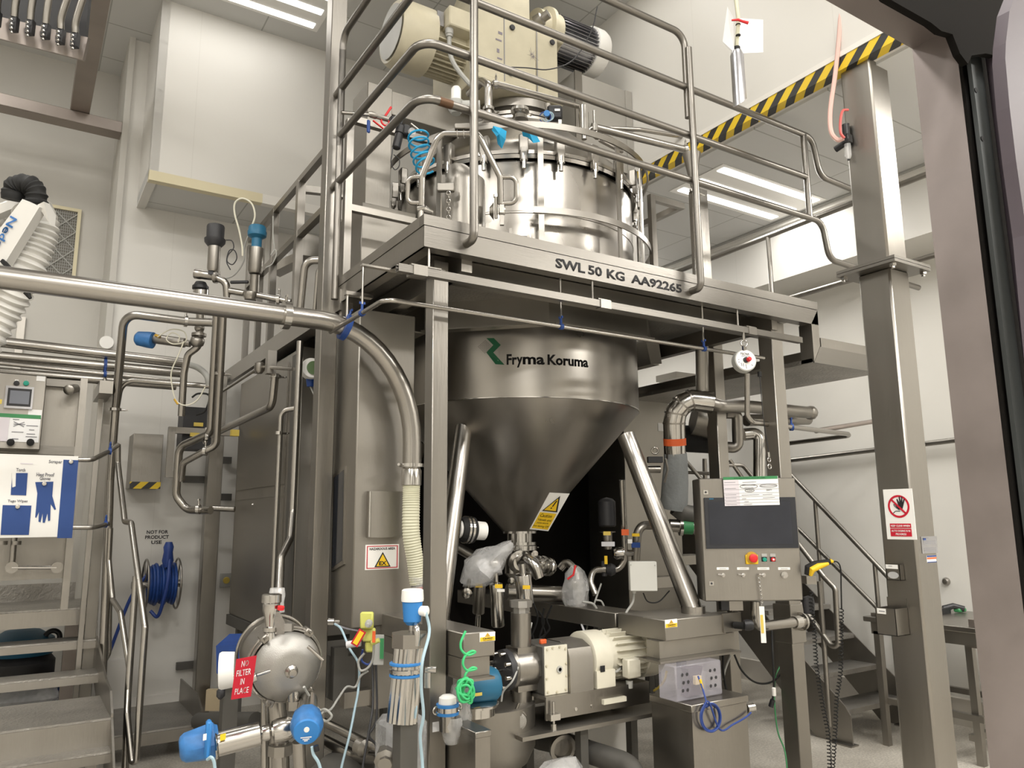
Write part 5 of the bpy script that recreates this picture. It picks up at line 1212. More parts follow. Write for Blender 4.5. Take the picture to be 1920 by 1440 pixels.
def caution(px0, py0, px1, py1, y, label, e=.002):
    a, c = at(px0, py1, y=y), at(px1, py0, y=y)
    sg = MB().box((a.x, y-e, a.z), (c.x, y, c.z)).build('caution_label', 'white_plastic', smooth=False); tag(sg, label, 'label')
    B = Board((a.x, y-e, a.z), X, UP, sg); w_, h_ = c.x-a.x, c.z-a.z
    B.rect('yellow_band', w_*.03, h_*.05, w_*.97, h_*.5, 'yellow'); B.shape('triangle', [(w_*.33, h_*.54), (w_*.67, h_*.54), (w_*.5, h_*.95)], 'amber', 1)
    B.text('Caution', w_*.18, h_*.26, w_*.64, h_*.2, 'black_ink', 2, bold=.02); B.text('Hot surface', w_*.2, h_*.1, w_*.6, h_*.09, 'black_ink', 2)
caution(899, 1184, 928, 1204, YL0, 'small caution hot surface label on the base beam beside the front leg')
YR0 = 3.23
p0, p1, p2 = at(1247, 1160, y=YR0), at(1360, 1155, y=YR0), at(1393, 1152, y=YR0)
zt2, zb2 = at(1247, 1163, y=YR0).z, at(1247, 1203, y=YR0).z
t = thing('base_beam', 'steel base beam under the right vessel leg, with an end bracket', 'beam', (3.2, 3.6, zb2))
MB().box((p0.x, YR0, zb2), (p1.x, YR0+.40, zt2), .004).build('beam', 'steel_sheet', t)
MB().box((p0.x, YR0+.42, zb2+.01), (p0.x+.20, 5.6, zt2-.002), .004).build('cross_beam', 'steel_sheet', t)
q = MB(); q.box((p1.x-.03, YR0-.012, zb2+.01), (p2.x-.03, YR0+.0, zt2+.005)); q.box((p1.x+.001, YR0, zb2+.02), (p2.x-.03, YR0+.1, zt2)); q.build('end_bracket', 'steel', t, smooth=False)
zq2 = at(1240, 1235, y=YR0+.02).z
MB().box((at(1236, 1210, y=YR0+.02).x, YR0+.02, zq2), (at(1378, 1210, y=YR0+.02).x, YR0+.12, zb2-.001)).build('skirt', 'steel_sheet', t, smooth=False)
MB().box((at(1238, 1236, y=YR0-.05).x, YR0-.05, zq2-.012), (at(1390, 1225, y=YR0-.05).x, YR0+.12, zq2-.001)).build('flange', 'steel', t, smooth=False)
caution(1247, 1160, 1269, 1178, YR0, 'small caution label on the base beam under the right vessel leg')
def bb(name, label, px0, px1, pyt, pyb, y, dep, m='steel_sheet', cat='box', par=None):
    a, c = at(px0, pyb, y=y), at(px1, pyt, y=y); o = MB().box((a.x, y, a.z), (c.x, y+dep, at(px0, pyt, y=y).z), .003).build(name, m, par)
    if par is None: tag(o, label, cat)
    return o
# pedestals in the foreground
YP = 3.02; c0, c1 = at(1297, 1330, y=YP), at(1400, 1318, y=YP); zt3 = at(1297, 1322, y=YP).z
t = thing('pedestal_cover', 'square stainless pedestal box with a coiled blue cable, right foreground', 'pedestal', (c0.x+.15, YP+.2, 0))
MB().box((c0.x, YP, 0), (c1.x, YP+.30, zt3-.035)).build('body', 'steel', t, smooth=False)
MB().box((c0.x-.008, YP-.008, zt3-.036), (c1.x+.008, YP+.308, zt3), .003).build('lid', 'steel', t)
YQ = 3.0; d0, d1_ = at(838, 1380, y=YQ), at(919, 1370, y=YQ); zt4 = at(919, 1368, y=YQ).z
t = thing('pedestal_cover', 'square stainless pedestal box beside the front leg, with clamped jar on top', 'pedestal', (d0.x+.1, YQ+.2, 0))
MB().box((1.725, YQ, 0), (d1_.x, YQ+.40, zt4-.025)).build('body', 'steel', t, smooth=False)
MB().box((1.723, YQ-.006, zt4-.026), (d1_.x+.005, YQ+.41, zt4), .003).build('lid', 'steel', t)
# capped clamp jar fixed on the front leg
c = at(839, 1345, y=3.16)
t = thing('sample_jar', 'small plastic-wrapped pipe stub with two blue rings on the front leg', 'jar', c-V(0, 0, .08))
MB().lathe(c, UP, [(-.055, .036), (.0, .038), (.01, .04)], 24).build('body', 'steel_pipe', t)
for dz in (.012, .045): MB().lathe(c+V(0, 0, dz), UP, [(0, .042), (0, .05), (.012, .05), (.012, .042)], 28).build('blue_ring', 'blue_bright', t)
MB().lathe(c+V(0, 0, .024), UP, [(0, .04), (0, .047), (.02, .047), (.02, .04)], 28).build('clamp_band', 'steel_polished', t)
MB().lathe(c+V(0, 0, .058), UP, [(0, .04), (.025, .038), (.035, .025), (.038, 0)], 20).build('cap', 'white_plastic', t)
for s in (-1, 1): MB().ring(c+X*.055*s+V(0, 0, .035), Y, .015, .004, n=16, m=6).build('bail', 'steel_polished', t)
MB().lathe(c+V(.02, 0, 0), UP, [(-.11, .03), (-.06, .045), (-.03, .05), (0, .045)], 20, cap=False).build('plastic_wrap', 'clear_plastic', t)
a, c = at(811, 1373, y=3.247), at(828, 1352, y=3.247); tag(MB().box((a.x, 3.246, a.z), (c.x, 3.249, c.z)).build('paper_tag', 'paper', smooth=False), 'small white paper tag stuck low on the front leg', 'label')
# dark machinery behind the gap left of the front leg
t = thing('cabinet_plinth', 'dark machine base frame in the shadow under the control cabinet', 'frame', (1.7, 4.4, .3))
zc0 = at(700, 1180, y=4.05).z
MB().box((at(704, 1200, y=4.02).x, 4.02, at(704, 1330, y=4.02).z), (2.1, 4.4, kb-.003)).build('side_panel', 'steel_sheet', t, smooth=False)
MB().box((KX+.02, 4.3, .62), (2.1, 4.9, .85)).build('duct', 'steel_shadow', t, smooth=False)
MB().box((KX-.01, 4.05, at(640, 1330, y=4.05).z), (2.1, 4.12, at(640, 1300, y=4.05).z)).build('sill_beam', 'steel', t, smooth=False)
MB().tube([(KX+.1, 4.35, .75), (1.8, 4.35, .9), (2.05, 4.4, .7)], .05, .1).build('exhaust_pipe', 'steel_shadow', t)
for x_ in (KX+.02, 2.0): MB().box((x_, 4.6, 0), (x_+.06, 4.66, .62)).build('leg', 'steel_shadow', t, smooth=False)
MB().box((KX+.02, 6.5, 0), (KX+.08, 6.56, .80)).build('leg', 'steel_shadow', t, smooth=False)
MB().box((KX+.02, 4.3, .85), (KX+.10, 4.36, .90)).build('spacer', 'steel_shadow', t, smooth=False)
# wide slanting pipes near the floor
def E_(px, py, d): return at(px, py, d=d)
pipe('floor_pipe', 'upper slanting steel pipe with a bulge, low behind the blue valve', 'pipe', [E_(600, 1350, 4.2), E_(700, 1400, 3.9), E_(760, 1425, 3.7)], .022)
pipe('floor_pipe', 'wider slanting steel pipe near the floor behind the blue valve', 'pipe', [E_(600, 1385, 4.3), E_(665, 1418, 4.1), E_(720, 1424, 3.9)], .032)
tag(MB().lathe(E_(668, 1395, 3.95), E_(700, 1412, 3.9)-E_(660, 1390, 4.0), [(0, .022), (.02, .045), (.06, .045), (.08, .022)], 18).build('pipe_strainer', 'steel'), 'bulging strainer on the upper slanting floor pipe', 'strainer')
t = thing('tank_lid_floor', 'dark domed machine cover at the bottom edge behind the blue valve', 'cover', E_(640, 1440, 4.3)); MB().lathe(at(650, 1440, y=4.2)*1, UP, [(-.15, .22), (.0, .2), (.06, .12), (.08, 0)], 30).build('dome', 'steel_shadow', t)
# bagged flow switch block at the bottom
t = thing('pump_block', 'dark plastic-wrapped pump block at the bottom left of the front leg', 'pump', E_(750, 1440, 3.3))
q = MB(); q.obox(E_(752, 1405, 3.3), X, Y, (.16, .14, .22), .01); q.build('body', 'dark_grey', t)
q = MB(); q.lathe(E_(728, 1415, 3.22), -CF, [(0, .05), (.06, .05), (.07, .03), (.09, .03)], 8); q.build('plug', 'steel', t)
q = MB(); q.obox(E_(752, 1400, 3.29), X, Y, (.19, .17, .26), .03); q.build('plastic_wrap', 'clear_plastic', t)
# ribbed polished filter cylinder with temperature head
cc = E_(765, 1275, 3.15)
t = thing('filter_cylinder', 'upright fluted steel cylinder with two blue cable ties and a blue head', 'filter', E_(757, 1348, 3.15))
zt5, zb5 = E_(770, 1214, 3.15).z, E_(755, 1349, 3.15).z
cx5, cy5 = cc.x-.005, cc.y
sh = []
for k in range(72): r_ = .060+.0028*math.cos(k*math.pi*2*18/72*1.0); sh.append((r_*math.cos(2*math.pi*k/72), r_*math.sin(2*math.pi*k/72)))
MB().sweep([(cx5-.02, cy5, zb5), (cx5+.008, cy5, zt5)], 1, shape=sh).build('body', 'steel_polished', t)
MB().lathe((cx5+.01, cy5, zt5), UP, [(0, .078), (.055, .078), (.056, 0)], 8).build('hex_cap', 'steel', t)
MB().lathe((cx5+.02, cy5, zt5+.055), UP, [(0, .014), (.05, .014)], 14).build('stem', 'steel_polished', t)
MB().lathe((cx5+.02, cy5, zt5+.085), UP, [(0, .022), (.015, .036), (.09, .042), (.095, .042)], 26).build('head', 'blue_bright', t)
MB().lathe((cx5+.02, cy5, zt5+.18), UP, [(0, .046), (.01, .047), (.045, .045), (.05, .038), (.051, 0)], 28).build('cap', 'white_plastic', t)
MB().lathe(V(cx5+.02, cy5, zt5+.145)+CR*.035-CF*.01, CR-CF*.4, [(0, .02), (.03, .022), (.035, .015)], 16).build('gland', 'white_plastic', t)
zm5 = E_(765, 1256, 3.15).z
for dz in (0, .045): MB().lathe((cx5-.005, cy5, zm5-dz+.02), UP, [(0, .064), (.003, .068), (.010, .068), (.012, .064)], 30).build('blue_band', 'blue_bright', t)
MB().lathe((cx5-.005, cy5, zm5-.008), UP, [(0, .064), (.0, .068), (.014, .068), (.015, .064)], 30).build('clamp_band', 'steel_polished', t)
q = MB(); q.cyl(V(cx5, cy5, zm5)+CR*.075, V(cx5, cy5, zm5)+CR*.12, .014, n=10); q.obox(V(cx5, cy5, zm5-.04)+CR*.085, CR, UP, (.025, .06, .02)); q.build('clamp_nut', 'steel_polished', t)
q = MB(); q.tube([V(cx5, cy5, zt5+.02)+CR*.045-CF*.05, V(cx5, cy5, zt5+.09)+CR*.045-CF*.05, V(cx5, cy5, zt5+.09)+CR*.03], .014, .03); q.build('side_tube', 'steel_polished', t)
MB().box((cx5-.045, cy5-.045, .0), (cx5+.03, cy5+.03, zb5)).build('base_post', 'steel_shadow', t, smooth=False)
g = V(cx5+.02, cy5, zt5+.145)+CR*.06-CF*.03
hose('sensor_cable', 'pale blue-grey cable waving down from the blue and white sensor head', 'cable', [g, g+V(0, 0, -.08)+CR*.015, E_(792, 1240, 3.05), E_(790, 1290, 3.05), E_(794, 1340, 3.05), E_(788, 1380, 3.05), E_(792, 1430, 3.05), E_(794, 1480, 3.0)], .0065, 'pale_blue_cable')
hose('sensor_cable', 'second pale cable running down beside the fluted cylinder', 'cable', [E_(783, 1260, 3.2), E_(780, 1330, 3.1), E_(772, 1380, 3.1), E_(772, 1480, 3.05)], .0055, 'pale_blue_cable')
# yellow pressure switch
c = E_(688, 1180, 3.55)
t = thing('safety_switch', 'yellow plastic safety switch with a red-framed warning tag', 'switch', E_(690, 1226, 3.55))
q = MB(); q.obox(E_(688, 1163, 3.55), CR, UP, (.060, .075, .03), .006); q.obox(E_(692, 1190, 3.56), CR, UP, (.058, .06, .03), .006); q.obox(E_(694, 1212, 3.56), CR, UP, (.044, .05, .03), .008); q.build('body', 'yellow_green', t)
MB().cyl(E_(697, 1206, 3.53), E_(711, 1200, 3.53), .011, n=12).build('button', 'yellow_green', t)
MB().lathe(E_(692, 1168, 3.52), -CF, [(0, .017), (.02, .016), (.022, .008), (.04, .008)], 16).build('key_knob', 'grey_plastic', t)
MB().cyl(E_(650, 1209, 3.56), E_(676, 1205, 3.56), .016, n=16).build('side_cylinder', 'pale_plastic', t)
dT = (CR*.5+UP*.85).normalized()
MB().obox(E_(672, 1196, 3.50), dT, dT.cross(-CF), (.075, .036, .004)).build('warning_tag', 'red_sign', t, smooth=False)
MB().obox(E_(672, 1196, 3.497), dT, dT.cross(-CF), (.062, .022, .004)).build('tag_face', 'yellow', t, smooth=False)
MB().obox(E_(701, 1194, 3.52), CR, UP, (.014, .05, .004)).build('side_label', 'orange', t, smooth=False)
t = thing('switch_bracket', 'grey plastic backing plate with a green strip beside the yellow switch', 'bracket', E_(712, 1245, 3.7)); MB().obox(E_(710, 1218, 3.75), CR, UP, (.05, .14, .01)).build('plate', 'grey_plastic', t, smooth=False)
MB().obox(E_(716, 1216, 3.735), CR, UP, (.018, .095, .004)).build('green_strip', 'green', t, smooth=False)
ms = thing('cable_entry', 'small brass cable entry on the tall post', 'fitting', E_(621, 1167, 3.95)); q = MB(); q.lathe(E_(616, 1166, 4.0), CR, [(0, .02), (.03, .02), (.035, .012), (.06, .01)], 12); q.build('gland', 'steel_polished', ms)
hose('air_line', 'pale blue air line from the tall post down past the yellow switch', 'cable', [E_(628, 1170, 3.9), E_(640, 1180, 3.8), E_(655, 1215, 3.65), E_(672, 1245, 3.6), E_(672, 1290, 3.6), E_(665, 1330, 3.5), E_(655, 1380, 3.4), E_(640, 1440, 3.3), E_(635, 1480, 3.2)], .0055, 'pale_blue_cable')
hose('air_line', 'clear air line from the tall post to the yellow switch', 'cable', [E_(628, 1169, 3.9), E_(645, 1177, 3.8), E_(672, 1183, 3.6)], .004, 'clear_case')
hose('air_line', 'grey cable looping under the yellow switch', 'cable', [E_(683, 1225, 3.55), E_(672, 1240, 3.55), E_(676, 1257, 3.55), E_(690, 1252, 3.55), E_(699, 1235, 3.55), E_(701, 1208, 3.53)], .0055, 'grey_cable')
hose('air_line', 'blue cable loop behind the yellow switch', 'cable', [E_(680, 1218, 3.62), E_(678, 1238, 3.62), E_(690, 1246, 3.62), E_(698, 1238, 3.62)], .005, 'blue_cord')
hose('air_line', 'grey cable from the switch cables to a small coil near the tall post', 'cable', [E_(690, 1258, 3.56), E_(676, 1268, 3.56), E_(666, 1288, 3.56), E_(650, 1288, 3.5), E_(635, 1308, 3.4), E_(620, 1330, 3.3), E_(606, 1335, 3.2), E_(600, 1345, 3.2), E_(612, 1352, 3.2), E_(622, 1342, 3.2), E_(610, 1330, 3.2), E_(598, 1330, 3.2), E_(580, 1305, 3.15), E_(570, 1288, 3.1)], .005, 'grey_cable')
hose('air_line', 'dark grey cable hanging in a vertical line left of the fluted cylinder', 'cable', [E_(698, 1240, 3.8), E_(699, 1320, 3.7), E_(690, 1380, 3.6), E_(680, 1440, 3.5), E_(678, 1480, 3.4)], .006, 'dark_grey')
hose('air_line', 'dark grey cable kinked beside the vertical one', 'cable', [E_(705, 1245, 3.8), E_(706, 1345, 3.7), E_(692, 1378, 3.65), E_(704, 1395, 3.6), E_(706, 1410, 3.6)], .006, 'dark_grey')

# ---------------------------------------------------------------- inline filter at the lower left
fd = 3.15; fc = E_(540, 1252, fd)
nF = (CR*.52-CF*.85).normalized()     # axis of the housing towards the viewer
t = thing('inline_filter', 'round steel filter housing with a bolted door at the lower left', 'filter', E_(520, 1320, fd)); FT = t
s_ = fd/1442
MB().lathe(fc-nF*.30, nF, [(0, 60*s_), (.10, 66*s_), (.27, 66*s_)], 48).build('body', 'steel', t)
MB().lathe(fc-nF*.02, nF, [(0, 64*s_), (.02, 62*s_), (.035, 54*s_), (.06, 40*s_), (.066, 30*s_), (.068, 0)], 48).build('door', 'steel_blasted', t)
MB().lathe(fc+nF*.035, nF, [(0, 12*s_), (.02, 12*s_), (.028, 7*s_), (.04, 7*s_), (.042, 0)], 24).build('centre_boss', 'steel_pipe', t)
for dd, r_ in ((-.03, 67), (-.055, 70), (-.25, 69)): MB().ring(fc+nF*dd, nF, r_*s_, .0065, n=48, m=8).build('clamp_ring', 'steel_pipe', t)
for (px, py) in ((498, 1200), (582, 1205), (583, 1300), (505, 1312)):
    q = MB(); d_ = (E_(px, py, fd)-fc); d_ = (d_-d_.dot(nF)*nF).normalized(); q.obox(fc-nF*.04+d_*70*s_, nF, d_, (.05, .03, .035), .004); q.cyl(fc-nF*.08+d_*72*s_, fc+nF*.01+d_*72*s_, .006, n=8); q.build('lug', 'steel', t)
q = MB(); q.cyl(E_(577, 1212, fd-.05), E_(606, 1238, fd-.05), .007, n=8); q.cyl(E_(606, 1232, fd-.05), E_(602, 1250, fd-.05), .003, n=6); q.build('handle_rod', 'steel_pipe', t)
q = MB(); q.cyl(E_(505, 1258, fd-.15), E_(480, 1266, fd-.2), .007, n=10); q.cyl(E_(480, 1268, fd-.2), E_(455, 1276, fd-.22), .019, n=18); q.cyl(E_(480, 1266, fd-.2), E_(438, 1268, fd-.2), .004, n=6); q.build('latch_handle', 'steel_polished', t)
MB().lathe(E_(440, 1255, fd+.05), (-CR*1-CF*.3), [(0, .07), (.05, .075), (.06, .07)], 30).build('rear_cover', 'white_plastic', t)
q = MB(); q.lathe(E_(506, 1200, fd), UP, [(0, .028), (.03, .024), (.035, .03), (.05, .03), (.055, .02), (.09, .026), (.12, .035), (.145, .035), (.15, .04), (.18, .04), (.185, .03)], 20); q.build('inlet_valve', 'steel_polished', t)
q = MB(); q.poly([E_(511, 1147, fd), E_(524, 1147, fd), E_(536, 1170, fd), E_(532, 1195, fd), E_(512, 1195, fd)], nF*-.05); q.obox(E_(542, 1176, fd-.05), CR, UP, (.03, .03, .03)); q.build('cast_bracket', 'steel_blasted', t)
MB().lathe(E_(518, 1148, fd+.1), UP, [(0, .035), (.04, .03), (.07, .035), (.10, .03)], 16, cap=False).build('plastic_wrap', 'clear_plastic', t)
MB().cyl(E_(526, 1143, fd-.0), E_(527, 1137, fd-.0), .014).build('red_tie', 'red', t)
MB().cyl(E_(549, 1290, fd), E_(549, 1312, fd), .026).build('drain_neck', 'steel_pipe', t)
q = MB(); q.lathe(E_(552, 1330, fd), UP, [(0, .034), (.035, .034), (.036, .0)], 6); q.build('union_nut', 'steel', t)
q = MB(); q.tube([E_(518, 1310, fd+.1), E_(522, 1350, fd+.1), E_(525, 1400, fd+.1), E_(528, 1500, fd+.1)], .038, .05); q.build('lower_pipe', 'steel_pipe', t)
q = MB(); q.lathe(E_(523, 1368, fd+.08), UP, [(-.02, .05), (.02, .05)], 8); q.lathe(E_(526, 1405, fd+.08), UP, [(-.02, .052), (.02, .052)], 8); q.build('union_nut', 'steel', t)
# red NO FILTER IN PLACE plate
cs = [E_(433, 1312, 2.88), E_(470, 1306, 2.86), E_(481, 1229, 2.86), E_(443, 1236, 2.88)]
r_ = cs[1]-cs[0]; u_ = cs[3]-cs[0]; n_ = r_.cross(u_).normalized()
q = MB(); q.poly([p-n_*.002 for p in cs], n_*.002); sg = q.build('warning_plate', 'red_sign', smooth=False); tag(sg, 'hanging red plate reading no filter in place', 'sign')
B = Board(cs[0], r_, u_, sg); rl, ul = r_.length, u_.length
def wrp(a, b): return cs[0]+r_*(a/rl)+u_*(b/ul)+n_*.001
for tx, x0, y0, w_ in (('NO', .32, .78, .36), ('FILTER', .12, .56, .74), ('IN', .38, .34, .2), ('PLACE', .16, .11, .7)): B.text(tx, x0*rl, y0*ul, w_*rl, .15*ul, 'white_ink', bold=.01, warp=wrp)
# blue capped actuators
t = thing('valve_actuator', 'horizontal polished actuator with a blue rounded cap, bottom left foreground', 'actuator', E_(430, 1410, 3.0))
aA, aB = E_(402, 1397, 2.95), E_(484, 1376, 3.02); ax_ = (aB-aA).normalized()
MB().lathe(aA, ax_, [(0, .048), (.005, .053), (.01, .05), (.012, .045), (.165, .045), (.17, .04)], 32).build('cylinder', 'steel_polished', t)
MB().lathe(E_(336, 1405, 2.92), ax_, [(0, 0), (0, .03), (.006, .045), (.02, .055), (.10, .066), (.125, .068), (.13, .06), (.14, .055)], 8).build('cap', 'blue_cap', t)
q = MB(); q.obox(E_(390, 1385, 2.9), ax_, UP, (.02, .13, .05), .006); q.build('cap_flange', 'blue_bright', t)
MB().obox(E_(384, 1382, 2.86), ax_, UP, (.012, .022, .003)).build('label', 'white_plastic', t, smooth=False)
MB().obox(E_(418, 1382, 2.90), ax_, UP, (.02, .022, .004)).build('yellow_label', 'yellow', t, smooth=False)
q = MB(); q.lathe(E_(484, 1378, 3.02), ax_, [(0, .02), (.02, .03), (.04, .03), (.05, .02), (.09, .02)], 16); q.lathe(E_(512, 1372, 3.05), ax_, [(0, .04), (.02, .045), (.06, .045), (.08, .035)], 20); q.build('coupling', 'steel_polished', t)
hose('air_line', 'pale blue air line leaving the blue cap at the bottom left', 'cable', [E_(389, 1424, 2.85), E_(396, 1420, 2.83), E_(402, 1432, 2.83), E_(405, 1470, 2.83)], .006, 'pale_blue_cable')
t = thing('valve_actuator', 'blue round valve head facing the camera with a white centre button', 'actuator', E_(575, 1400, 3.0))
nB = (-CF*1+CR*.25-UP*.05).normalized(); cB = E_(575, 1367, 2.95)
MB().lathe(cB-nB*.10, nB, [(0, .05), (.01, .058), (.05, .064), (.09, .062), (.115, .052), (.125, .045), (.127, 0)], 10).build('head', 'blue_cap', t)
MB().lathe(cB+nB*.02, nB, [(0, .05), (.008, .046), (.009, 0)], 32).build('face', 'blue_bright', t)
MB().lathe(cB+nB*.029+UP*.012, nB, [(0, .011), (.004, .010), (.0045, 0)], 20).build('centre_button', 'white_plastic', t)
B = Board(cB+nB*.030-CR*.03-UP*.03, CR, UP, t, .0008); B.lines('lettering', [(.008, .012, .05, .016), (.016, .006, .042, .009), (.022, .001, .036, .003)], .004, 'pale_plastic', 1)
MB().cyl(cB-nB*.10, cB-nB*.24, .04).build('neck', 'steel_polished', t)
q = MB(); q.cyl(E_(592, 1398, 2.9), E_(594, 1408, 2.9), .01, n=10); q.build('gland', 'black_plastic', t)
hose('air_line', 'blue air line leaving the round blue valve head at the bottom', 'cable', [E_(585, 1400, 2.9), E_(588, 1415, 2.9), E_(598, 1432, 2.9), E_(608, 1470, 2.9)], .006, 'pale_blue_cable')
MBp = pipe('drain_pipe', 'short steel pipe stub under the round blue valve head', 'pipe', [E_(560, 1390, 3.1), E_(566, 1500, 3.1)], .026)
pipe('drain_pipe', 'vertical steel leg pipe behind the inline filter', 'pipe', [E_(497, 1300, 3.4), E_(497, 1500, 3.3)], .018)
t = thing('blower', 'blue and cream blower partly hidden behind the inline filter', 'blower', E_(425, 1290, 4.2))
q = MB(); q.poly([E_(405, 1211, 4.2), E_(460, 1209, 4.2), E_(455, 1270, 4.2), E_(422, 1278, 4.2), E_(406, 1262, 4.2)], CF*.2); q.build('housing', 'blue_deep', t, smooth=False)
q = MB()
for k in range(5): q.obox(E_(418+k*3, 1262-k, 4.19), UP, CF, (.08, .01, .006))
q.build('fin', 'blue_deep', t, smooth=False)['kind'] = 'stuff'
c = E_(432, 1276, 4.3); MB().box((c.x-.04, c.y-.03, 0), (c.x+.04, c.y+.05, c.z)).build('stand', 'steel_shadow', t, smooth=False)
t = thing('side_step_crate', 'pale brown cardboard panel low behind the far left leg', 'box', E_(410, 1330, 6.0)); MB().obox(E_(411, 1312, 6.2), CR, UP, (.20, .16, .05)).build('panel', 'cardboard', t, smooth=False)
blo = [o for o in bpy.data.objects if o.name == 'blower'][0]; MB().obox(at(414, 1300, d=4.15)*1, CR, UP, (.04, .06, .05), .015).build('rubber_foot', 'dark_grey', blo)

# ---------------------------------------------------------------- valve cluster under the cone
def G(px, py, d=5.0): return at(px, py, d=d)
t = thing('outlet_manifold', 'polished outlet valve manifold with elbows and clamps under the cone', 'valve', G(975, 1100))
oc_ = V(VC.x, VC.y, 0); zo = 1.42
q = MB(); q.lathe((VC.x, VC.y, 1.18), UP, [(0, .07), (.05, .11), (.15, .11), (.2, .07), (.239, .07)], 28); q.build('valve_body', 'steel_polished', t)
clamp(V(VC.x, VC.y, 1.40), UP, .085, t, wid=.03)
nG = (-CF+CR*.35).normalized(); cG = G(972, 1052, 4.98)
MB().lathe(cG, nG, [(0, .065), (.01, .075), (.03, .075), (.035, .05), (.05, .05)], 28).build('front_clamp', 'steel_polished', t)
MB().tube([cG+nG*.03, G(990, 1046, 4.85), G(1005, 1065, 4.82), G(1010, 1082, 4.82)], .034, .08, 18).build('outlet_elbow', 'steel_polished', t)
MB().cyl(G(1003, 1084, 4.81), G(1015, 1080, 4.81), .012).build('elbow_tab', 'steel_polished', t)
x_a, x_b = G(1000, 1058, 5.05), G(1050, 1066, 5.25); axx = (x_b-x_a).normalized()
MB().lathe(x_a, axx, [(0, .05), (.04, .05), (.045, .062), (.065, .062), (.07, .045), (.09, .045), (.095, .066), (.125, .066), (.13, .045), (.145, .062), (.165, .062), (.17, .04), (.2, .04)], 24).build('side_couplings', 'steel_polished', t)
MB().tube([x_b, G(1062, 1052, 5.25), G(1078, 1068, 5.2), G(1084, 1090, 5.15)], .028, .07).build('side_elbow', 'steel_pipe', t)
MB().lathe(G(975, 1180, 5.15), UP, [(0, .045), (.28, .045), (.30, .07), (.32, .07)], 20).build('down_pipe', 'steel_pipe', t)
for px, py in ((958, 1089), (1002, 1038)): MB().lathe(G(px, py, 4.9), nG, [(0, .022), (.01, .022), (.012, .01), (.02, .01)], 16).build('drain_plug', 'steel_polished', t)
def act(label, px0, py0, px1, py1, d, r, m='steel_polished', tail=None, yl=None):
    a, b_ = G(px0, py0, d), G(px1, py1, d); t = thing('valve_actuator', label, 'actuator', b_); ax_ = (b_-a).normalized(); L_ = (b_-a).length
    MB().lathe(a, ax_, [(0, r*.5), (.005, r*.95), (.01, r), (L_-.005, r), (L_, r*.9)], 28).build('cylinder', m, t)
    MB().cyl(a-ax_*.06, a, r*.4).build('neck', 'steel_polished', t)
    if tail: MB().lathe(b_, ax_, [(0, r*.35), (tail*.2, r*.45), (tail, r*.45)], 16).build('tail', 'steel_polished', t)
    if yl: MB().obox(G(*yl, d-r-.004), CR, UP, (.045, .022, .003)).build('yellow_label', 'yellow', t, smooth=False)
    return t
act('bright vertical actuator with yellow and white labels under the wrapped valve', 930, 1093, 934, 1174, 4.6, .040, yl=(935, 1099))
MB().obox(G(939, 1107, 4.55), CR, UP, (.045, .016, .003)).build('label_white', 'white_plastic', None, smooth=False)
o_ = [o for o in bpy.data.objects if o.name == 'label_white'][0]; o_.name = 'paper_label'; tag(o_, 'tiny white paper label hanging on the bright vertical actuator', 'label')
act('slanted actuator with a yellow label in front of the outlet manifold', 980, 1075, 986, 1132, 4.65, .050, tail=.10, yl=(987, 1101))
act('dull vertical actuator left of the bright one, in shadow', 900, 1093, 897, 1150, 4.8, .038, 'steel', tail=.12, yl=(898, 1098))
pipe('manifold_pipe', 'thick horizontal pipe running right under the manifold', 'pipe', [G(950, 1110, 5.0), G(1055, 1114, 5.1)], .052)
t = thing('round_cap', 'small round steel cap with a stem hanging left of the actuators', 'fitting', G(875, 1125, 4.6)); MB().lathe(G(875, 1112, 4.6), -CF, [(0, .032), (.012, .032), (.016, .024), (.017, 0)], 24).build('cap', 'steel_polished', t); MB().cyl(G(880, 1085, 4.6), G(877, 1105, 4.6), .012).build('stem', 'steel_pipe', t)
def bag(name, label, c, prof, ax, d0, sc=.85):
    random.seed(len(label)); q = MB(); c = V(c); a, u, v = frame(ax); rings = []; n = 14
    for h, r in prof: rings.append([q.bm.verts.new(c+a*h+(u*math.cos(2*math.pi*k/n)+v*math.sin(2*math.pi*k/n)*sc)*r*random.uniform(.8, 1.15)+a*random.uniform(-.01, .01)) for k in range(n)])
    for A_, B_ in zip(rings, rings[1:]):
        for k in range(n): q.bm.faces.new((A_[k], A_[(k+1) % n], B_[(k+1) % n], B_[k]))
    return tag(q.build(name, 'clear_plastic'), label, 'bag')
bag('plastic_bag', 'crumpled clear plastic bag wrapped around a valve left of the manifold', G(880, 1085, 4.62), [(-.05, .03), (0, .07), (.05, .11), (.10, .13), (.15, .12), (.20, .10), (.25, .06), (.29, .045), (.33, .03)], (CR*.75+UP*.6), 0)
t = thing('wrapped_valve', 'round steel valve inside the crumpled plastic bag', 'valve', G(905, 1075, 4.8)); MB().lathe(G(895, 1072, 4.8), CR*.9+UP*.2, [(0, .05), (.02, .07), (.06, .07), (.08, .05), (.15, .05)], 20).build('body', 'pale_plastic', t)
MB().ball(G(925, 1058, 4.8), .05).build('ball', 'steel_polished', t)
bag('plastic_bag', 'clear plastic bag with a red tie on the hanging pipe end, right of the manifold', G(1078, 1062, 5.0), [(0, .03), (.04, .07), (.09, .09), (.15, .10), (.21, .09), (.27, .06)], -UP, 0)
t = thing('wrapped_pipe_end', 'steel pipe end and tube inside the red-tied plastic bag', 'pipe', G(1082, 1150, 5.1)); MB().lathe(G(1077, 1095, 5.0), -CF, [(0, .028), (.03, .028), (.031, .02), (.01, .018)], 20).build('stub', 'steel_pipe', t)
MB().lathe(G(1084, 1152, 5.1), UP, [(0, .045), (.0, .05), (.22, .045)], 20).build('sleeve', 'steel_pipe', t)
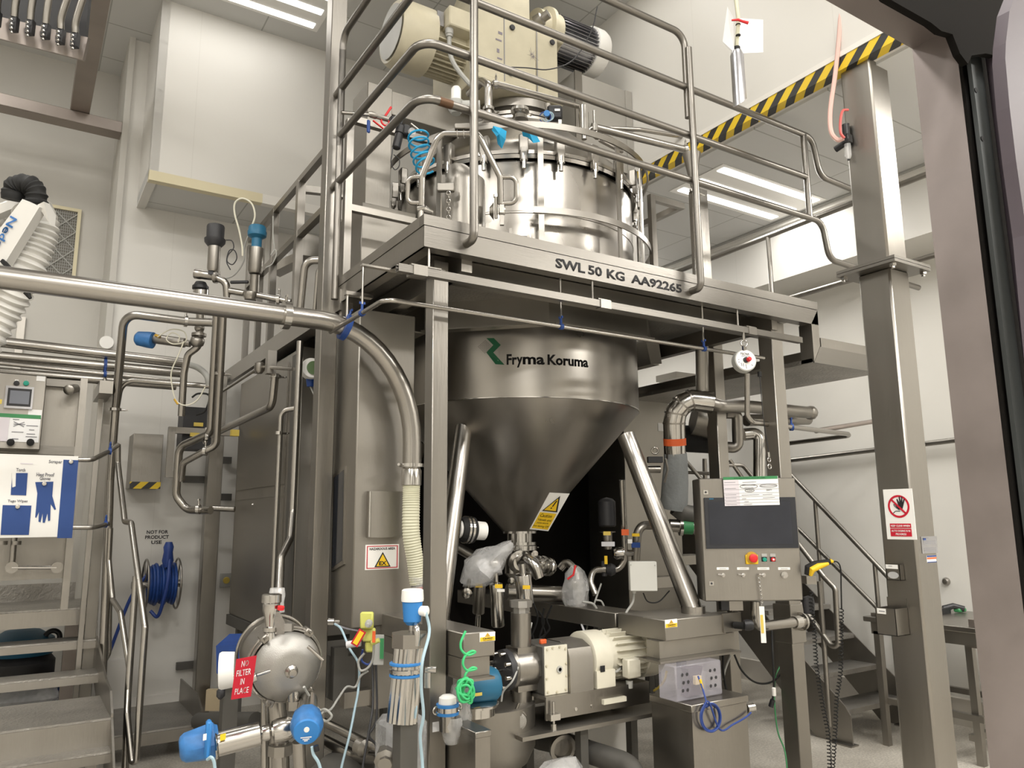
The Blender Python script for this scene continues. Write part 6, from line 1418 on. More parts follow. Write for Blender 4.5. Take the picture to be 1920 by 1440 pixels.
q = MB(); q.sweep([G(1079, 1060, 4.92), G(1075, 1078, 4.9), G(1064, 1086, 4.9)], .007, 8); q.build('red_tie', 'red', t)
t = thing('pipe_coupling', 'white and black pipe coupling with two bright bands left of the cone', 'coupling', G(885, 990, 4.7))
aC = G(858, 992, 4.7); axC = (G(913, 996, 4.8)-aC).normalized()
MB().lathe(aC, axC, [(0, .055), (.05, .055)], 24).build('left_sleeve', 'white_plastic', t); MB().lathe(aC+axC*.015, axC, [(0, .07), (.03, .08), (.09, .08), (.10, .065)], 24).build('rubber_collar', 'black_rubber', t)
for o_ in (.045, .07): MB().lathe(aC+axC*o_, axC, [(0, .0815), (.0, .084), (.014, .084), (.014, .0815)], 28).build('steel_band', 'steel_polished', t)
MB().lathe(aC+axC*.10, axC, [(0, .058), (.085, .056)], 24).build('right_sleeve', 'white_plastic', t)
pipe('slanting_pipe', 'slanting steel pipe in the shadow left of the manifold', 'pipe', [G(848, 1020, 5.2), G(890, 1045, 5.0), G(905, 1062, 4.9)], .035)
for i, (pts, lb) in enumerate((([(1000, 1130), (1008, 1155), (1002, 1180), (990, 1200), (985, 1170), (995, 1150)], 'tangled black cable below the manifold, left strand'), ([(1035, 1135), (1025, 1160), (1030, 1180), (1012, 1195), (1020, 1165), (1010, 1145)], 'tangled black cable below the manifold, right strand'), ([(1020, 1140), (1016, 1165), (1022, 1190), (1005, 1205), (998, 1188)], 'tangled black cable below the manifold, middle strand'))):
    hose('cable', lb, 'cable', [G(*p, 4.9) for p in pts], .006, 'black_rubber')
hose('signal_cable', 'thin white cable slanting down across the pump head', 'cable', [G(997, 1168, 4.3), G(990, 1195, 4.2), G(975, 1240, 4.05), G(962, 1275, 3.95), G(944, 1296, 3.95), G(940, 1315, 3.95)], .005, 'grey_cable')
hose('signal_cable', 'grey cable looping down right of the bagged pipe end', 'cable', [G(1092, 1128, 4.8), G(1115, 1135, 4.8), G(1127, 1170, 4.8), G(1125, 1200, 4.7), G(1115, 1222, 4.6)], .007, 'grey_cable')
hose('signal_cable', 'pale cable from below the bagged pipe end to the pump gear housing', 'cable', [G(1088, 1155, 4.9), G(1092, 1175, 4.8), G(1103, 1200, 4.7), G(1111, 1222, 4.6)], .007, 'pale_plastic')
# vessel for pressure gauge group on the added black box
t = thing('dosing_valve_group', 'group of small valves and pipes with coloured tags in the dark right of the cone', 'valve', G(1160, 1060, 5.3))
dg_ = 5.3
MB().lathe(G(1138, 960, dg_), UP, [(-.1, .05), (-.09, .06), (.07, .06), (.09, .04), (.1, 0)], 20).build('black_head', 'black_plastic', t)
MB().lathe(G(1140, 1030, dg_), UP, [(0, .025), (.04, .032), (.11, .032), (.115, .055), (.12, .055)], 18).build('valve_stem', 'steel', t)
for px, py, w_, h_, m in ((1138, 1000, .05, .025, 'yellow_dull'), (1140, 1020, .09, .03, 'pale_plastic'), (1172, 998, .05, .04, 'orange'), (1192, 1003, .05, .02, 'yellow'), (1192, 1022, .058, .035, 'blue_deep'), (1181, 1015, .03, .028, 'white_plastic'), (1136, 1050, .02, .055, 'yellow')):
    MB().obox(G(px, py, dg_-.07), CR, UP, (w_, h_, .012)).build('coloured_tag', m, t, smooth=False)
MB().tube([G(1166, 900, dg_), G(1172, 1050, dg_), G(1160, 1068, dg_), G(1112, 1068, dg_-.1), G(1106, 1090, dg_-.15), G(1117, 1115, dg_-.2)], .022, .09).build('curved_pipe', 'steel_pipe', t)
MB().tube([G(1225, 985, dg_+.1), G(1196, 985, dg_), G(1192, 1050, dg_)], .030, .08).build('elbow_pipe', 'steel', t)
q = MB(); q.lathe(G(1150, 1037, dg_), CR, [(0, .03), (.02, .045), (.05, .045), (.06, .05), (.07, .05), (.075, .025), (.16, .022)], 18); q.build('sight_coupling', 'steel_polished', t)
q = MB(); q.lathe(G(1137, 1068, dg_-.05), CR, [(0, .03), (.03, .045), (.06, .03)], 14); q.lathe(G(1133, 1080, dg_-.05), UP, [(0, .02), (.1, .02)], 10); q.build('ball_valve', 'dark_grey', t)
hose('signal_cable', 'thin grey cable hanging below the coloured dosing valves', 'cable', [G(1127, 1095, 5.1), G(1120, 1115, 5.0), G(1105, 1160, 4.9), G(1097, 1190, 4.8)], .006, 'grey_cable')
hose('signal_cable', 'pale cable curving past the curved pipe end', 'cable', [G(1117, 1125, 4.95), G(1128, 1128, 4.95), G(1134, 1145, 4.95), G(1128, 1157, 4.95)], .006, 'grey_cable')
# grey junction box
t = thing('junction_box', 'flat light-grey junction box with four screws beside the right vessel leg', 'box', G(1205, 1108, 4.6))
MB().obox(G(1205, 1080, 4.6), CR, UP, (.163, .172, .06), .004).build('body', 'box_grey', t)
for px, py in ((1183, 1059), (1228, 1060), (1183, 1101), (1228, 1102)): MB().lathe(G(px, py, 4.568), -CF, [(0, .005), (.002, .004)], 10).build('screw', 'grey_plastic', t)
MB().cyl(G(1189, 1107, 4.6), G(1189, 1112, 4.6), .011, n=12).build('gland', 'box_grey', t)
hose('signal_cable', 'grey cable dropping from the junction box to the pump motor', 'cable', [G(1189, 1112, 4.6), G(1186, 1130, 4.6), G(1172, 1155, 4.55), G(1171, 1200, 4.5), G(1168, 1240, 4.4), G(1158, 1258, 4.3), G(1148, 1255, 4.3), G(1143, 1230, 4.3)], .007, 'grey_cable')
hose('cable', 'black cable sagging right of the junction box', 'cable', [G(1206, 1112, 4.6), G(1215, 1128, 4.6), G(1235, 1128, 4.6), G(1255, 1108, 4.7)], .004, 'black_rubber')
bb('pipe_muffler', 'dark horizontal pipe section between the junction box and the right leg', 1232, 1265, 1082, 1104, 4.3, .1, 'steel', 'pipe')

# ---------------------------------------------------------------- transfer pump on its skid
SY = 3.62       # axis of the pump runs along x
def S(px, py, y=SY): return at(px, py, y=y)
cP = S(952, 1255); za = cP.z
t = thing('transfer_pump', 'lobe pump with a black disc end cover and grey casing at the bottom centre', 'pump', V(cP.x+.1, SY, za-.15))
rP = abs(S(950, 1215).z-S(950, 1292).z)/2*1.02
x0 = S(948, 1250).x; x1 = S(978, 1250).x; x2 = S(1012, 1250).x; x3 = S(1021, 1250).x; x4 = S(1065, 1250).x; x5 = S(1114, 1250, SY-.14).x; x6 = S(1152, 1250, SY-.12).x; x8 = S(1226, 1230, SY-.12).x
MB().lathe((x0-.02, SY, za), X, [(0, rP*.97), (.004, rP), (.03, rP)], 12).build('end_cover', 'dark_grey', t)
q = MB()
q.build if False else None
for k in range(8):
    a = math.pi/4*k+.3; MB().lathe((x0-.02, SY+rP*.82*math.cos(a), za+rP*.82*math.sin(a)), (-1, 0, 0), [(0, .012), (.03, .012)], 10).build('cover_nut', 'steel_polished', t)
q = MB(); q.cyl((x0-.02, SY, za), (x0-.09, SY, za), .008, n=8)
for k in range(3):
    a = 2.1*k+.5; q.cyl((x0-.085, SY, za), (x0-.085, SY+.04*math.cos(a), za+.04*math.sin(a)), .006, n=8)
q.build('star_handle', 'steel_polished', t)
MB().lathe((x0+.012, SY, za), X, [(0, rP*.80), (.02, rP*.95), (x2-x0-.06, rP*.95), (x2-x0-.03, rP*.7), (x3-x0-.012, rP*.7)], 40).build('casing', 'steel', t)
q = MB()
for k in range(8): q.box((x2-.07+k*.008, SY-rP*.97, za-.035), (x2-.066+k*.008, SY-rP*.90, za+.045))
q.build('casing_rib', 'steel_shadow', t, smooth=False)['kind'] = 'stuff'
xm = (x0+x2)/2
MB().cyl((xm-.01, SY, za+rP*.8), (xm-.01, SY, za+rP*.8+.2), .055).build('inlet_pipe', 'steel', t)
MB().box((xm-.07, SY-.06, za+rP*.55), (xm+.07, SY+.06, za+rP*1.05)).build('inlet_flange', 'steel', t, smooth=False)
MB().lathe((xm-.01, SY, za+rP*.8+.2), UP, [(0, .045), (.03, .045), (.03, .062), (.065, .062), (.065, .045)], 8).build('inlet_union', 'steel_blasted', t)
MB().cyl((xm-.01, SY, za-rP*.8), (xm-.01, SY, za-rP*.8-.24), .05).build('outlet_pipe', 'steel', t)
MB().box((xm-.07, SY-.06, za-rP*1.05), (xm+.07, SY+.06, za-rP*.55)).build('outlet_flange', 'steel', t, smooth=False)
MB().lathe((xm-.01, SY, za-rP*.8-.24), UP, [(-.03, .03), (-.03, .062), (.02, .062)], 8).build('outlet_union', 'steel_blasted', t)
# gear unit
t = thing('pump_gearbox', 'cream bolted gear unit with a round sight hole beside the pump', 'gearbox', V((x3+x4)/2, SY, za-.2))
zg1, zg0 = S(1021, 1212, SY-.13).z, S(1021, 1306, SY-.13).z
gx3, gx4 = S(1021, 1250, SY-.13).x, S(1065, 1250, SY-.13).x
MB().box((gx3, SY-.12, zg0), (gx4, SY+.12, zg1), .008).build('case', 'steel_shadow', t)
MB().box((gx3+.002, SY-.13, zg0+.002), (gx4-.002, SY-.121, zg1-.002), .002).build('front_plate', 'cream_pale', t)
for fx_, fz in ((.12, .08), (.5, .05), (.88, .08), (.08, .35), (.08, .6), (.92, .35), (.92, .6), (.12, .93), (.35, .95), (.65, .95), (.9, .9)):
    c = V(gx3+(gx4-gx3)*fx_, SY-.131, zg0+(zg1-zg0)*fz); MB().lathe(c, (0, -1, 0), [(0, .007), (.004, .006), (.005, 0)], 10).build('plate_screw', 'cream_paint', t)
c = V(gx3+(gx4-gx3)*.62, SY-.131, zg0+(zg1-zg0)*.5); MB().lathe(c, (0, -1, 0), [(0, .018), (.006, .018), (.007, .011)], 20).build('sight_glass_ring', 'grey_plastic', t); MB().lathe(c+V(0, -.006, 0), (0, -1, 0), [(0, .010), (.001, .010)], 16).build('sight_glass', 'black_plastic', t)
MB().cyl((gx3+.01, SY+.0, zg0-.04), (gx3+.01, SY+.0, zg0), .02).build('foot', 'steel', t)
MB().cyl((gx4-.05, SY-.05, zg0-.03), (gx4-.05, SY-.05, zg0), .012).build('foot', 'steel', t)
c = S(1018, 1203, SY-.05); q = MB(); q.obox(c, X, UP, (.04, .025, .02), .004); q.build('orange_tag', 'orange', t)
# coupling guard
t = thing('coupling_guard', 'rounded grey steel coupling guard between gear unit and motor', 'guard', V((x4+x5)/2, SY, za-.2))
gy = SY-.15; ga, gb = S(1069, 1250, gy).x, S(1112, 1250, gy).x; zt7 = S(1075, 1224, gy).z; zb7 = S(1075, 1318, gy).z
prof = [(SY-.15, zb7), (SY-.15, zt7-.03), (SY-.13, zt7+.02), (SY-.06, zt7+.05), (SY+.06, zt7+.05), (SY+.13, zt7+.02), (SY+.15, zt7-.03), (SY+.15, zb7)]
MB().poly([V(ga, y_, z_) for y_, z_ in prof], (gb-ga, 0, 0)).build('guard', 'steel_sheet', t)
MB().box((ga, SY-.156, zb7-.06), (gb, SY-.151, zb7+.005)).build('side_flange', 'steel', t, smooth=False)
for f in (.15, .85): MB().lathe((ga+(gb-ga)*f, SY-.157, zb7-.03), (0, -1, 0), [(0, .010), (.008, .009)], 10).build('bolt', 'steel_polished', t)
# motor
t = thing('pump_motor', 'cream electric motor of the transfer pump with a terminal box', 'motor', V((x6+x8)/2, SY, za-.18))
zmm = za+.01
MB().lathe((x5+.005, SY, zmm), X, [(0, .13), (.01, .145), (x6-x5-.03, .145), (x6-x5-.01, .12)], 32).build('flange_housing', 'cream_pale', t)
MB().box((x5+.01, SY-.15, zmm-.21), (x6-.02, SY+.15, zmm-.05)).build('foot', 'cream_pale', t, smooth=False)
MB().box((x5+.03, SY-.18, zmm-.22), (x6+.03, SY+.18, zmm-.195)).build('base_foot', 'cream_pale', t, smooth=False)
MB().lathe((x6-.04, SY, zmm), X, [(0, .09), (.02, .115), (x8-x6, .115)], 32).build('body', 'cream_pale', t)
q = MB()
for k in range(22):
    a = 2*math.pi*k/22; d_ = V(0, math.cos(a), math.sin(a)); q.obox(V((x6+x8)/2, SY, zmm)+d_*.125, X, d_, (x8-x6-.06, .03, .005))
q.build('cooling_fin', 'cream_pale', t, smooth=False)['kind'] = 'stuff'
MB().lathe((x8-.05, SY, zmm), X, [(0, .15), (.12, .15), (.16, .12), (.161, 0)], 32).build('fan_cover', 'cream_pale', t)
c = S(1184, 1252, SY-.16); MB().obox(c, X, UP, (.095, .105, .06), .008).build('terminal_box', 'cream_pale', t)
c = S(1130, 1254, SY-.152); MB().obox(c, X, UP, (.03, .032, .004)).build('name_plate', 'black_plastic', t, smooth=False)
MB().lathe(S(1180, 1276, SY-.15), (0, 0, -1), [(0, .02), (.04, .018)], 12).build('cable_gland', 'grey_plastic', t)
hose('cable', 'dark cable with a yellow end coming out of the motor terminal box', 'cable', [S(1178, 1282, SY-.15), S(1182, 1292, SY-.15), S(1195, 1297, SY-.1), S(1210, 1290, SY)], .008, 'black_rubber')
hose('cable', 'cable with yellow sleeve below the motor fan cover', 'cable', [S(1250, 1258, 3.4), S(1246, 1275, 3.4), S(1236, 1288, 3.45), S(1226, 1295, 3.5)], .007, 'yellow_dull')
# skid
t = thing('pump_skid', 'steel base frame under the pump, gear unit and motor', 'frame', V((x3+x8)/2, SY, 0))
zs1 = zb7-.055; 
ya_, yb_ = SY-.16, SY+.18
xs0 = S(1024, 1330, ya_).x; xs1 = S(1205, 1300, ya_).x
zs1 = S(1024, 1308, ya_).z; zs0 = S(1024, 1352, ya_).z
MB().box((xs0, ya_, zs0), (xs1+.05, ya_+.012, zs1)).build('side_rail', 'steel', t, smooth=False)
MB().box((xs0, ya_+.012, zs1-.015), (xs1+.05, yb_, zs1)).build('top_plate', 'steel_sheet', t, smooth=False)
MB().box((xs0, yb_, zs0), (xs1+.05, yb_+.012, zs1)).build('side_rail', 'steel', t, smooth=False)
zt8 = S(1040, 1372, ya_-.05).z
MB().box((xs0-.18, ya_-.05, zt8-.02), (xs1+.35, yb_+.1, zt8)).build('table_plate', 'steel_sheet', t, smooth=False)
q = MB(); c = S(1040, 1345, ya_-.03); q.cyl((c.x, ya_-.02, zt8), (c.x, ya_-.02, zs1-.02), .008, n=10); q.obox((c.x, ya_-.02, zs0+.02), X, Y, (.06, .04, .03)); q.lathe((c.x, ya_-.02, zt8), UP, [(0, .018), (.03, .016)], 12); q.build('levelling_bolt', 'steel_polished', t)
MB().box((xs1+.0, SY-.02, zt8), (xs1+.05, SY+.03, zb2)).build('upright', 'steel', t, smooth=False)
MB().poly([(xs1-.12, SY-.03, zt8), (xs1, SY-.03, zt8), (xs1, SY-.03, zt8+.28)], (0, .012, 0)).build('gusset', 'steel', t, smooth=False)
for x_, y_ in ((xs0+.22, ya_), (xs1+.2, ya_+.1), (xs1+.2, yb_), (xs0+.1, yb_)): MB().box((x_, y_, 0), (x_+.05, y_+.05, zt8-.02)).build('leg', 'steel_shadow', t, smooth=False)
pipe('floor_pipe', 'dark horizontal floor pipe crossing low under the pump skid', 'pipe', [S(1010, 1385, 4.0), S(1060, 1395, 3.7), S(1180, 1435, 3.3), S(1195, 1470, 3.2)], .06, m='steel_shadow')
tag(MB().lathe(S(1052, 1400, 3.62), -CF*.8+CR*.3, [(0, .065), (.01, .075), (.03, .075), (.031, .055), (.005, .05)], 28).build('pipe_flange', 'steel'), 'round flange ring on the floor pipe under the skid', 'flange')
bb('white_bin', 'white rectangular bin on the floor under the pump skid', 1078, 1176, 1362, 1470, 3.95, .3, 'white_paint', 'bin')
bag('plastic_bag', 'crumpled plastic bag on the floor at the bottom centre', S(1050, 1452, 3.35), [(-.12, .04), (-.05, .08), (0, .10), (.08, .08), (.13, .03)], X, 0)
# curved guard and dish left of pump
t = thing('pump_guard_tank', 'dark curved steel drum with a round hatch latch at the bottom centre', 'tank', at(930, 1440, y=3.5))
cT = at(905, 1400, y=3.75); zT0 = at(905, 1425, y=3.6).z; zT1 = at(905, 1330, y=3.6).z
MB().lathe((cT.x, 3.75, 0), UP, [(zT0-.12, .10), (zT0-.05, .24), (zT0+.03, .28), (zT1, .28), (zT1+.005, .27)], 48).build('drum', 'steel_sheet', t)
c = at(971, 1352, y=3.50)
MB().lathe(c, (-.3, -1, 0), [(0, .042), (.015, .042), (.018, .03), (.022, .03), (.023, 0)], 24).build('latch_disc', 'steel_blasted', t)
q = MB(); q.ring(c+V(0, -.012, 0), Y, .048, .006, -60, 150, 20, 8); q.cyl(c+V(-.02, 0, .04), c+V(.0, -.01, .09), .008, n=8); q.obox(c+V(.005, 0, -.10), X, UP, (.035, .12, .02), .004); q.build('latch_arm', 'steel', t)
# blue motor and green coiled hose on the small beam flange
t = thing('blue_pump_motor', 'small blue motor on a round steel drum behind the green hose', 'motor', at(890, 1310, y=3.5))
c = at(895, 1285, y=3.45); MB().lathe(c-V(.08, 0, 0), (1, -.1, 0), [(0, .07), (.05, .085), (.16, .085), (.18, .07), (.181, 0)], 10).build('housing', 'blue_teal', t)
MB().obox(at(896, 1302, y=3.36), X, UP, (.045, .014, .004)).build('label', 'yellow_dull', t, smooth=False)
t = thing('steel_drum', 'upright polished steel drum under the small blue motor', 'drum', at(890, 1365, y=3.45))
c = at(888, 1325, y=3.45); zz8 = at(888, 1318, y=3.45).z
MB().lathe((c.x, 3.45, 0), UP, [(zt4-.05, .105), (zz8-.012, .105), (zz8-.01, .125), (zz8, .125), (zz8+.01, .11), (zz8+.012, 0)], 32).build('body', 'steel_polished', t)
H = lambda px, py, y=3.05: at(px, py, y=y)
hose('green_air_hose', 'bright green coiled hose stretched down over the base beam end', 'hose', [H(873, 1183), H(864, 1205), H(866, 1220), H(878, 1228), H(891, 1223), H(884, 1221), H(872, 1230), H(868, 1245), H(876, 1257), H(893, 1254), H(885, 1252), H(874, 1262), H(870, 1275)], .0055, 'green_coil')
random.seed(3); pts_ = [H(870, 1272)]
for k in range(40):
    a = k*1.37; r_ = 4+15*random.random(); pts_.append(at(874+r_*math.cos(a)*1.15, 1295+r_*math.sin(a)*1.35, y=3.03-.05*math.sin(k*.9)*.5))
hose('green_air_hose', 'tangled bundle of bright green hose under the base beam end', 'hose', pts_, .0055, 'green_coil')
bag('plastic_bag', 'clear plastic film hanging behind the clamped jar on the front leg', at(862, 1370, y=3.25), [(-.03, .05), (.05, .06), (.12, .055), (.2, .05)], UP, 0)

# ================================================================ UPPER LEFT
def atp(px, py, o, n):
    r = RM @ V(px-960, 720-py, -FPX); return CAM+r*((V(o)-CAM).dot(n)/r.dot(n))
yB = 7.35
p0, p1 = at(0, 176, y=yB), at(232, 229, y=yB); zB0 = at(232, 250, y=yB).z
t = thing('overhead_beam', 'horizontal steel beam high on the left, ending at the white wall corner', 'beam', (p1.x-.5, yB, zB0))
MB().box((-2.5, yB, zB0), (p1.x, yB+.16, p1.z), .004).build('beam', 'steel_brown', t)
o_ = at(150, 209, y=yB); 
t = thing('overhead_beam', 'dark brown steel beam overhead running towards the camera at the left', 'beam', (o_.x, 4, p1.z))
MB().box((o_.x-.075, 3.0, p1.z+.0), (o_.x+.075, yB+.12, p1.z+.14), .004).build('beam', 'steel_brown', t)
tag(MB().box((at(198, 88, y=8.0).x, 7.95, at(198, 95, y=8.0).z), (at(238, 95, y=8.0).x, 8.03, at(198, 86, y=8.0).z)).build('ceiling_rail', 'steel_brown', smooth=False), 'short thin rail near the ceiling behind the brown overhead beam', 'rail')
t = thing('hose_manifold_tray', 'dark steel tray overhead with a row of braided hoses and bolted connectors', 'tray', at(70, 95, d=5.0))
def T5(px, py, d=5.0): return at(px, py, d=d)
q = MB(); q.poly([T5(-40, 62), T5(155, 112), T5(165, 70), T5(-40, 22)], CF*.03); q.build('plate', 'steel_brown', t, smooth=False)
q = MB(); q.poly([T5(-40, 40, 5.2), T5(158, 90, 5.2), T5(172, -60, 5.2), T5(-40, -60, 5.2)], CF*.03); q.build('back_plate', 'dark_grey', t, smooth=False)
hx = [(-6, 22), (27, 32), (57, 38), (86, 45), (114, 55), (141, 62)]
for i, (hx_, hy) in enumerate(hx):
    top = T5(hx_+16, -60, 4.9) if i < 4 else T5(hx_+34, -60, 4.9)
    MB().sweep(spline([T5(hx_, hy, 4.93), T5(hx_+3, hy-30, 4.92), top], 6), .022, 10).build('hose', 'steel', t)
    MB().obox(T5(hx_, hy+14, 4.93), CR, UP, (.045, .10, .04), .004).build('connector', 'dark_grey', t)
    for k in range(4):
        MB().ball(T5(hx_-6, hy+4+k*8, 4.89), .012, n=1).build('bolt_head', 'steel_polished', t)
# fume extraction arm
t = thing('extraction_arm', 'white fume extraction arm with a black elbow and ribbed duct at the left edge', 'extraction arm', T5(20, 600, 4.3))
d3 = 4.3
path = spline([T5(60, 392, d3+.12), T5(72, 425, d3+.1), T5(62, 465, d3+.08), T5(38, 520, d3+.05), T5(5, 580, d3+.05), T5(-40, 650, d3)], 26)
q = MB(); q.sweep(path, [.098+.010*math.sin(i*1.15) for i in range(len(path))], 28); q.build('ribbed_duct', 'duct_white', t)
e = spline([T5(24, 375, d3), T5(28, 352, d3), T5(48, 345, d3), T5(66, 358, d3), T5(68, 385, d3)], 8)
random.seed(5)
q = MB(); q.sweep(e, [.05+.012*random.random() for _ in e], 14); q.build('elbow', 'black_rubber', t)
q = MB(); q.poly([T5(42, 373, d3-.13), T5(74, 388, d3-.13), T5(5, 500, d3-.13), T5(-40, 560, d3-.13), T5(-40, 480, d3-.13)], CF*.07); arm_ = q.build('arm_cover', 'duct_white', t, smooth=False)
q = MB(); q.poly([T5(70, 384, d3-.12), T5(82, 378, d3-.12), T5(95, 400, d3-.05), T5(93, 420, d3-.05)], CF*.05); q.build('hinge_cover', 'white_plastic', t, smooth=False)
q = MB(); q.poly([T5(-900, 700, d3+.1), T5(30, 372, d3+.1), T5(38, 385, d3+.1), T5(-900, 760, d3+.1)], CF*.08); q.build('upper_arm', 'duct_white', t, smooth=False)
path = spline([T5(-700, 720, d3+.35), T5(-300, 545, d3+.35), T5(-30, 420, d3+.35), T5(20, 395, d3+.35), T5(60, 400, d3+.3)], 20); q = MB(); q.sweep(path, [.055+.006*math.sin(i*1.3) for i in range(len(path))], 16); q.build('rear_duct', 'duct_white', t)
q = MB(); q.cyl(T5(50, 548, 4.1), T5(57, 560, 4.1), .018, .008, n=10); q.build('strap_end', 'black_rubber', t)
q = MB(); q.obox(T5(15, 500, d3-.14), (CR*.7-UP*.7).normalized(), CF, (.10, .02, .02)); q.build('strap', 'black_rubber', t)
dirT = (T5(-12, 478, d3-.134)-T5(27, 408, d3-.134)); dl = dirT.length; dirT.normalize(); nT = -CF; upT = nT.cross(dirT).normalized(); upT = upT if upT.dot(CR) > 0 else -upT
oT = T5(20, 404, d3-.135)
B = Board(oT, dirT, upT, t, .0006)
B.text('Nederman', 0, 0, .36, .042, 'blue_bright', bold=.02, warp=lambda a, b: oT+dirT*a+upT*b-CF*.002)

# ================================================================ LEFT STATION
yS = 6.15
t = thing('wall_station', 'steel back board with a framed edge behind the poster and small control panel', 'panel', at(60, 1090, y=yS))
def K(px, py, y=yS): return at(px, py, y=y)
a, c = K(-140, 1095), K(150, 722)
MB().box((a.x, yS, a.z), (c.x, yS+.03, c.z)).build('back_board', 'steel_sheet', t, smooth=False)
a2, c2 = K(150, 722), K(164, 712); a2.z = K(150, 1140).z; MB().box((a2.x, yS-.05, a2.z), (c2.x, yS+.03, c2.z)).build('side_frame', 'steel', t, smooth=False)
zf = K(120, 722).z; MB().box((a.x, yS-.05, zf-.02), (a2.x, yS-.001, zf+.03)).build('top_frame', 'steel_horizontal', t, smooth=False)
zf = K(120, 846).z; MB().box((a.x, yS-.05, zf-.03), (a2.x, yS-.001, zf+.03)).build('middle_frame', 'steel_horizontal', t, smooth=False)
q = MB(); q.lathe(K(140, 730)+V(0, -.06, 0), (-.4, -1, -.3), [(0, .03), (.12, .035), (.13, .02)], 14); q.build('spray_nozzle', 'steel', t)
t = thing('touch_panel_cabinet', 'small steel control panel with a grey touch screen at the left edge', 'control panel', K(30, 840))
yC = yS-.22; a, c = at(-80, 838, y=yC), at(88, 706, y=yC)
MB().box((a.x, yC, a.z), (c.x, yS-.055, c.z), .004).build('enclosure', 'steel', t)
def C2(px, py): return at(px, py, y=yC)
def plate(px0, py0, px1, py1, th, m, name, par, y=None, label=None):
    y = yC if y is None else y; a, c = at(px0, py1, y=y), at(px1, py0, y=y); o = MB().box((a.x, y-th, a.z), (c.x, y-.0003, c.z)).build(name, m, par, smooth=False); return o
sc = plate(7, 727, 64, 765, .02, 'aluminium', 'touch_screen', t); o2 = plate(12, 731, 60, 761, .023, 'black_plastic', 'bezel', sc); o3 = plate(17, 735, 56, 757, .0245, 'screen_grey', 'display', sc)
for px, m, nm in ((31, 'black_plastic', 'selector_switch'), (49, 'green_button', 'green_button')):
    plate(px-4, 712, px+4, 721, .004, 'white_plastic' if m == 'black_plastic' else 'grey_plastic', 'switch_plate', t)
    MB().lathe(C2(px, 719)+V(0, -.004, 0), (0, -1, 0), [(0, .017), (.015, .016), (.018, 0)], 16).build(nm, m, t)
plate(68, 706, 85, 714, .003, 'paper', 'paper_label', t); plate(52, 769, 79, 782, .003, 'paper', 'paper_label', t); plate(-5, 749, 4, 757, .003, 'yellow_dull', 'yellow_sticker', t)
def status_sheet(par_label, px0, py0, px1, py1, y, cells, lines):
    a, c = at(px0, py1, y=y), at(px1, py0, y=y); sh = MB().box((a.x, y-.006, a.z), (c.x, y-.003, c.z)).build('status_sheet', 'paper', smooth=False); tag(sh, par_label, 'paper'); return sh, Board((a.x, y-.006, a.z), X, UP, sh), c.x-a.x, c.z-a.z
sh, B, w_, h_ = status_sheet('green-topped status sheet taped to the small control panel', -30, 779, 77, 826, yC, 0, 0)
B.rect('green_header', 0, h_*.86, w_, h_, 'green', 1); B.rect('grey_column', 0, 0, w_*.42, h_*.86, 'paper_lilac', 1)
B.lines('writing', [(w_*.48, h_*.8, w_*.6, h_*.8), (w_*.48, h_*.35, w_*.7, h_*.35), (w_*.74, h_*.6, w_*.96, h_*.6), (w_*.8, h_*.45, w_*.9, h_*.45), (w_*.76, h_*.3, w_*.92, h_*.3), (w_*.75, h_*.2, w_*.96, h_*.2), (w_*.5, h_*.1, w_*.62, h_*.1), (w_*.5, h_*.72, w_*.7, h_*.55), (w_*.5, h_*.55, w_*.7, h_*.72), (w_*.5, h_*.63, w_*.72, h_*.63)], h_*.025, 'grey_ink', 2)
for px in (20, 57): MB().lathe(C2(px, 829)+V(0, -.01, 0), (0, -1, -.2), [(0, .022), (.03, .022), (.035, 0)], 14).build('hose_socket', 'black_rubber', t)
# shadow board poster
yP2 = 5.55; cs = [at(-30, 1008, y=yP2), at(140, 1010, y=yP2), at(152, 858, y=yP2), at(-22, 850, y=yP2)]
a, c = at(-30, 1009, y=yP2), at(147, 856, y=yP2)
zt_ = at(8, 851, y=yP2).z
pb = MB().box((a.x, yP2, a.z), (c.x, yP2+.006, zt_)).build('shadow_board', 'white_plastic', smooth=False); tag(pb, 'white shadow board with blue tool silhouettes hung on a rail at the left', 'board')
W2, H2 = c.x-a.x, zt_-a.z; B = Board((a.x, yP2, a.z), X, UP, pb, .002)
def uv(px, py): p = at(px, py, y=yP2); return (p.x-a.x, p.z-a.z)
def upoly(name, pts, m, k=1): return B.shape(name, [uv(*p) for p in pts], m, k)
upoly('scraper_silhouette', [(119, 862), (147, 863), (135, 1009), (107, 1009)], 'blue_shadowboard')
upoly('torch_silhouette', [(23, 887), (52, 887), (49, 929), (20, 928)], 'blue_shadowboard'); upoly('torn_edge', [(22, 886), (30, 887), (29, 912), (23, 914)], 'white_plastic', 2)
upoly('wipes_silhouette', [(5, 947), (59, 948), (54, 1003), (1, 1003)], 'blue_shadowboard')
upoly('glove_silhouette', [(66, 904), (100, 903), (98, 930), (105, 955), (102, 956), (95, 945), (94, 976), (90, 977), (89, 962), (84, 980), (80, 980), (80, 962), (76, 979), (72, 978), (73, 960), (68, 971), (66, 970), (70, 925)], 'blue_shadowboard')
for tx, px0, px1, py0, py1 in (('Scraper', 91, 117, 870, 863), ('Torch', 30, 48, 884, 878), ('Heat Proof', 68, 102, 893, 887), ('Gloves', 74, 95, 900, 894), ('Tego Wipes', 14, 52, 943, 937)):
    u0, u1 = uv(px0, py0), uv(px1, py1); B.text(tx, u0[0], u0[1], u1[0]-u0[0], u1[1]-u0[1], 'grey_ink', 1, bold=.02)
B.lines('heading_line', [uv(38, 869)+uv(62, 870)], .006, 'paper_lilac', 1)
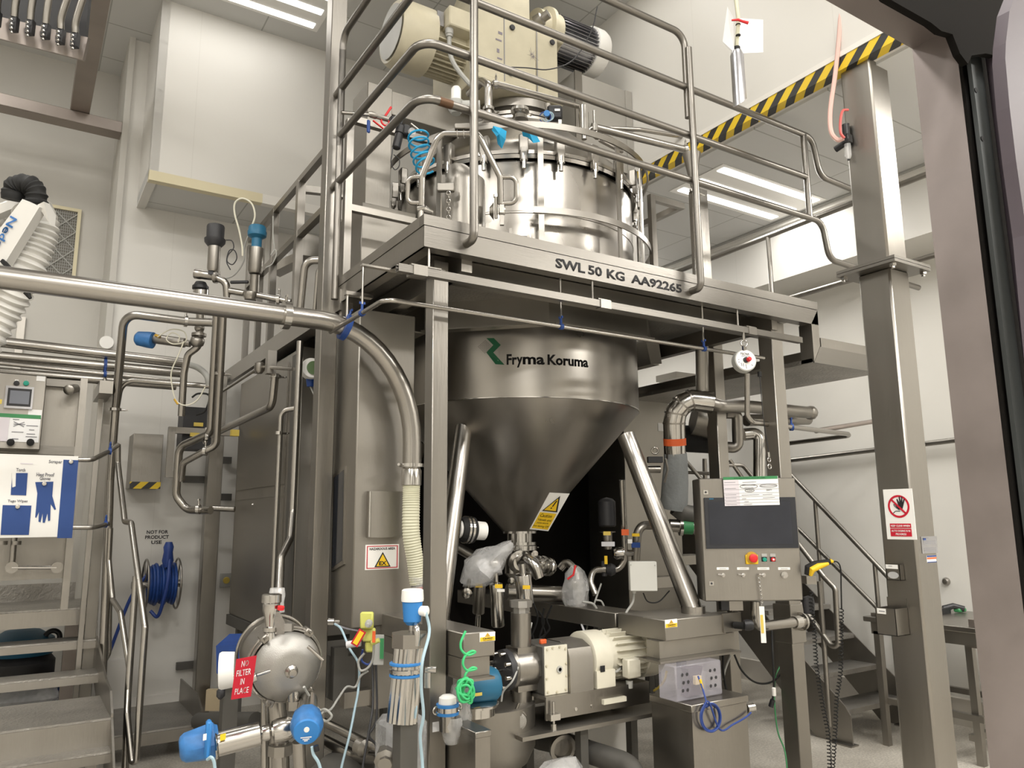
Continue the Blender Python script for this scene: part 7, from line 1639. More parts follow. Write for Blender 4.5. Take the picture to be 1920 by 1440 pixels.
for px, py in ((83, 907), (133, 866), (33, 950)):
    u_ = uv(px, py); MB().lathe(B.pt(u_[0], u_[1], 2), (0, -1, 0), [(0, .014), (.01, .012), (.012, 0)], 14).build('hook_screw', 'steel_polished', pb)
pipe('board_rail', 'steel rail tube carrying the shadow board, upper one with blue clamp', 'rail', [at(-30, 860, y=yP2+.04), at(173, 862, y=yP2+.04), at(205, 846, y=yP2+.2), at(222, 834, y=yP2+.25)], .016, .05, clamps=[(at(206, 846, y=yP2+.2), X)], cm='blue_deep', clabel='blue rubber clamp')
pipe('board_rail', 'steel rail tube at the lower edge of the shadow board', 'rail', [at(-30, 988, y=yP2+.04), at(175, 989, y=yP2+.04), at(203, 982, y=yP2+.2)], .015, .05, clamps=[(at(198, 983, y=yP2+.18), X)], cm='blue_deep', clabel='blue rubber clamp')
t = thing('drain_rod', 'vertical rod and horizontal bar with two round discs below the shadow board', 'handle', K(60, 1070))
MB().cyl(K(27, 1005, 6.0), K(22, 1062, 6.0), .018).build('rod', 'steel', t)
MB().cyl(K(22, 1064, 5.98), K(106, 1064, 5.98), .013).build('bar', 'steel_polished', t)
for px in (22, 107): MB().lathe(K(px, 1064, 5.98), (0, -1, 0), [(-.02, .036), (.012, .036)], 20).build('disc', 'steel', t)
for px in (4, 30): MB().lathe(K(px, 1018, 6.0), UP, [(-.012, .03), (.012, .03)], 16).build('collar', 'steel', t)
for (px0, px1, m, lb, yy, pyt) in ((172, 181, 'steel', 'bright vertical steel channel beside the wall station', 6.3, 705), (183, 203, 'steel_sheet', 'dark vertical steel post beside the wall station', 6.45, 700)):
    a, c = at(px0, 900, y=yy), at(px1, 900, y=yy)
    tag(MB().box((a.x, yy, 0), (c.x, yy+.06, at(px0, pyt, y=yy).z)).build('station_post', m, smooth=False), lb, 'post')
t = thing('rack_bracket', 'square steel arm carrying the pipe rack', 'bracket', at(197, 735, y=6.3)); MB().box((at(181, 740, y=6.2).x, 6.0, at(197, 745, y=6.2).z), (at(206, 740, y=6.2).x, 6.5, at(197, 722, y=6.2).z)).build('arm', 'steel', t, smooth=False)
MB().cyl(at(197, 722, y=6.2), at(197, 706, y=6.2), .012).build('rod', 'steel_polished', t)

# stairs at the left
XS = .57; XLft = -1.6
t = thing('access_stairs', 'steel access stairs with chequer plate treads and two landings at the lower left', 'stairs', (-.3, 6, 0))
def tread(z, y0, y1, h, name='tread', px=None):
    MB().box((XLft, y0, z-.012), (XS, y1, z)).build(name, 'tread_steel', t, smooth=False)
    MB().box((XLft, y0-.004, z-h), (XS, y0+.02, z-.0125)).build(name+'_nosing', 'steel', t, smooth=False)
yL1 = 5.17; tread(.5, yL1, 5.85, .16, 'landing')
q = at(185, 1262, x=XS-.0); q2 = at(180, 1198, x=XS-.0); q0 = at(208, 1408, x=XS+.0)
tread(q.z, q.y, q.y+.22, .06); tread(q2.z, q2.y, q2.y+.22, .06); tread(q0.z, q0.y, q0.y+.25, .06)
q3 = at(182, 1137, x=XS); tread(q3.z, q3.y, q3.y+.75, .12, 'landing')
MB().box((XLft, q3.y+.75, q3.z), (XS-.1, q3.y+.765, q3.z+.13)).build('back_kick_plate', 'tread_steel', t, smooth=False)
MB().poly([(XS, q3.y-.0, q3.z-.12), (XS, q3.y-.0, q3.z+.03), (XS, q3.y+.1, q3.z+.13), (XS, q3.y+.75, q3.z+.13), (XS, q3.y+.75, q3.z-.12)], (.012, 0, 0)).build('side_kick_plate', 'tread_steel', t, smooth=False)
MB().poly([(XS, yL1, .30), (XS, yL1, .52), (XS, yL1+.15, .62), (XS, 5.6, .64), (XS, q2.y, q2.z+.02), (XS, q3.y+.1, q3.z-.02), (XS, q3.y+.3, q3.z-.13), (XS, q.y+.3, q.z-.10), (XS, 5.85, .38)], (.012, 0, 0)).build('stringer', 'steel', t, smooth=False)
MB().poly([(XS, q0.y-.2, 0), (XS, q0.y-.2, q0.z-.1), (XS, yL1, .5), (XS, yL1+.12, .5), (XS, q0.y+.35, 0)], (.012, 0, 0)).build('stringer', 'steel', t, smooth=False)
for x_, y_ in ((XS-.10, 5.3), (XS-.1, q3.y+.6)): MB().box((x_, y_, 0), (x_+.06, y_+.06, (.48 if y_ < 5.5 else q3.z-.02))).build('leg', 'steel', t, smooth=False)
t = thing('stair_handrail', 'bent tubular handrail in the foreground of the left stairs', 'railing', at(245, 1440, d=4.6))
def Hs(px, py, d=4.75): return at(px, py, d=d)
MB().tube([Hs(221, 833, 5.4), Hs(221, 868, 5.4), Hs(234, 978, 5.1), Hs(246, 980, 5.05), Hs(272, 1176, 4.6), Hs(255, 1428, 4.4), Hs(247, 1428, 4.4), Hs(238, 1338, 4.5)], .019, .03).build('rail', 'steel_pipe', t)
MB().tube([Hs(207, 990, 5.3), Hs(204, 1050, 5.3), Hs(211, 1124, 5.2), Hs(226, 1148, 5.0), Hs(243, 1255, 4.8), Hs(238, 1338, 4.6), Hs(232, 1480, 4.5)], .018, .03).build('rail', 'steel_pipe', t)
MB().tube([Hs(255, 1080, 4.9), Hs(240, 1300, 4.7), Hs(233, 1500, 4.5)], .020, .03).build('post', 'steel_pipe', t)
MB().tube([Hs(206, 1090, 5.6), Hs(204, 1225, 5.5), Hs(193, 1245, 5.5)], .018, .05).build('lower_tube', 'steel_pipe', t)
t = thing('low_step', 'low steel step with upturned end beside the stairs', 'step', (1.0, 6.3, 0))
zl2 = .2; p, q_ = at(222, 1362, z=zl2), at(375, 1357, z=zl2)
MB().box((.64, 6.02, zl2-.012), (q_.x, 6.85, zl2)).build('tread', 'tread_steel', t, smooth=False); MB().box((.64, 6.01, zl2-.09), (q_.x, 6.03, zl2-.0125)).build('front_edge', 'steel', t, smooth=False)
MB().poly([(q_.x, 6.02, zl2-.09), (q_.x, 6.02, zl2+.10), (q_.x, 6.2, zl2+.17), (q_.x, 6.85, zl2+.17), (q_.x, 6.85, zl2-.09)], (.012, 0, 0)).build('end_plate', 'steel', t, smooth=False)
for x_ in (.66, q_.x-.08): MB().box((x_, 6.1, 0), (x_+.05, 6.15, zl2-.012)).build('foot', 'steel_shadow', t, smooth=False); MB().box((x_, 6.7, 0), (x_+.05, 6.75, zl2-.012)).build('foot', 'steel_shadow', t, smooth=False)
# things behind the stairs
yv = 7.3
t = thing('vacuum_unit', 'dark drum vacuum unit with a blue head behind the stair treads', 'vacuum', at(40, 1300, y=yv)); c = at(38, 1230, y=yv)
MB().lathe((c.x, yv, 0), UP, [(.08, .2), (.12, .24), (.55, .24), (.6, .2)], 28).build('drum', 'dark_grey', t)
MB().lathe((c.x, yv, .6), UP, [(0, .22), (.06, .24), (.12, .22), (.18, .12), (.2, 0)], 24).build('head', 'blue_teal', t)
MB().ring((c.x+.20, yv-.1, .72), Y, .05, .02).build('handle', 'black_plastic', t)
for k in range(3): MB().ball((c.x+.18*math.cos(2.1*k), yv+.18*math.sin(2.1*k), .04), .04, n=2).build('castor', 'black_rubber', t)
c = at(115, 1290, y=7.4); tag(MB().poly([(c.x-.11, 7.3, 0), (c.x+.13, 7.3, 0), (c.x+.10, 7.3, at(115, 1270, y=7.3).z), (c.x-.06, 7.3, at(115, 1268, y=7.3).z)], (0, .25, 0)).build('blue_bin', 'blue_deep', smooth=False), 'dark blue bin behind the stairs at the lower left', 'bin')
for px, lb in ((133, 'dark brown flat post behind the stair treads, left of the pair'), (162, 'dark grey flat post behind the stair treads, right of the pair')):
    c = at(px, 1230, y=6.9); tag(MB().box((c.x-.055, 6.9, 0), (c.x+.055, 6.95, q3.z-.15)).build('flat_post', 'steel_shadow' if px > 150 else 'steel_brown', smooth=False), lb, 'post')
pipe('floor_pipe', 'thick pipe with a bend lying on the floor behind the lowest stair tread', 'pipe', [at(20, 1385, y=6.4), at(18, 1418, y=6.2), at(60, 1420, y=6.2), at(172, 1408, y=6.3)], .035, .08, m='steel')
bagp = bag('plastic_bag', 'pale plastic sack on the floor behind the stairs', at(50, 1310, y=7.0), [(-.2, .05), (-.1, .1), (0, .12), (.1, .11), (.2, .06)], X, 0)
pipe('floor_pipe', 'dark floor pipe running right from the low step under the filter', 'pipe', [at(372, 1352, y=5.9), at(480, 1352, y=5.2)], .055, m='steel_shadow')

# ================================================================ RIGHT SIDE
# touch panel
rH = V(CR.x, CR.y, 0).normalized(); oH = at(1322, 1128, d=4.42); nH = rH.cross(UP)   # faces the viewer
def Hp(px, py, k=0): return atp(px, py, oH+nH*k, nH)
bl, br, tr, tl = Hp(1322, 1128), Hp(1507, 1128), Hp(1489, 890), Hp(1307, 897)
wH = (br-bl).dot(rH); hH = tl.z-bl.z
t = thing('operator_panel', 'large steel touch screen control panel with emergency stop, right of centre', 'control panel', oH+rH*wH/2)
q = MB(); q.obox(oH+rH*wH/2+UP*hH/2-nH*.09, rH, UP, (wH, hH, .18), .006); q.build('enclosure', 'steel', t)
B = Board(oH, rH, UP, t, .001)
def hu(px, py): p = Hp(px, py); return ((p-oH).dot(rH), p.z-oH.z)
def hbox(name, px0, py0, px1, py1, m, th=.004, par=None, off=0, bev=0):
    u0, u1 = hu(px0, py1), hu(px1, py0); c = oH+rH*(u0[0]+u1[0])/2+UP*(u0[1]+u1[1])/2+nH*(off+th/2)
    return MB().obox(c, rH, UP, (u1[0]-u0[0], u1[1]-u0[1], th), bev).build(name, m, par or t, smooth=bool(bev))
sc = hbox('screen_bezel', 1324, 932, 1490, 1029, 'screen_glass', .010, bev=.001); hbox('display', 1331, 940, 1480, 1021, 'screen_active', .0015, sc, .010)
hbox('maker_mark', 1329, 934.5, 1337, 936.5, 'blue_teal', .0008, sc, .0101)
hbox('emergency_stop_shroud', 1398, 1040, 1420, 1058, 'yellow', .012, bev=.003)
u_ = hu(1409, 1046); cE = oH+rH*u_[0]+UP*u_[1]
MB().lathe(cE, nH, [(.0, .036), (.014, .034), (.016, 0)], 28).build('stop_collar', 'amber', t)
MB().lathe(cE+nH*.014, nH, [(0, .014), (.015, .014), (.018, .024), (.03, .024), (.034, .018), (.035, 0)], 24).build('emergency_stop_button', 'red', t)
for px, m in ((1433, 'green_button'), (1449, 'red')):
    hbox('switch_label', px-5, 1038, px+4.5, 1044, 'grey_plastic', .003); hbox('switch_plate', px-5, 1044, px+4.5, 1053, 'black_plastic', .003)
    u_ = hu(px, 1049); MB().lathe(oH+rH*u_[0]+UP*u_[1]+nH*.003, nH, [(0, .012), (.01, .011), (.012, 0)], 18).build('push_button', m, t)
    if m == 'red': MB().lathe(oH+rH*u_[0]+UP*u_[1]+nH*.013, nH, [(0, .006), (.003, .005), (.0031, 0)], 12).build('button_ring', 'white_plastic', t)
for i, px in enumerate((1355, 1393, 1431, 1470)):
    hbox('name_label', px-11, 1063.5, px+11, 1068.5, 'white_plastic', .002); o_ = hu(px, 1066)
    B.lines('label_lettering', [(o_[0]-.02, o_[1], o_[0]+.02, o_[1])], .002, 'grey_ink', 3)
    u_ = hu(px, 1078); c = oH+rH*u_[0]+UP*u_[1]
    if i < 3: q = MB(); q.lathe(c, nH, [(0, .013), (.012, .012), (.014, 0)], 16); q.cyl(c+nH*.014, c+nH*.016-rH*.032+UP*.004, .005, n=8); q.build('key_lever', 'steel_polished', t)
    else: q = MB(); q.lathe(c, nH, [(0, .02), (.012, .019), (.013, 0)], 20); q.obox(c+nH*.018, (rH*.8+UP*.6).normalized(), nH, (.03, .012, .008)); q.build('rotary_switch', 'steel_polished', t)
for px, py in ((1323, 923), (1334, 1094)):
    hbox('lock_plate', px-4.2, py-4, px+4.2, py+4, 'steel_polished', .003); u_ = hu(px, py); MB().lathe(oH+rH*u_[0]+UP*u_[1]+nH*.003, nH, [(0, .006), (.002, .006), (.0021, 0)], 12).build('lock_core', 'dark_grey', t)
# status sheet on the panel
u0, u1 = hu(1358, 949), hu(1457, 894); sw, shh = u1[0]-u0[0], u1[1]-u0[1]; so = oH+rH*u0[0]+UP*u0[1]+nH*.013
rs = (rH+UP*.015).normalized(); sh = MB().obox(so+rs*sw/2+UP*shh/2, rs, UP, (sw, shh, .002)).build('status_sheet', 'paper', smooth=False); tag(sh, 'green-topped equipment status sheet stuck over the top of the touch screen', 'paper')
B = Board(so+nH*.001, rs, UP, sh, .0007)
B.rect('green_header', 0, shh*.90, sw, shh, 'green', 1); B.rect('grey_column', 0, 0, sw*.28, shh*.9, 'paper_lilac', 1)
B.text('SITE EQUIPMENT STATUS LABEL', sw*.2, shh*.925, sw*.58, shh*.045, 'black_ink', 2)
B.lines('table_line', [(0, shh*y_, sw, shh*y_) for y_ in (.1, .2, .31, .43, .56, .73)], shh*.008, 'grey_ink', 2)
B.text('CLEAN', sw*.42, shh*.49, sw*.10, shh*.05, 'black_ink', 2); B.text('EMPTY', sw*.78, shh*.49, sw*.10, shh*.05, 'black_ink', 2)
B.lines('handwriting', [(sw*.35, shh*.8, sw*.6, shh*.81), (sw*.34, shh*.69, sw*.58, shh*.69), (sw*.38, shh*.62, sw*.54, shh*.62), (sw*.68, shh*.66, sw*.96, shh*.67), (sw*.32, shh*.36, sw*.64, shh*.37), (sw*.70, shh*.36, sw*.88, shh*.37), (sw*.32, shh*.24, sw*.4, shh*.24), (sw*.7, shh*.25, sw*.92, shh*.26), (sw*.36, shh*.14, sw*.44, shh*.14), (sw*.34, shh*.04, sw*.5, shh*.05)] + [(sw*.02, shh*y_, sw*.22, shh*y_) for y_ in (.81, .6, .38, .27, .16, .05)], shh*.014, 'grey_ink', 2)
for cx_, cy_, rx_, ry_ in ((.46, .655, .16, .075), (.82, .665, .16, .055), (.47, .515, .085, .05)):
    pts = [(sw*(cx_+rx_*math.cos(k*math.pi/9)), shh*(cy_+ry_*math.sin(k*math.pi/9))) for k in range(19)]; B.lines('pen_circle', [pts[k]+pts[k+1] for k in range(18)], shh*.012, 'black_ink', 2)
# key chain and tag
t2 = thing('tag_chain', 'thin bead chain with a white and yellow tag hanging in front of the touch panel', 'tag', Hp(1430, 1200, .03))
for i in range(14):
    p = Hp(1423+i*.45, 1082+i*3.9, .022); q = MB(); q.ring(p, rH if i % 2 else nH, .0062, .0018, n=10, m=5); q.build('link', 'steel_polished', t2)
q = MB(); q.obox(Hp(1430, 1171, .03), (rH*1-UP*.02).normalized(), UP, (.029, .20, .003)); q.build('tag', 'white_plastic', t2, smooth=False)
q = MB(); q.obox(Hp(1429, 1170, .0325), rH, UP, (.015, .10, .002)); q.build('yellow_band', 'yellow_dull', t2, smooth=False)
# support elbow from panel to leg
ep = [Hp(1417, 1128, -.09), Hp(1417, 1176, -.09), V(ax+.055, 3.17, Hp(1417, 1176, -.09).z)]
o_ = pipe('panel_arm', 'thick steel elbow pipe carrying the touch panel from the platform leg', 'arm', ep, .030, .07)
MB().lathe(ep[2]+V(0, .0, 0), (ep[1]-ep[2]).normalized(), [(-.01, .055), (.005, .055), (.006, .042), (.07, .036)], 24).build('flange', 'steel_polished', o_)
tag(MB().box((ax-.012, 3.188, ep[2].z-.13), (ax+.122, 3.322, ep[2].z+.10), .003).build('leg_sleeve', 'steel', smooth=False), 'square steel sleeve around the leg behind the touch panel', 'sleeve')
t = thing('cable_plug', 'black cable gland and plug at the end of the right base beam', 'plug', Hp(1375, 1180)); cg = at(1378, 1172, y=YR0-.02)
MB().cyl(cg, at(1398, 1174, y=YR0-.10), .020, n=14).build('plug', 'black_rubber', t); MB().lathe(at(1395, 1172, y=YR0-.10), CR, [(0, .028), (.025, .032), (.05, .025)], 14).build('nut', 'black_plastic', t)
t = thing('terminal_block', 'small dark and steel junction blocks under the touch panel', 'box', Hp(1365, 1140, -.1))
MB().obox(Hp(1357, 1134, -.1), rH, UP, (.045, .055, .06)).build('dark_block', 'dark_grey', t, smooth=False); MB().obox(Hp(1378, 1134, -.1), rH, UP, (.08, .06, .05)).build('steel_block', 'steel', t, smooth=False)
MB().obox(at(1374, 1148, y=YR0+.03), X, UP, (.05, .10, .04)).build('stem', 'steel', t, smooth=False)
R5 = lambda px, py, d=4.4: at(px, py, d=d)
hose('cable', 'black cable hanging from the panel arm with a connector at its end', 'cable', [R5(1447, 1183, 4.5), R5(1449, 1230), R5(1451, 1290), R5(1447, 1320)], .006, 'black_rubber')
tag(MB().cyl(R5(1449, 1312), R5(1445, 1325), .014, n=10).build('cable_connector', 'black_plastic'), 'black connector at the end of the hanging cable', 'connector')
tag(MB().cyl(R5(1451, 1290, 4.38), R5(1451.5, 1304, 4.38), .011, n=10).build('cable_marker', 'white_plastic'), 'white marker sleeve on the hanging black cable', 'marker')
hose('cable', 'thin green earth cable running down to the floor beside the leg', 'cable', [R5(1462, 1250, 4.9), R5(1454, 1270, 4.8), R5(1452, 1310, 4.7), R5(1458, 1370, 4.6), R5(1472, 1410, 4.5), R5(1478, 1470, 4.4)], .0045, 'green')
hose('cable', 'black cable sagging between the pedestal and the platform leg', 'cable', [R5(1377, 1228, 4.7), R5(1390, 1256, 4.7), R5(1410, 1276, 4.7), R5(1430, 1282, 4.7), R5(1450, 1277, 4.7), R5(1465, 1262, 4.8)], .006, 'black_rubber')
hose('cable', 'two black cables dropping vertically behind the clear case', 'cable', [R5(1356, 1228, 4.7), R5(1356, 1260, 4.7), R5(1362, 1295, 4.7)], .007, 'black_rubber')
hose('cable', 'grey cable dropping at a slant behind the clear case', 'cable', [R5(1370, 1229, 4.8), R5(1360, 1255, 4.75), R5(1356, 1275, 4.7)], .006, 'grey_cable')
# clear connector case on pedestal
yK = YP+.09
def PK(px, py, y=YP+.08): return at(px, py, y=y)
a, c = PK(1268, 1308), PK(1352, 1237)
t = thing('clear_case', 'transparent plastic case holding a connector on the right pedestal', 'case', V((a.x+c.x)/2, yK+.06, zt3))
MB().box((a.x, yK-.01, zt3+.001), (c.x, yK+.12, c.z), .006).build('shell', 'clear_case', t)
wd_ = c.x-a.x; hc_ = c.z-zt3
for f in (.14, .24, .74, .84):
    for k in range(3): MB().lathe((a.x+wd_*(f+.02*(k % 2)), yK-.011, zt3+hc_*(.3+.22*k)), (0, -1, 0), [(0, .009), (.002, .009)], 6).build('hole', 'dark_grey', t)
MB().poly([(a.x+wd_*.32, yK+.02, zt3+.01), (a.x+wd_*.68, yK+.02, zt3+.01), (a.x+wd_*.60, yK+.02, zt3+hc_*.45), (a.x+wd_*.68, yK+.02, zt3+hc_*.85), (a.x+wd_*.34, yK+.02, zt3+hc_*.85), (a.x+wd_*.42, yK+.02, zt3+hc_*.45)], (0, .05, 0)).build('inner_frame', 'lilac_cover', t, smooth=False)
MB().box((a.x+wd_*.45, yK, zt3+hc_*.38), (a.x+wd_*.58, yK+.02, zt3+hc_*.62)).build('connector', 'cardboard', t, smooth=False)
dT = (PK(1317, 1291, yK-.05)-PK(1313, 1274, yK-.05)).normalized(); MB().obox(PK(1315, 1283, yK-.05), dT, Y, (.05, .008, .012)).build('yellow_sleeve', 'yellow', t, smooth=False)
pts_ = [PK(1309, 1268, yK-.02), PK(1314, 1282, yK-.05), PK(1320, 1300, yK-.08), PK(1325, 1320, YP-.02)]
cx_, cy_ = 1333, 1345
for k in range(22):
    a_ = -2.2+k*.62; pts_.append(PK(cx_+(15+.25*k)*math.cos(a_), cy_+(24+.2*k)*math.sin(a_), YP-.012-.0008*k))
pts_ += [PK(1350, 1368, YP-.02), PK(1375, 1358, YP-.02), PK(1398, 1345, YP-.02), PK(1408, 1336, YP-.02)]
hose('coiled_cable', 'dark blue cable coiled on the front of the right pedestal', 'cable', pts_, .005, 'blue_cord')
t = thing('cable_socket', 'short round metal socket on the right side of the pedestal', 'socket', PK(1412, 1330)); MB().lathe(at(1400, 1328, y=YP+.03), (1, -.25, .05), [(0, .024), (.045, .024), (.046, .016), (.02, .014)], 18).build('socket', 'steel_polished', t)

# barcode scanner in its holder with coiled cords
t = thing('barcode_scanner', 'black and yellow hand scanner resting in a holder on the panel side', 'scanner', Hp(1530, 1078, -.05))
def Sc(px, py, k=0): return at(px, py, d=4.4+k)
q = MB(); q.sweep([Sc(1514, 1078), Sc(1517, 1066), Sc(1528, 1060), Sc(1556, 1053)], [.018, .028, .026, .016], 12); q.build('body', 'black_rubber', t)
q = MB(); q.sweep([Sc(1520, 1079, -.03), Sc(1523, 1068, -.04), Sc(1535, 1062, -.035), Sc(1553, 1057, -.02)], [.010, .018, .018, .009], 10); q.build('grip_band', 'yellow', t)
MB().cyl(Sc(1556, 1052), Sc(1562, 1053), .014, .008, n=10).build('nose', 'yellow', t)
t = thing('scanner_holder', 'steel shelf bracket on the right side of the touch panel', 'bracket', Sc(1518, 1090)); MB().obox(Hp(1517, 1087, -.06), rH, UP, (.058, .045, .08)).build('shelf', 'steel', t, smooth=False)
q = MB(); q.sweep(coil_path([Sc(1520, 1110), Sc(1522, 1140), Sc(1527, 1190), Sc(1531, 1250), Sc(1542, 1320), Sc(1553, 1380), Sc(1556, 1460)], .0105, 52, 10), .0030, 6); tag(q.build('spiral_cable', 'black_rubber'), 'black coiled cord hanging down left of the other one', 'cord')
q = MB(); q.sweep(coil_path([Sc(1578, 1142), Sc(1577, 1200), Sc(1576, 1260), Sc(1569, 1310), Sc(1566, 1370), Sc(1560, 1460)], .0105, 48, 10), .0030, 6); tag(q.build('spiral_cable', 'black_rubber'), 'black coiled cord hanging from the scanner nose, right of the other', 'cord')
hose('scanner_cable', 'plain black cord looping over from the scanner to the right coil', 'cord', [Sc(1560, 1053), Sc(1570, 1054), Sc(1576, 1066), Sc(1577, 1100), Sc(1578, 1142)], .004, 'black_rubber')
q = MB(); q.lathe(Sc(1515, 1120, .05), UP, [(-.09, .03), (-.03, .035), (0, .03), (.01, 0)], 14); tag(q.build('cord_boot', 'dark_grey'), 'dark grey boot behind the panel edge where the left coil starts', 'boot')

# insulated ducts behind the touch panel
D6 = lambda px, py, d=5.3: at(px, py, d=d)
t = thing('insulated_duct', 'polished segmented elbow duct with an orange tape band and grey fabric sleeve', 'duct', D6(1265, 950))
r6 = 20.5*5.3/1442
MB().sweep([D6(1266, 860), D6(1264, 792), D6(1268, 772), D6(1280, 757), D6(1297, 750), D6(1335, 755)], r6, 28).build('elbow', 'steel_polished', t)
for p, q_ in (((1264, 792), (1264, 800)), ((1267, 774), (1266, 780)), ((1279, 758), (1274, 764)), ((1296, 750), (1290, 752))):
    a_, b_ = D6(*p), D6(*q_); MB().lathe(a_, b_-a_, [(0, r6*1.0), (0, r6*1.035), (.012, r6*1.035), (.012, r6)], 28).build('seam', 'steel', t)
MB().cyl(D6(1265.5, 835), D6(1265, 822), r6*1.03, n=28).build('orange_tape', 'orange', t)
MB().sweep([D6(1262, 955), D6(1264, 940), D6(1266, 900), D6(1267, 865), D6(1266, 850)], [r6*1.1, r6*1.25, r6*1.2, r6*1.08, r6*1.05], 10).build('fabric_sleeve', 'fabric_grey', t)
MB().sweep([D6(1268, 950), D6(1282, 962), D6(1302, 966), D6(1330, 958)], r6*.85, 20).build('lower_elbow', 'steel_shadow', t)
pipe('duct_section', 'shaded silver duct continuing right from the elbow behind the leg', 'duct', [D6(1300, 785, 5.6), D6(1345, 795, 5.6)], .12, m='steel_sheet')
pipe('duct_section', 'black wrapped horizontal duct below the polished elbow', 'duct', [D6(1275, 822, 5.7), D6(1350, 826, 5.7)], .10, m='black_rubber')
pipe('return_pipe', 'large steel pipe dropping from the deck and turning right to a capped end', 'pipe', [D6(1316, 650, 5.4), D6(1317, 745, 5.4), D6(1345, 762, 5.3), D6(1400, 762, 5.5), D6(1520, 774, 5.9)], .045, .12, m='steel')
pipe('return_pipe', 'second steel pipe just under the capped pipe right of the legs', 'pipe', [D6(1400, 788, 5.7), D6(1515, 786, 6.1)], .045, m='steel')
tag(MB().ball(D6(1520, 774, 5.9), .056).build('pipe_end_cap', 'steel'), 'rounded end of the large right-turning pipe', 'cap')
pipe('u_bend', 'steel U-bend pipe between the two platform legs', 'pipe', [D6(1362, 775, 5.55), D6(1382, 775, 5.55), D6(1384, 840, 5.55), D6(1360, 838, 5.55)], .040, .12, m='steel')
pipe('duct_pipe', 'vertical polished duct pipe left of the front right leg', 'pipe', [D6(1395, 815, 5.6), D6(1424, 812, 5.6), D6(1424, 905, 5.5)], .045, .05, m='steel_polished')
pipe('tube_loop', 'thin tube from the balancer area bending right to a pointed return bend', 'pipe', [D6(1401, 700, 4.9), D6(1401, 780, 4.9), D6(1410, 792, 4.9), D6(1480, 800, 5.1), D6(1590, 814, 5.7), D6(1592, 817, 5.75), D6(1474, 832, 6.2)], .017, .05, clamps=[(D6(1484, 801, 5.12), CR)], cm='blue_deep', clabel='blue rubber clamp')
pipe('tube_loop', 'dark tube continuing right behind the tall column', 'pipe', [D6(1530, 808, 5.5), D6(1645, 789, 6.0), D6(1700, 780, 6.2)], .018, m='steel_brown')
pipe('process_hose', 'green-collared pipe coupling behind the right vessel leg', 'pipe', [D6(1255, 985, 5.3), D6(1330, 990, 5.3)], .045, clamps=[(D6(1276, 987, 5.3), CR)])
tag(MB().cyl(D6(1277, 987, 5.29), D6(1298, 988, 5.29), .052).build('green_sleeve', 'green'), 'dark green rubber sleeve behind the right vessel leg', 'sleeve')
t = thing('clamped_valve', 'short steel valve with clamp and hook left of the fabric duct sleeve', 'valve', D6(1220, 880)); MB().cyl(D6(1208, 880), D6(1238, 880), .025).build('pipe', 'steel_pipe', t); MB().obox(D6(1228, 862), CR, UP, (.10, .04, .06)).build('flange', 'dark_grey', t, smooth=False); MB().ring(D6(1228, 845), CF, .022, .006).build('hook', 'steel_polished', t)
q = MB(); q.sweep([D6(1248, 860, 5.1), D6(1252, 880, 5.1), D6(1246, 905, 5.1)], .008, 8); q.build('strap', 'steel', t)
bb('drip_tray', 'wide steel beam seen behind the touch panel left edge', 1280, 1330, 1042, 1060, 4.4, .2, 'steel_sheet', 'beam')
t = thing('deck_duct', 'steel bracket boxes hanging under the deck above the elbow duct', 'bracket', at(1300, 700, y=4.6)); MB().box((at(1345, 690, y=4.4).x, 4.4, at(1345, 715, y=4.4).z), (at(1345, 690, y=4.4).x+.5, 4.9, 2.72)).build('box', 'steel_sheet', t, smooth=False)
MB().box((at(1268, 700, y=5.6).x, 5.6, at(1268, 708, y=5.6).z), (at(1268, 700, y=5.6).x+.6, 5.9, at(1268, 700, y=5.6).z+.02)).build('ledge', 'steel_sheet', t, smooth=False)

# staircase on the right
XA, XC_ = 5.13, 5.95; f0 = at(1590, 1397, z=0); XA = f0.x; yF = f0.y
top_ = at(1395, 1122, x=XA); slope = top_.z/(top_.y-yF)
t = thing('staircase', 'galvanised staircase climbing away to the left behind the touch panel', 'stairs', (XA+.4, yF+.5, 0))
p1_ = at(1590, 1338, x=XA); zt1 = .215
nst = 7
for k in range(1, nst+1):
    y_ = yF+.02+(k-1)*zt1/slope+.02; z_ = zt1*k
    MB().box((XA+.012, y_, z_-.035), (XC_-.012, y_+.26, z_)).build('tread', 'tread_steel', t, smooth=False)
yT = yF+nst*zt1/slope+.3
for x_ in (XA, XC_-.01):
    MB().poly([(x_, yF-.04, 0), (x_, yF-.04, .20), (x_, yF+.0, .26), (x_, yT, zt1*nst+.2), (x_, yT, zt1*nst-.12), (x_, yF+.26, 0)], (.01, 0, 0)).build('stringer', 'steel', t, smooth=False)
    MB().box((x_-.05, yF-.06, 0), (x_+.04, yF+.12, .01)).build('foot_plate', 'steel', t, smooth=False)
def xl(px, py): return at(px, py, x=XA)
def xr_(px, py): return at(px, py, x=XC_)
MB().tube([xl(1470, 985), xl(1545, 1082), xl(1566, 1104), xl(1572, 1210), xl(1560, 1213), xl(1500, 1132)], .020, .04).build('rail', 'steel', t)
pz = xl(1536, 1090); MB().tube([pz, V(XA, pz.y, max(.05, (pz.y-yF)*slope-.05))], .018).build('post', 'steel', t)
a_, b_ = xr_(1462, 868), xr_(1690, 1108); MB().tube([a_, b_, b_+V(0, -.1, -.5)], .020, .06).build('rail', 'steel', t)
a_, b_ = xr_(1470, 965), xr_(1690, 1185); MB().tube([a_, b_], .018, .06).build('rail', 'steel', t)
for px, py in ((1528, 938), (1640, 1057)):
    p = xr_(px, py); MB().tube([p, V(XC_, p.y, (p.y-yF)*slope+.05)], .018).build('post', 'steel', t)
t = thing('stair_landing_rail', 'white-lit tube railing of the far stair landing seen between the legs', 'railing', D6(1400, 880, 6.8)); 
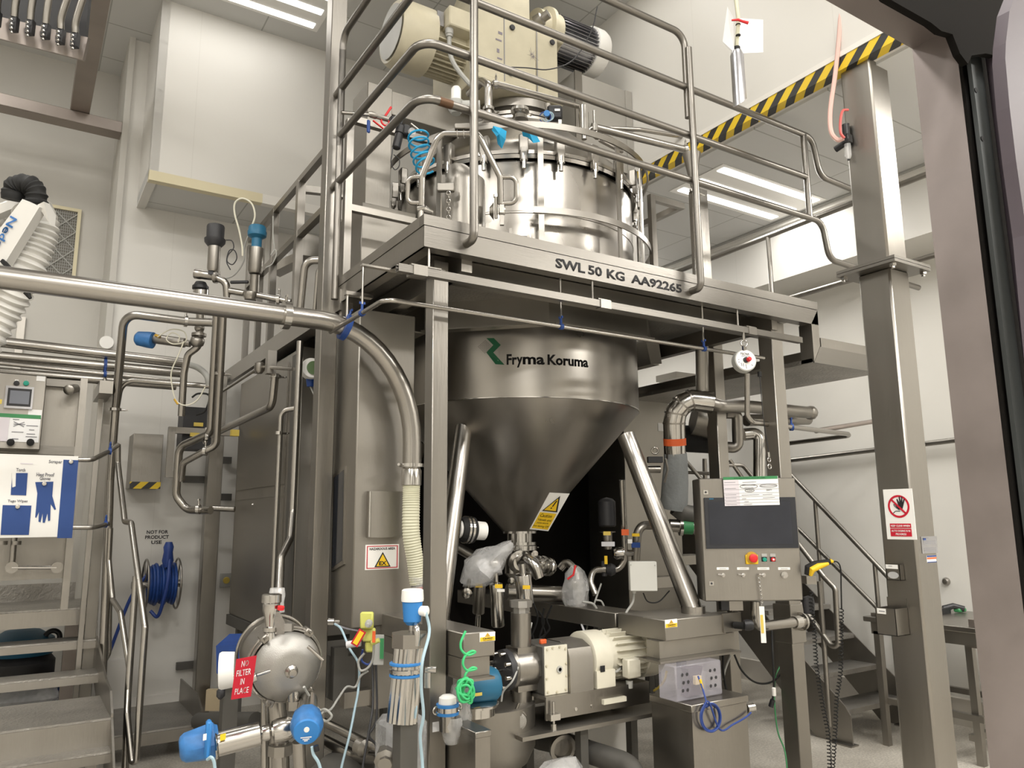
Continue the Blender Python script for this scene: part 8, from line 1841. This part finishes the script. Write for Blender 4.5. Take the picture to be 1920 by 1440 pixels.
MB().tube([D6(1282, 860, 6.9), D6(1320, 905, 6.8)], .018).build('rail', 'steel', t); MB().tube([D6(1360, 872, 6.9), D6(1392, 872, 6.9), D6(1420, 905, 6.8)], .018, .05).build('rail', 'steel', t); MB().tube([D6(1282, 885, 6.9), D6(1330, 888, 6.8)], .016).build('rail', 'steel', t); MB().tube([D6(1321, 860, 6.9), D6(1322, 910, 6.9)], .02).build('post', 'steel', t)
MB().tube([D6(1368, 862, 6.9), D6(1398, 905, 6.9)], .018).build('rail', 'steel', t)

# workbench
t = thing('workbench', 'stainless workbench with square legs behind the tall column', 'table', (5.8, 3.2, 0))
zb_t = at(1648, 1160, x=5.33).z+.01; yA_, yZ_ = at(1622, 1155, x=5.33).y, 2.78
yRt = at(1838, 1160, x=5.45).y
MB().box((5.30, yRt-.3, zb_t-.035), (6.2, yA_, zb_t), .004).build('worktop', 'steel', t)
MB().box((5.33, yRt-.28, zb_t-.12), (6.15, yA_-.04, zb_t-.036)).build('frame', 'steel_sheet', t, smooth=False)
for x_, y_ in ((5.33, yA_-.1), (6.1, yA_-.1), (5.40, yRt+.05), (6.1, yRt-.25)): MB().box((x_, y_, 0), (x_+.045, y_+.045, zb_t-.1)).build('leg', 'steel', t, smooth=False)
MB().box((5.36, yRt, .28), (5.40, yA_-.08, .32)).build('cross_bar', 'steel', t, smooth=False)
MB().box((6.1, yRt-.25, .28), (6.14, yA_-.08, .32)).build('cross_bar', 'steel', t, smooth=False)
MB().box((5.42, yRt+.1, .14), (6.1, yRt+.14, .18)).build('cross_bar', 'steel', t, smooth=False)
tag(MB().box((5.34, yA_-.22, zb_t+.001), (5.55, yA_-.04, zb_t+.025)).build('steel_tray', 'steel', smooth=False), 'shallow steel tray on the left end of the workbench', 'tray')
p = at(1782, 1150, z=zb_t)
t = thing('hand_tool', 'black tool with green parts lying on the workbench', 'tool', p)
q = MB(); q.sweep([p+V(0, .05, .03), p+V(.05, .0, .05), p+V(.10, -.05, .03)], .022, 10); q.obox(p+V(-.05, .03, .02), X, Y, (.12, .06, .04)); q.build('body', 'black_plastic', t); MB().obox(p+V(.10, -.02, .02), X, Y, (.10, .05, .03), .008).build('green_part', 'green', t)
pb2 = at(1833, 1190, x=5.42); tag(MB().box((5.36, pb2.y-.06, pb2.z-.08), (5.42, pb2.y+.02, pb2.z+.10)).build('side_box', 'steel_brown', smooth=False), 'small steel box at the workbench edge beside the doorway post', 'box')

# hanging cylinder with papers near the ceiling on the right
L7 = lambda px, py, d=4.2: at(px, py, d=d)
t = thing('hanging_probe', 'polished steel cylinder with a slanted tip hanging on a tube, upper right', 'probe', L7(1383, 205))
zc7, zb7_ = L7(1385, 90).z, L7(1383, 198).z; c = L7(1384, 140)
n = 28; q = MB(); rg = []
for (z, r_, sl) in ((zb7_, .036, .03), (zb7_+.03, .036, 0), (zc7-.03, .036, 0), (zc7-.005, .028, 0), (zc7, .018, 0)):
    rg.append([q.bm.verts.new((c.x+r_*math.cos(2*math.pi*k/n), c.y+r_*math.sin(2*math.pi*k/n), z+sl*math.cos(2*math.pi*k/n))) for k in range(n)])
for A_, B_ in zip(rg, rg[1:]):
    for k in range(n): q.bm.faces.new((A_[k], A_[(k+1) % n], B_[(k+1) % n], B_[k]))
q.bm.faces.new(rg[0][::-1]); q.bm.faces.new(rg[-1]); q.build('cylinder', 'aluminium', t)
MB().cyl((c.x, c.y, zc7), (c.x, c.y, zc7+.02), .02, n=16).build('seal', 'black_rubber', t)
q = MB(); q.sweep(spline([V(c.x, c.y, zc7+.02), L7(1384, 40), L7(1379, -10), L7(1368, -120)], 6), .011, 10); q.build('tube', 'hose_cream', t)
for py in (47, 67): q = MB(); q.lathe(L7(1384, py), UP, [(0, .0125), (.0, .0135), (.004, .0135), (.004, .0125)], 14); q.build('cable_tie', 'black_rubber', t)
q = MB(); q.sweep([L7(1372, 38, 4.17), L7(1384, 37, 4.17), L7(1392, 40, 4.17), L7(1403, 43, 4.17)], [.005, .007, .007, .009], 8); q.build('red_strap', 'red', t)
q = MB(); q.poly([L7(1384, 34, 4.25), L7(1431, 37, 4.25), L7(1431, 98, 4.22), L7(1386, 100, 4.22)], CF*.002); tag(q.build('paper_card', 'paper', smooth=False), 'square white card behind the hanging cylinder', 'paper')
q = MB(); q.poly([L7(1364, 12, 4.27), L7(1375, 32, 4.22), L7(1377, 98, 4.2), L7(1366, 92, 4.24), L7(1355, 78, 4.27), L7(1358, 50, 4.28)], CF*.002); tag(q.build('paper_card', 'paper', smooth=False), 'curled pointed paper left of the hanging cylinder', 'paper')
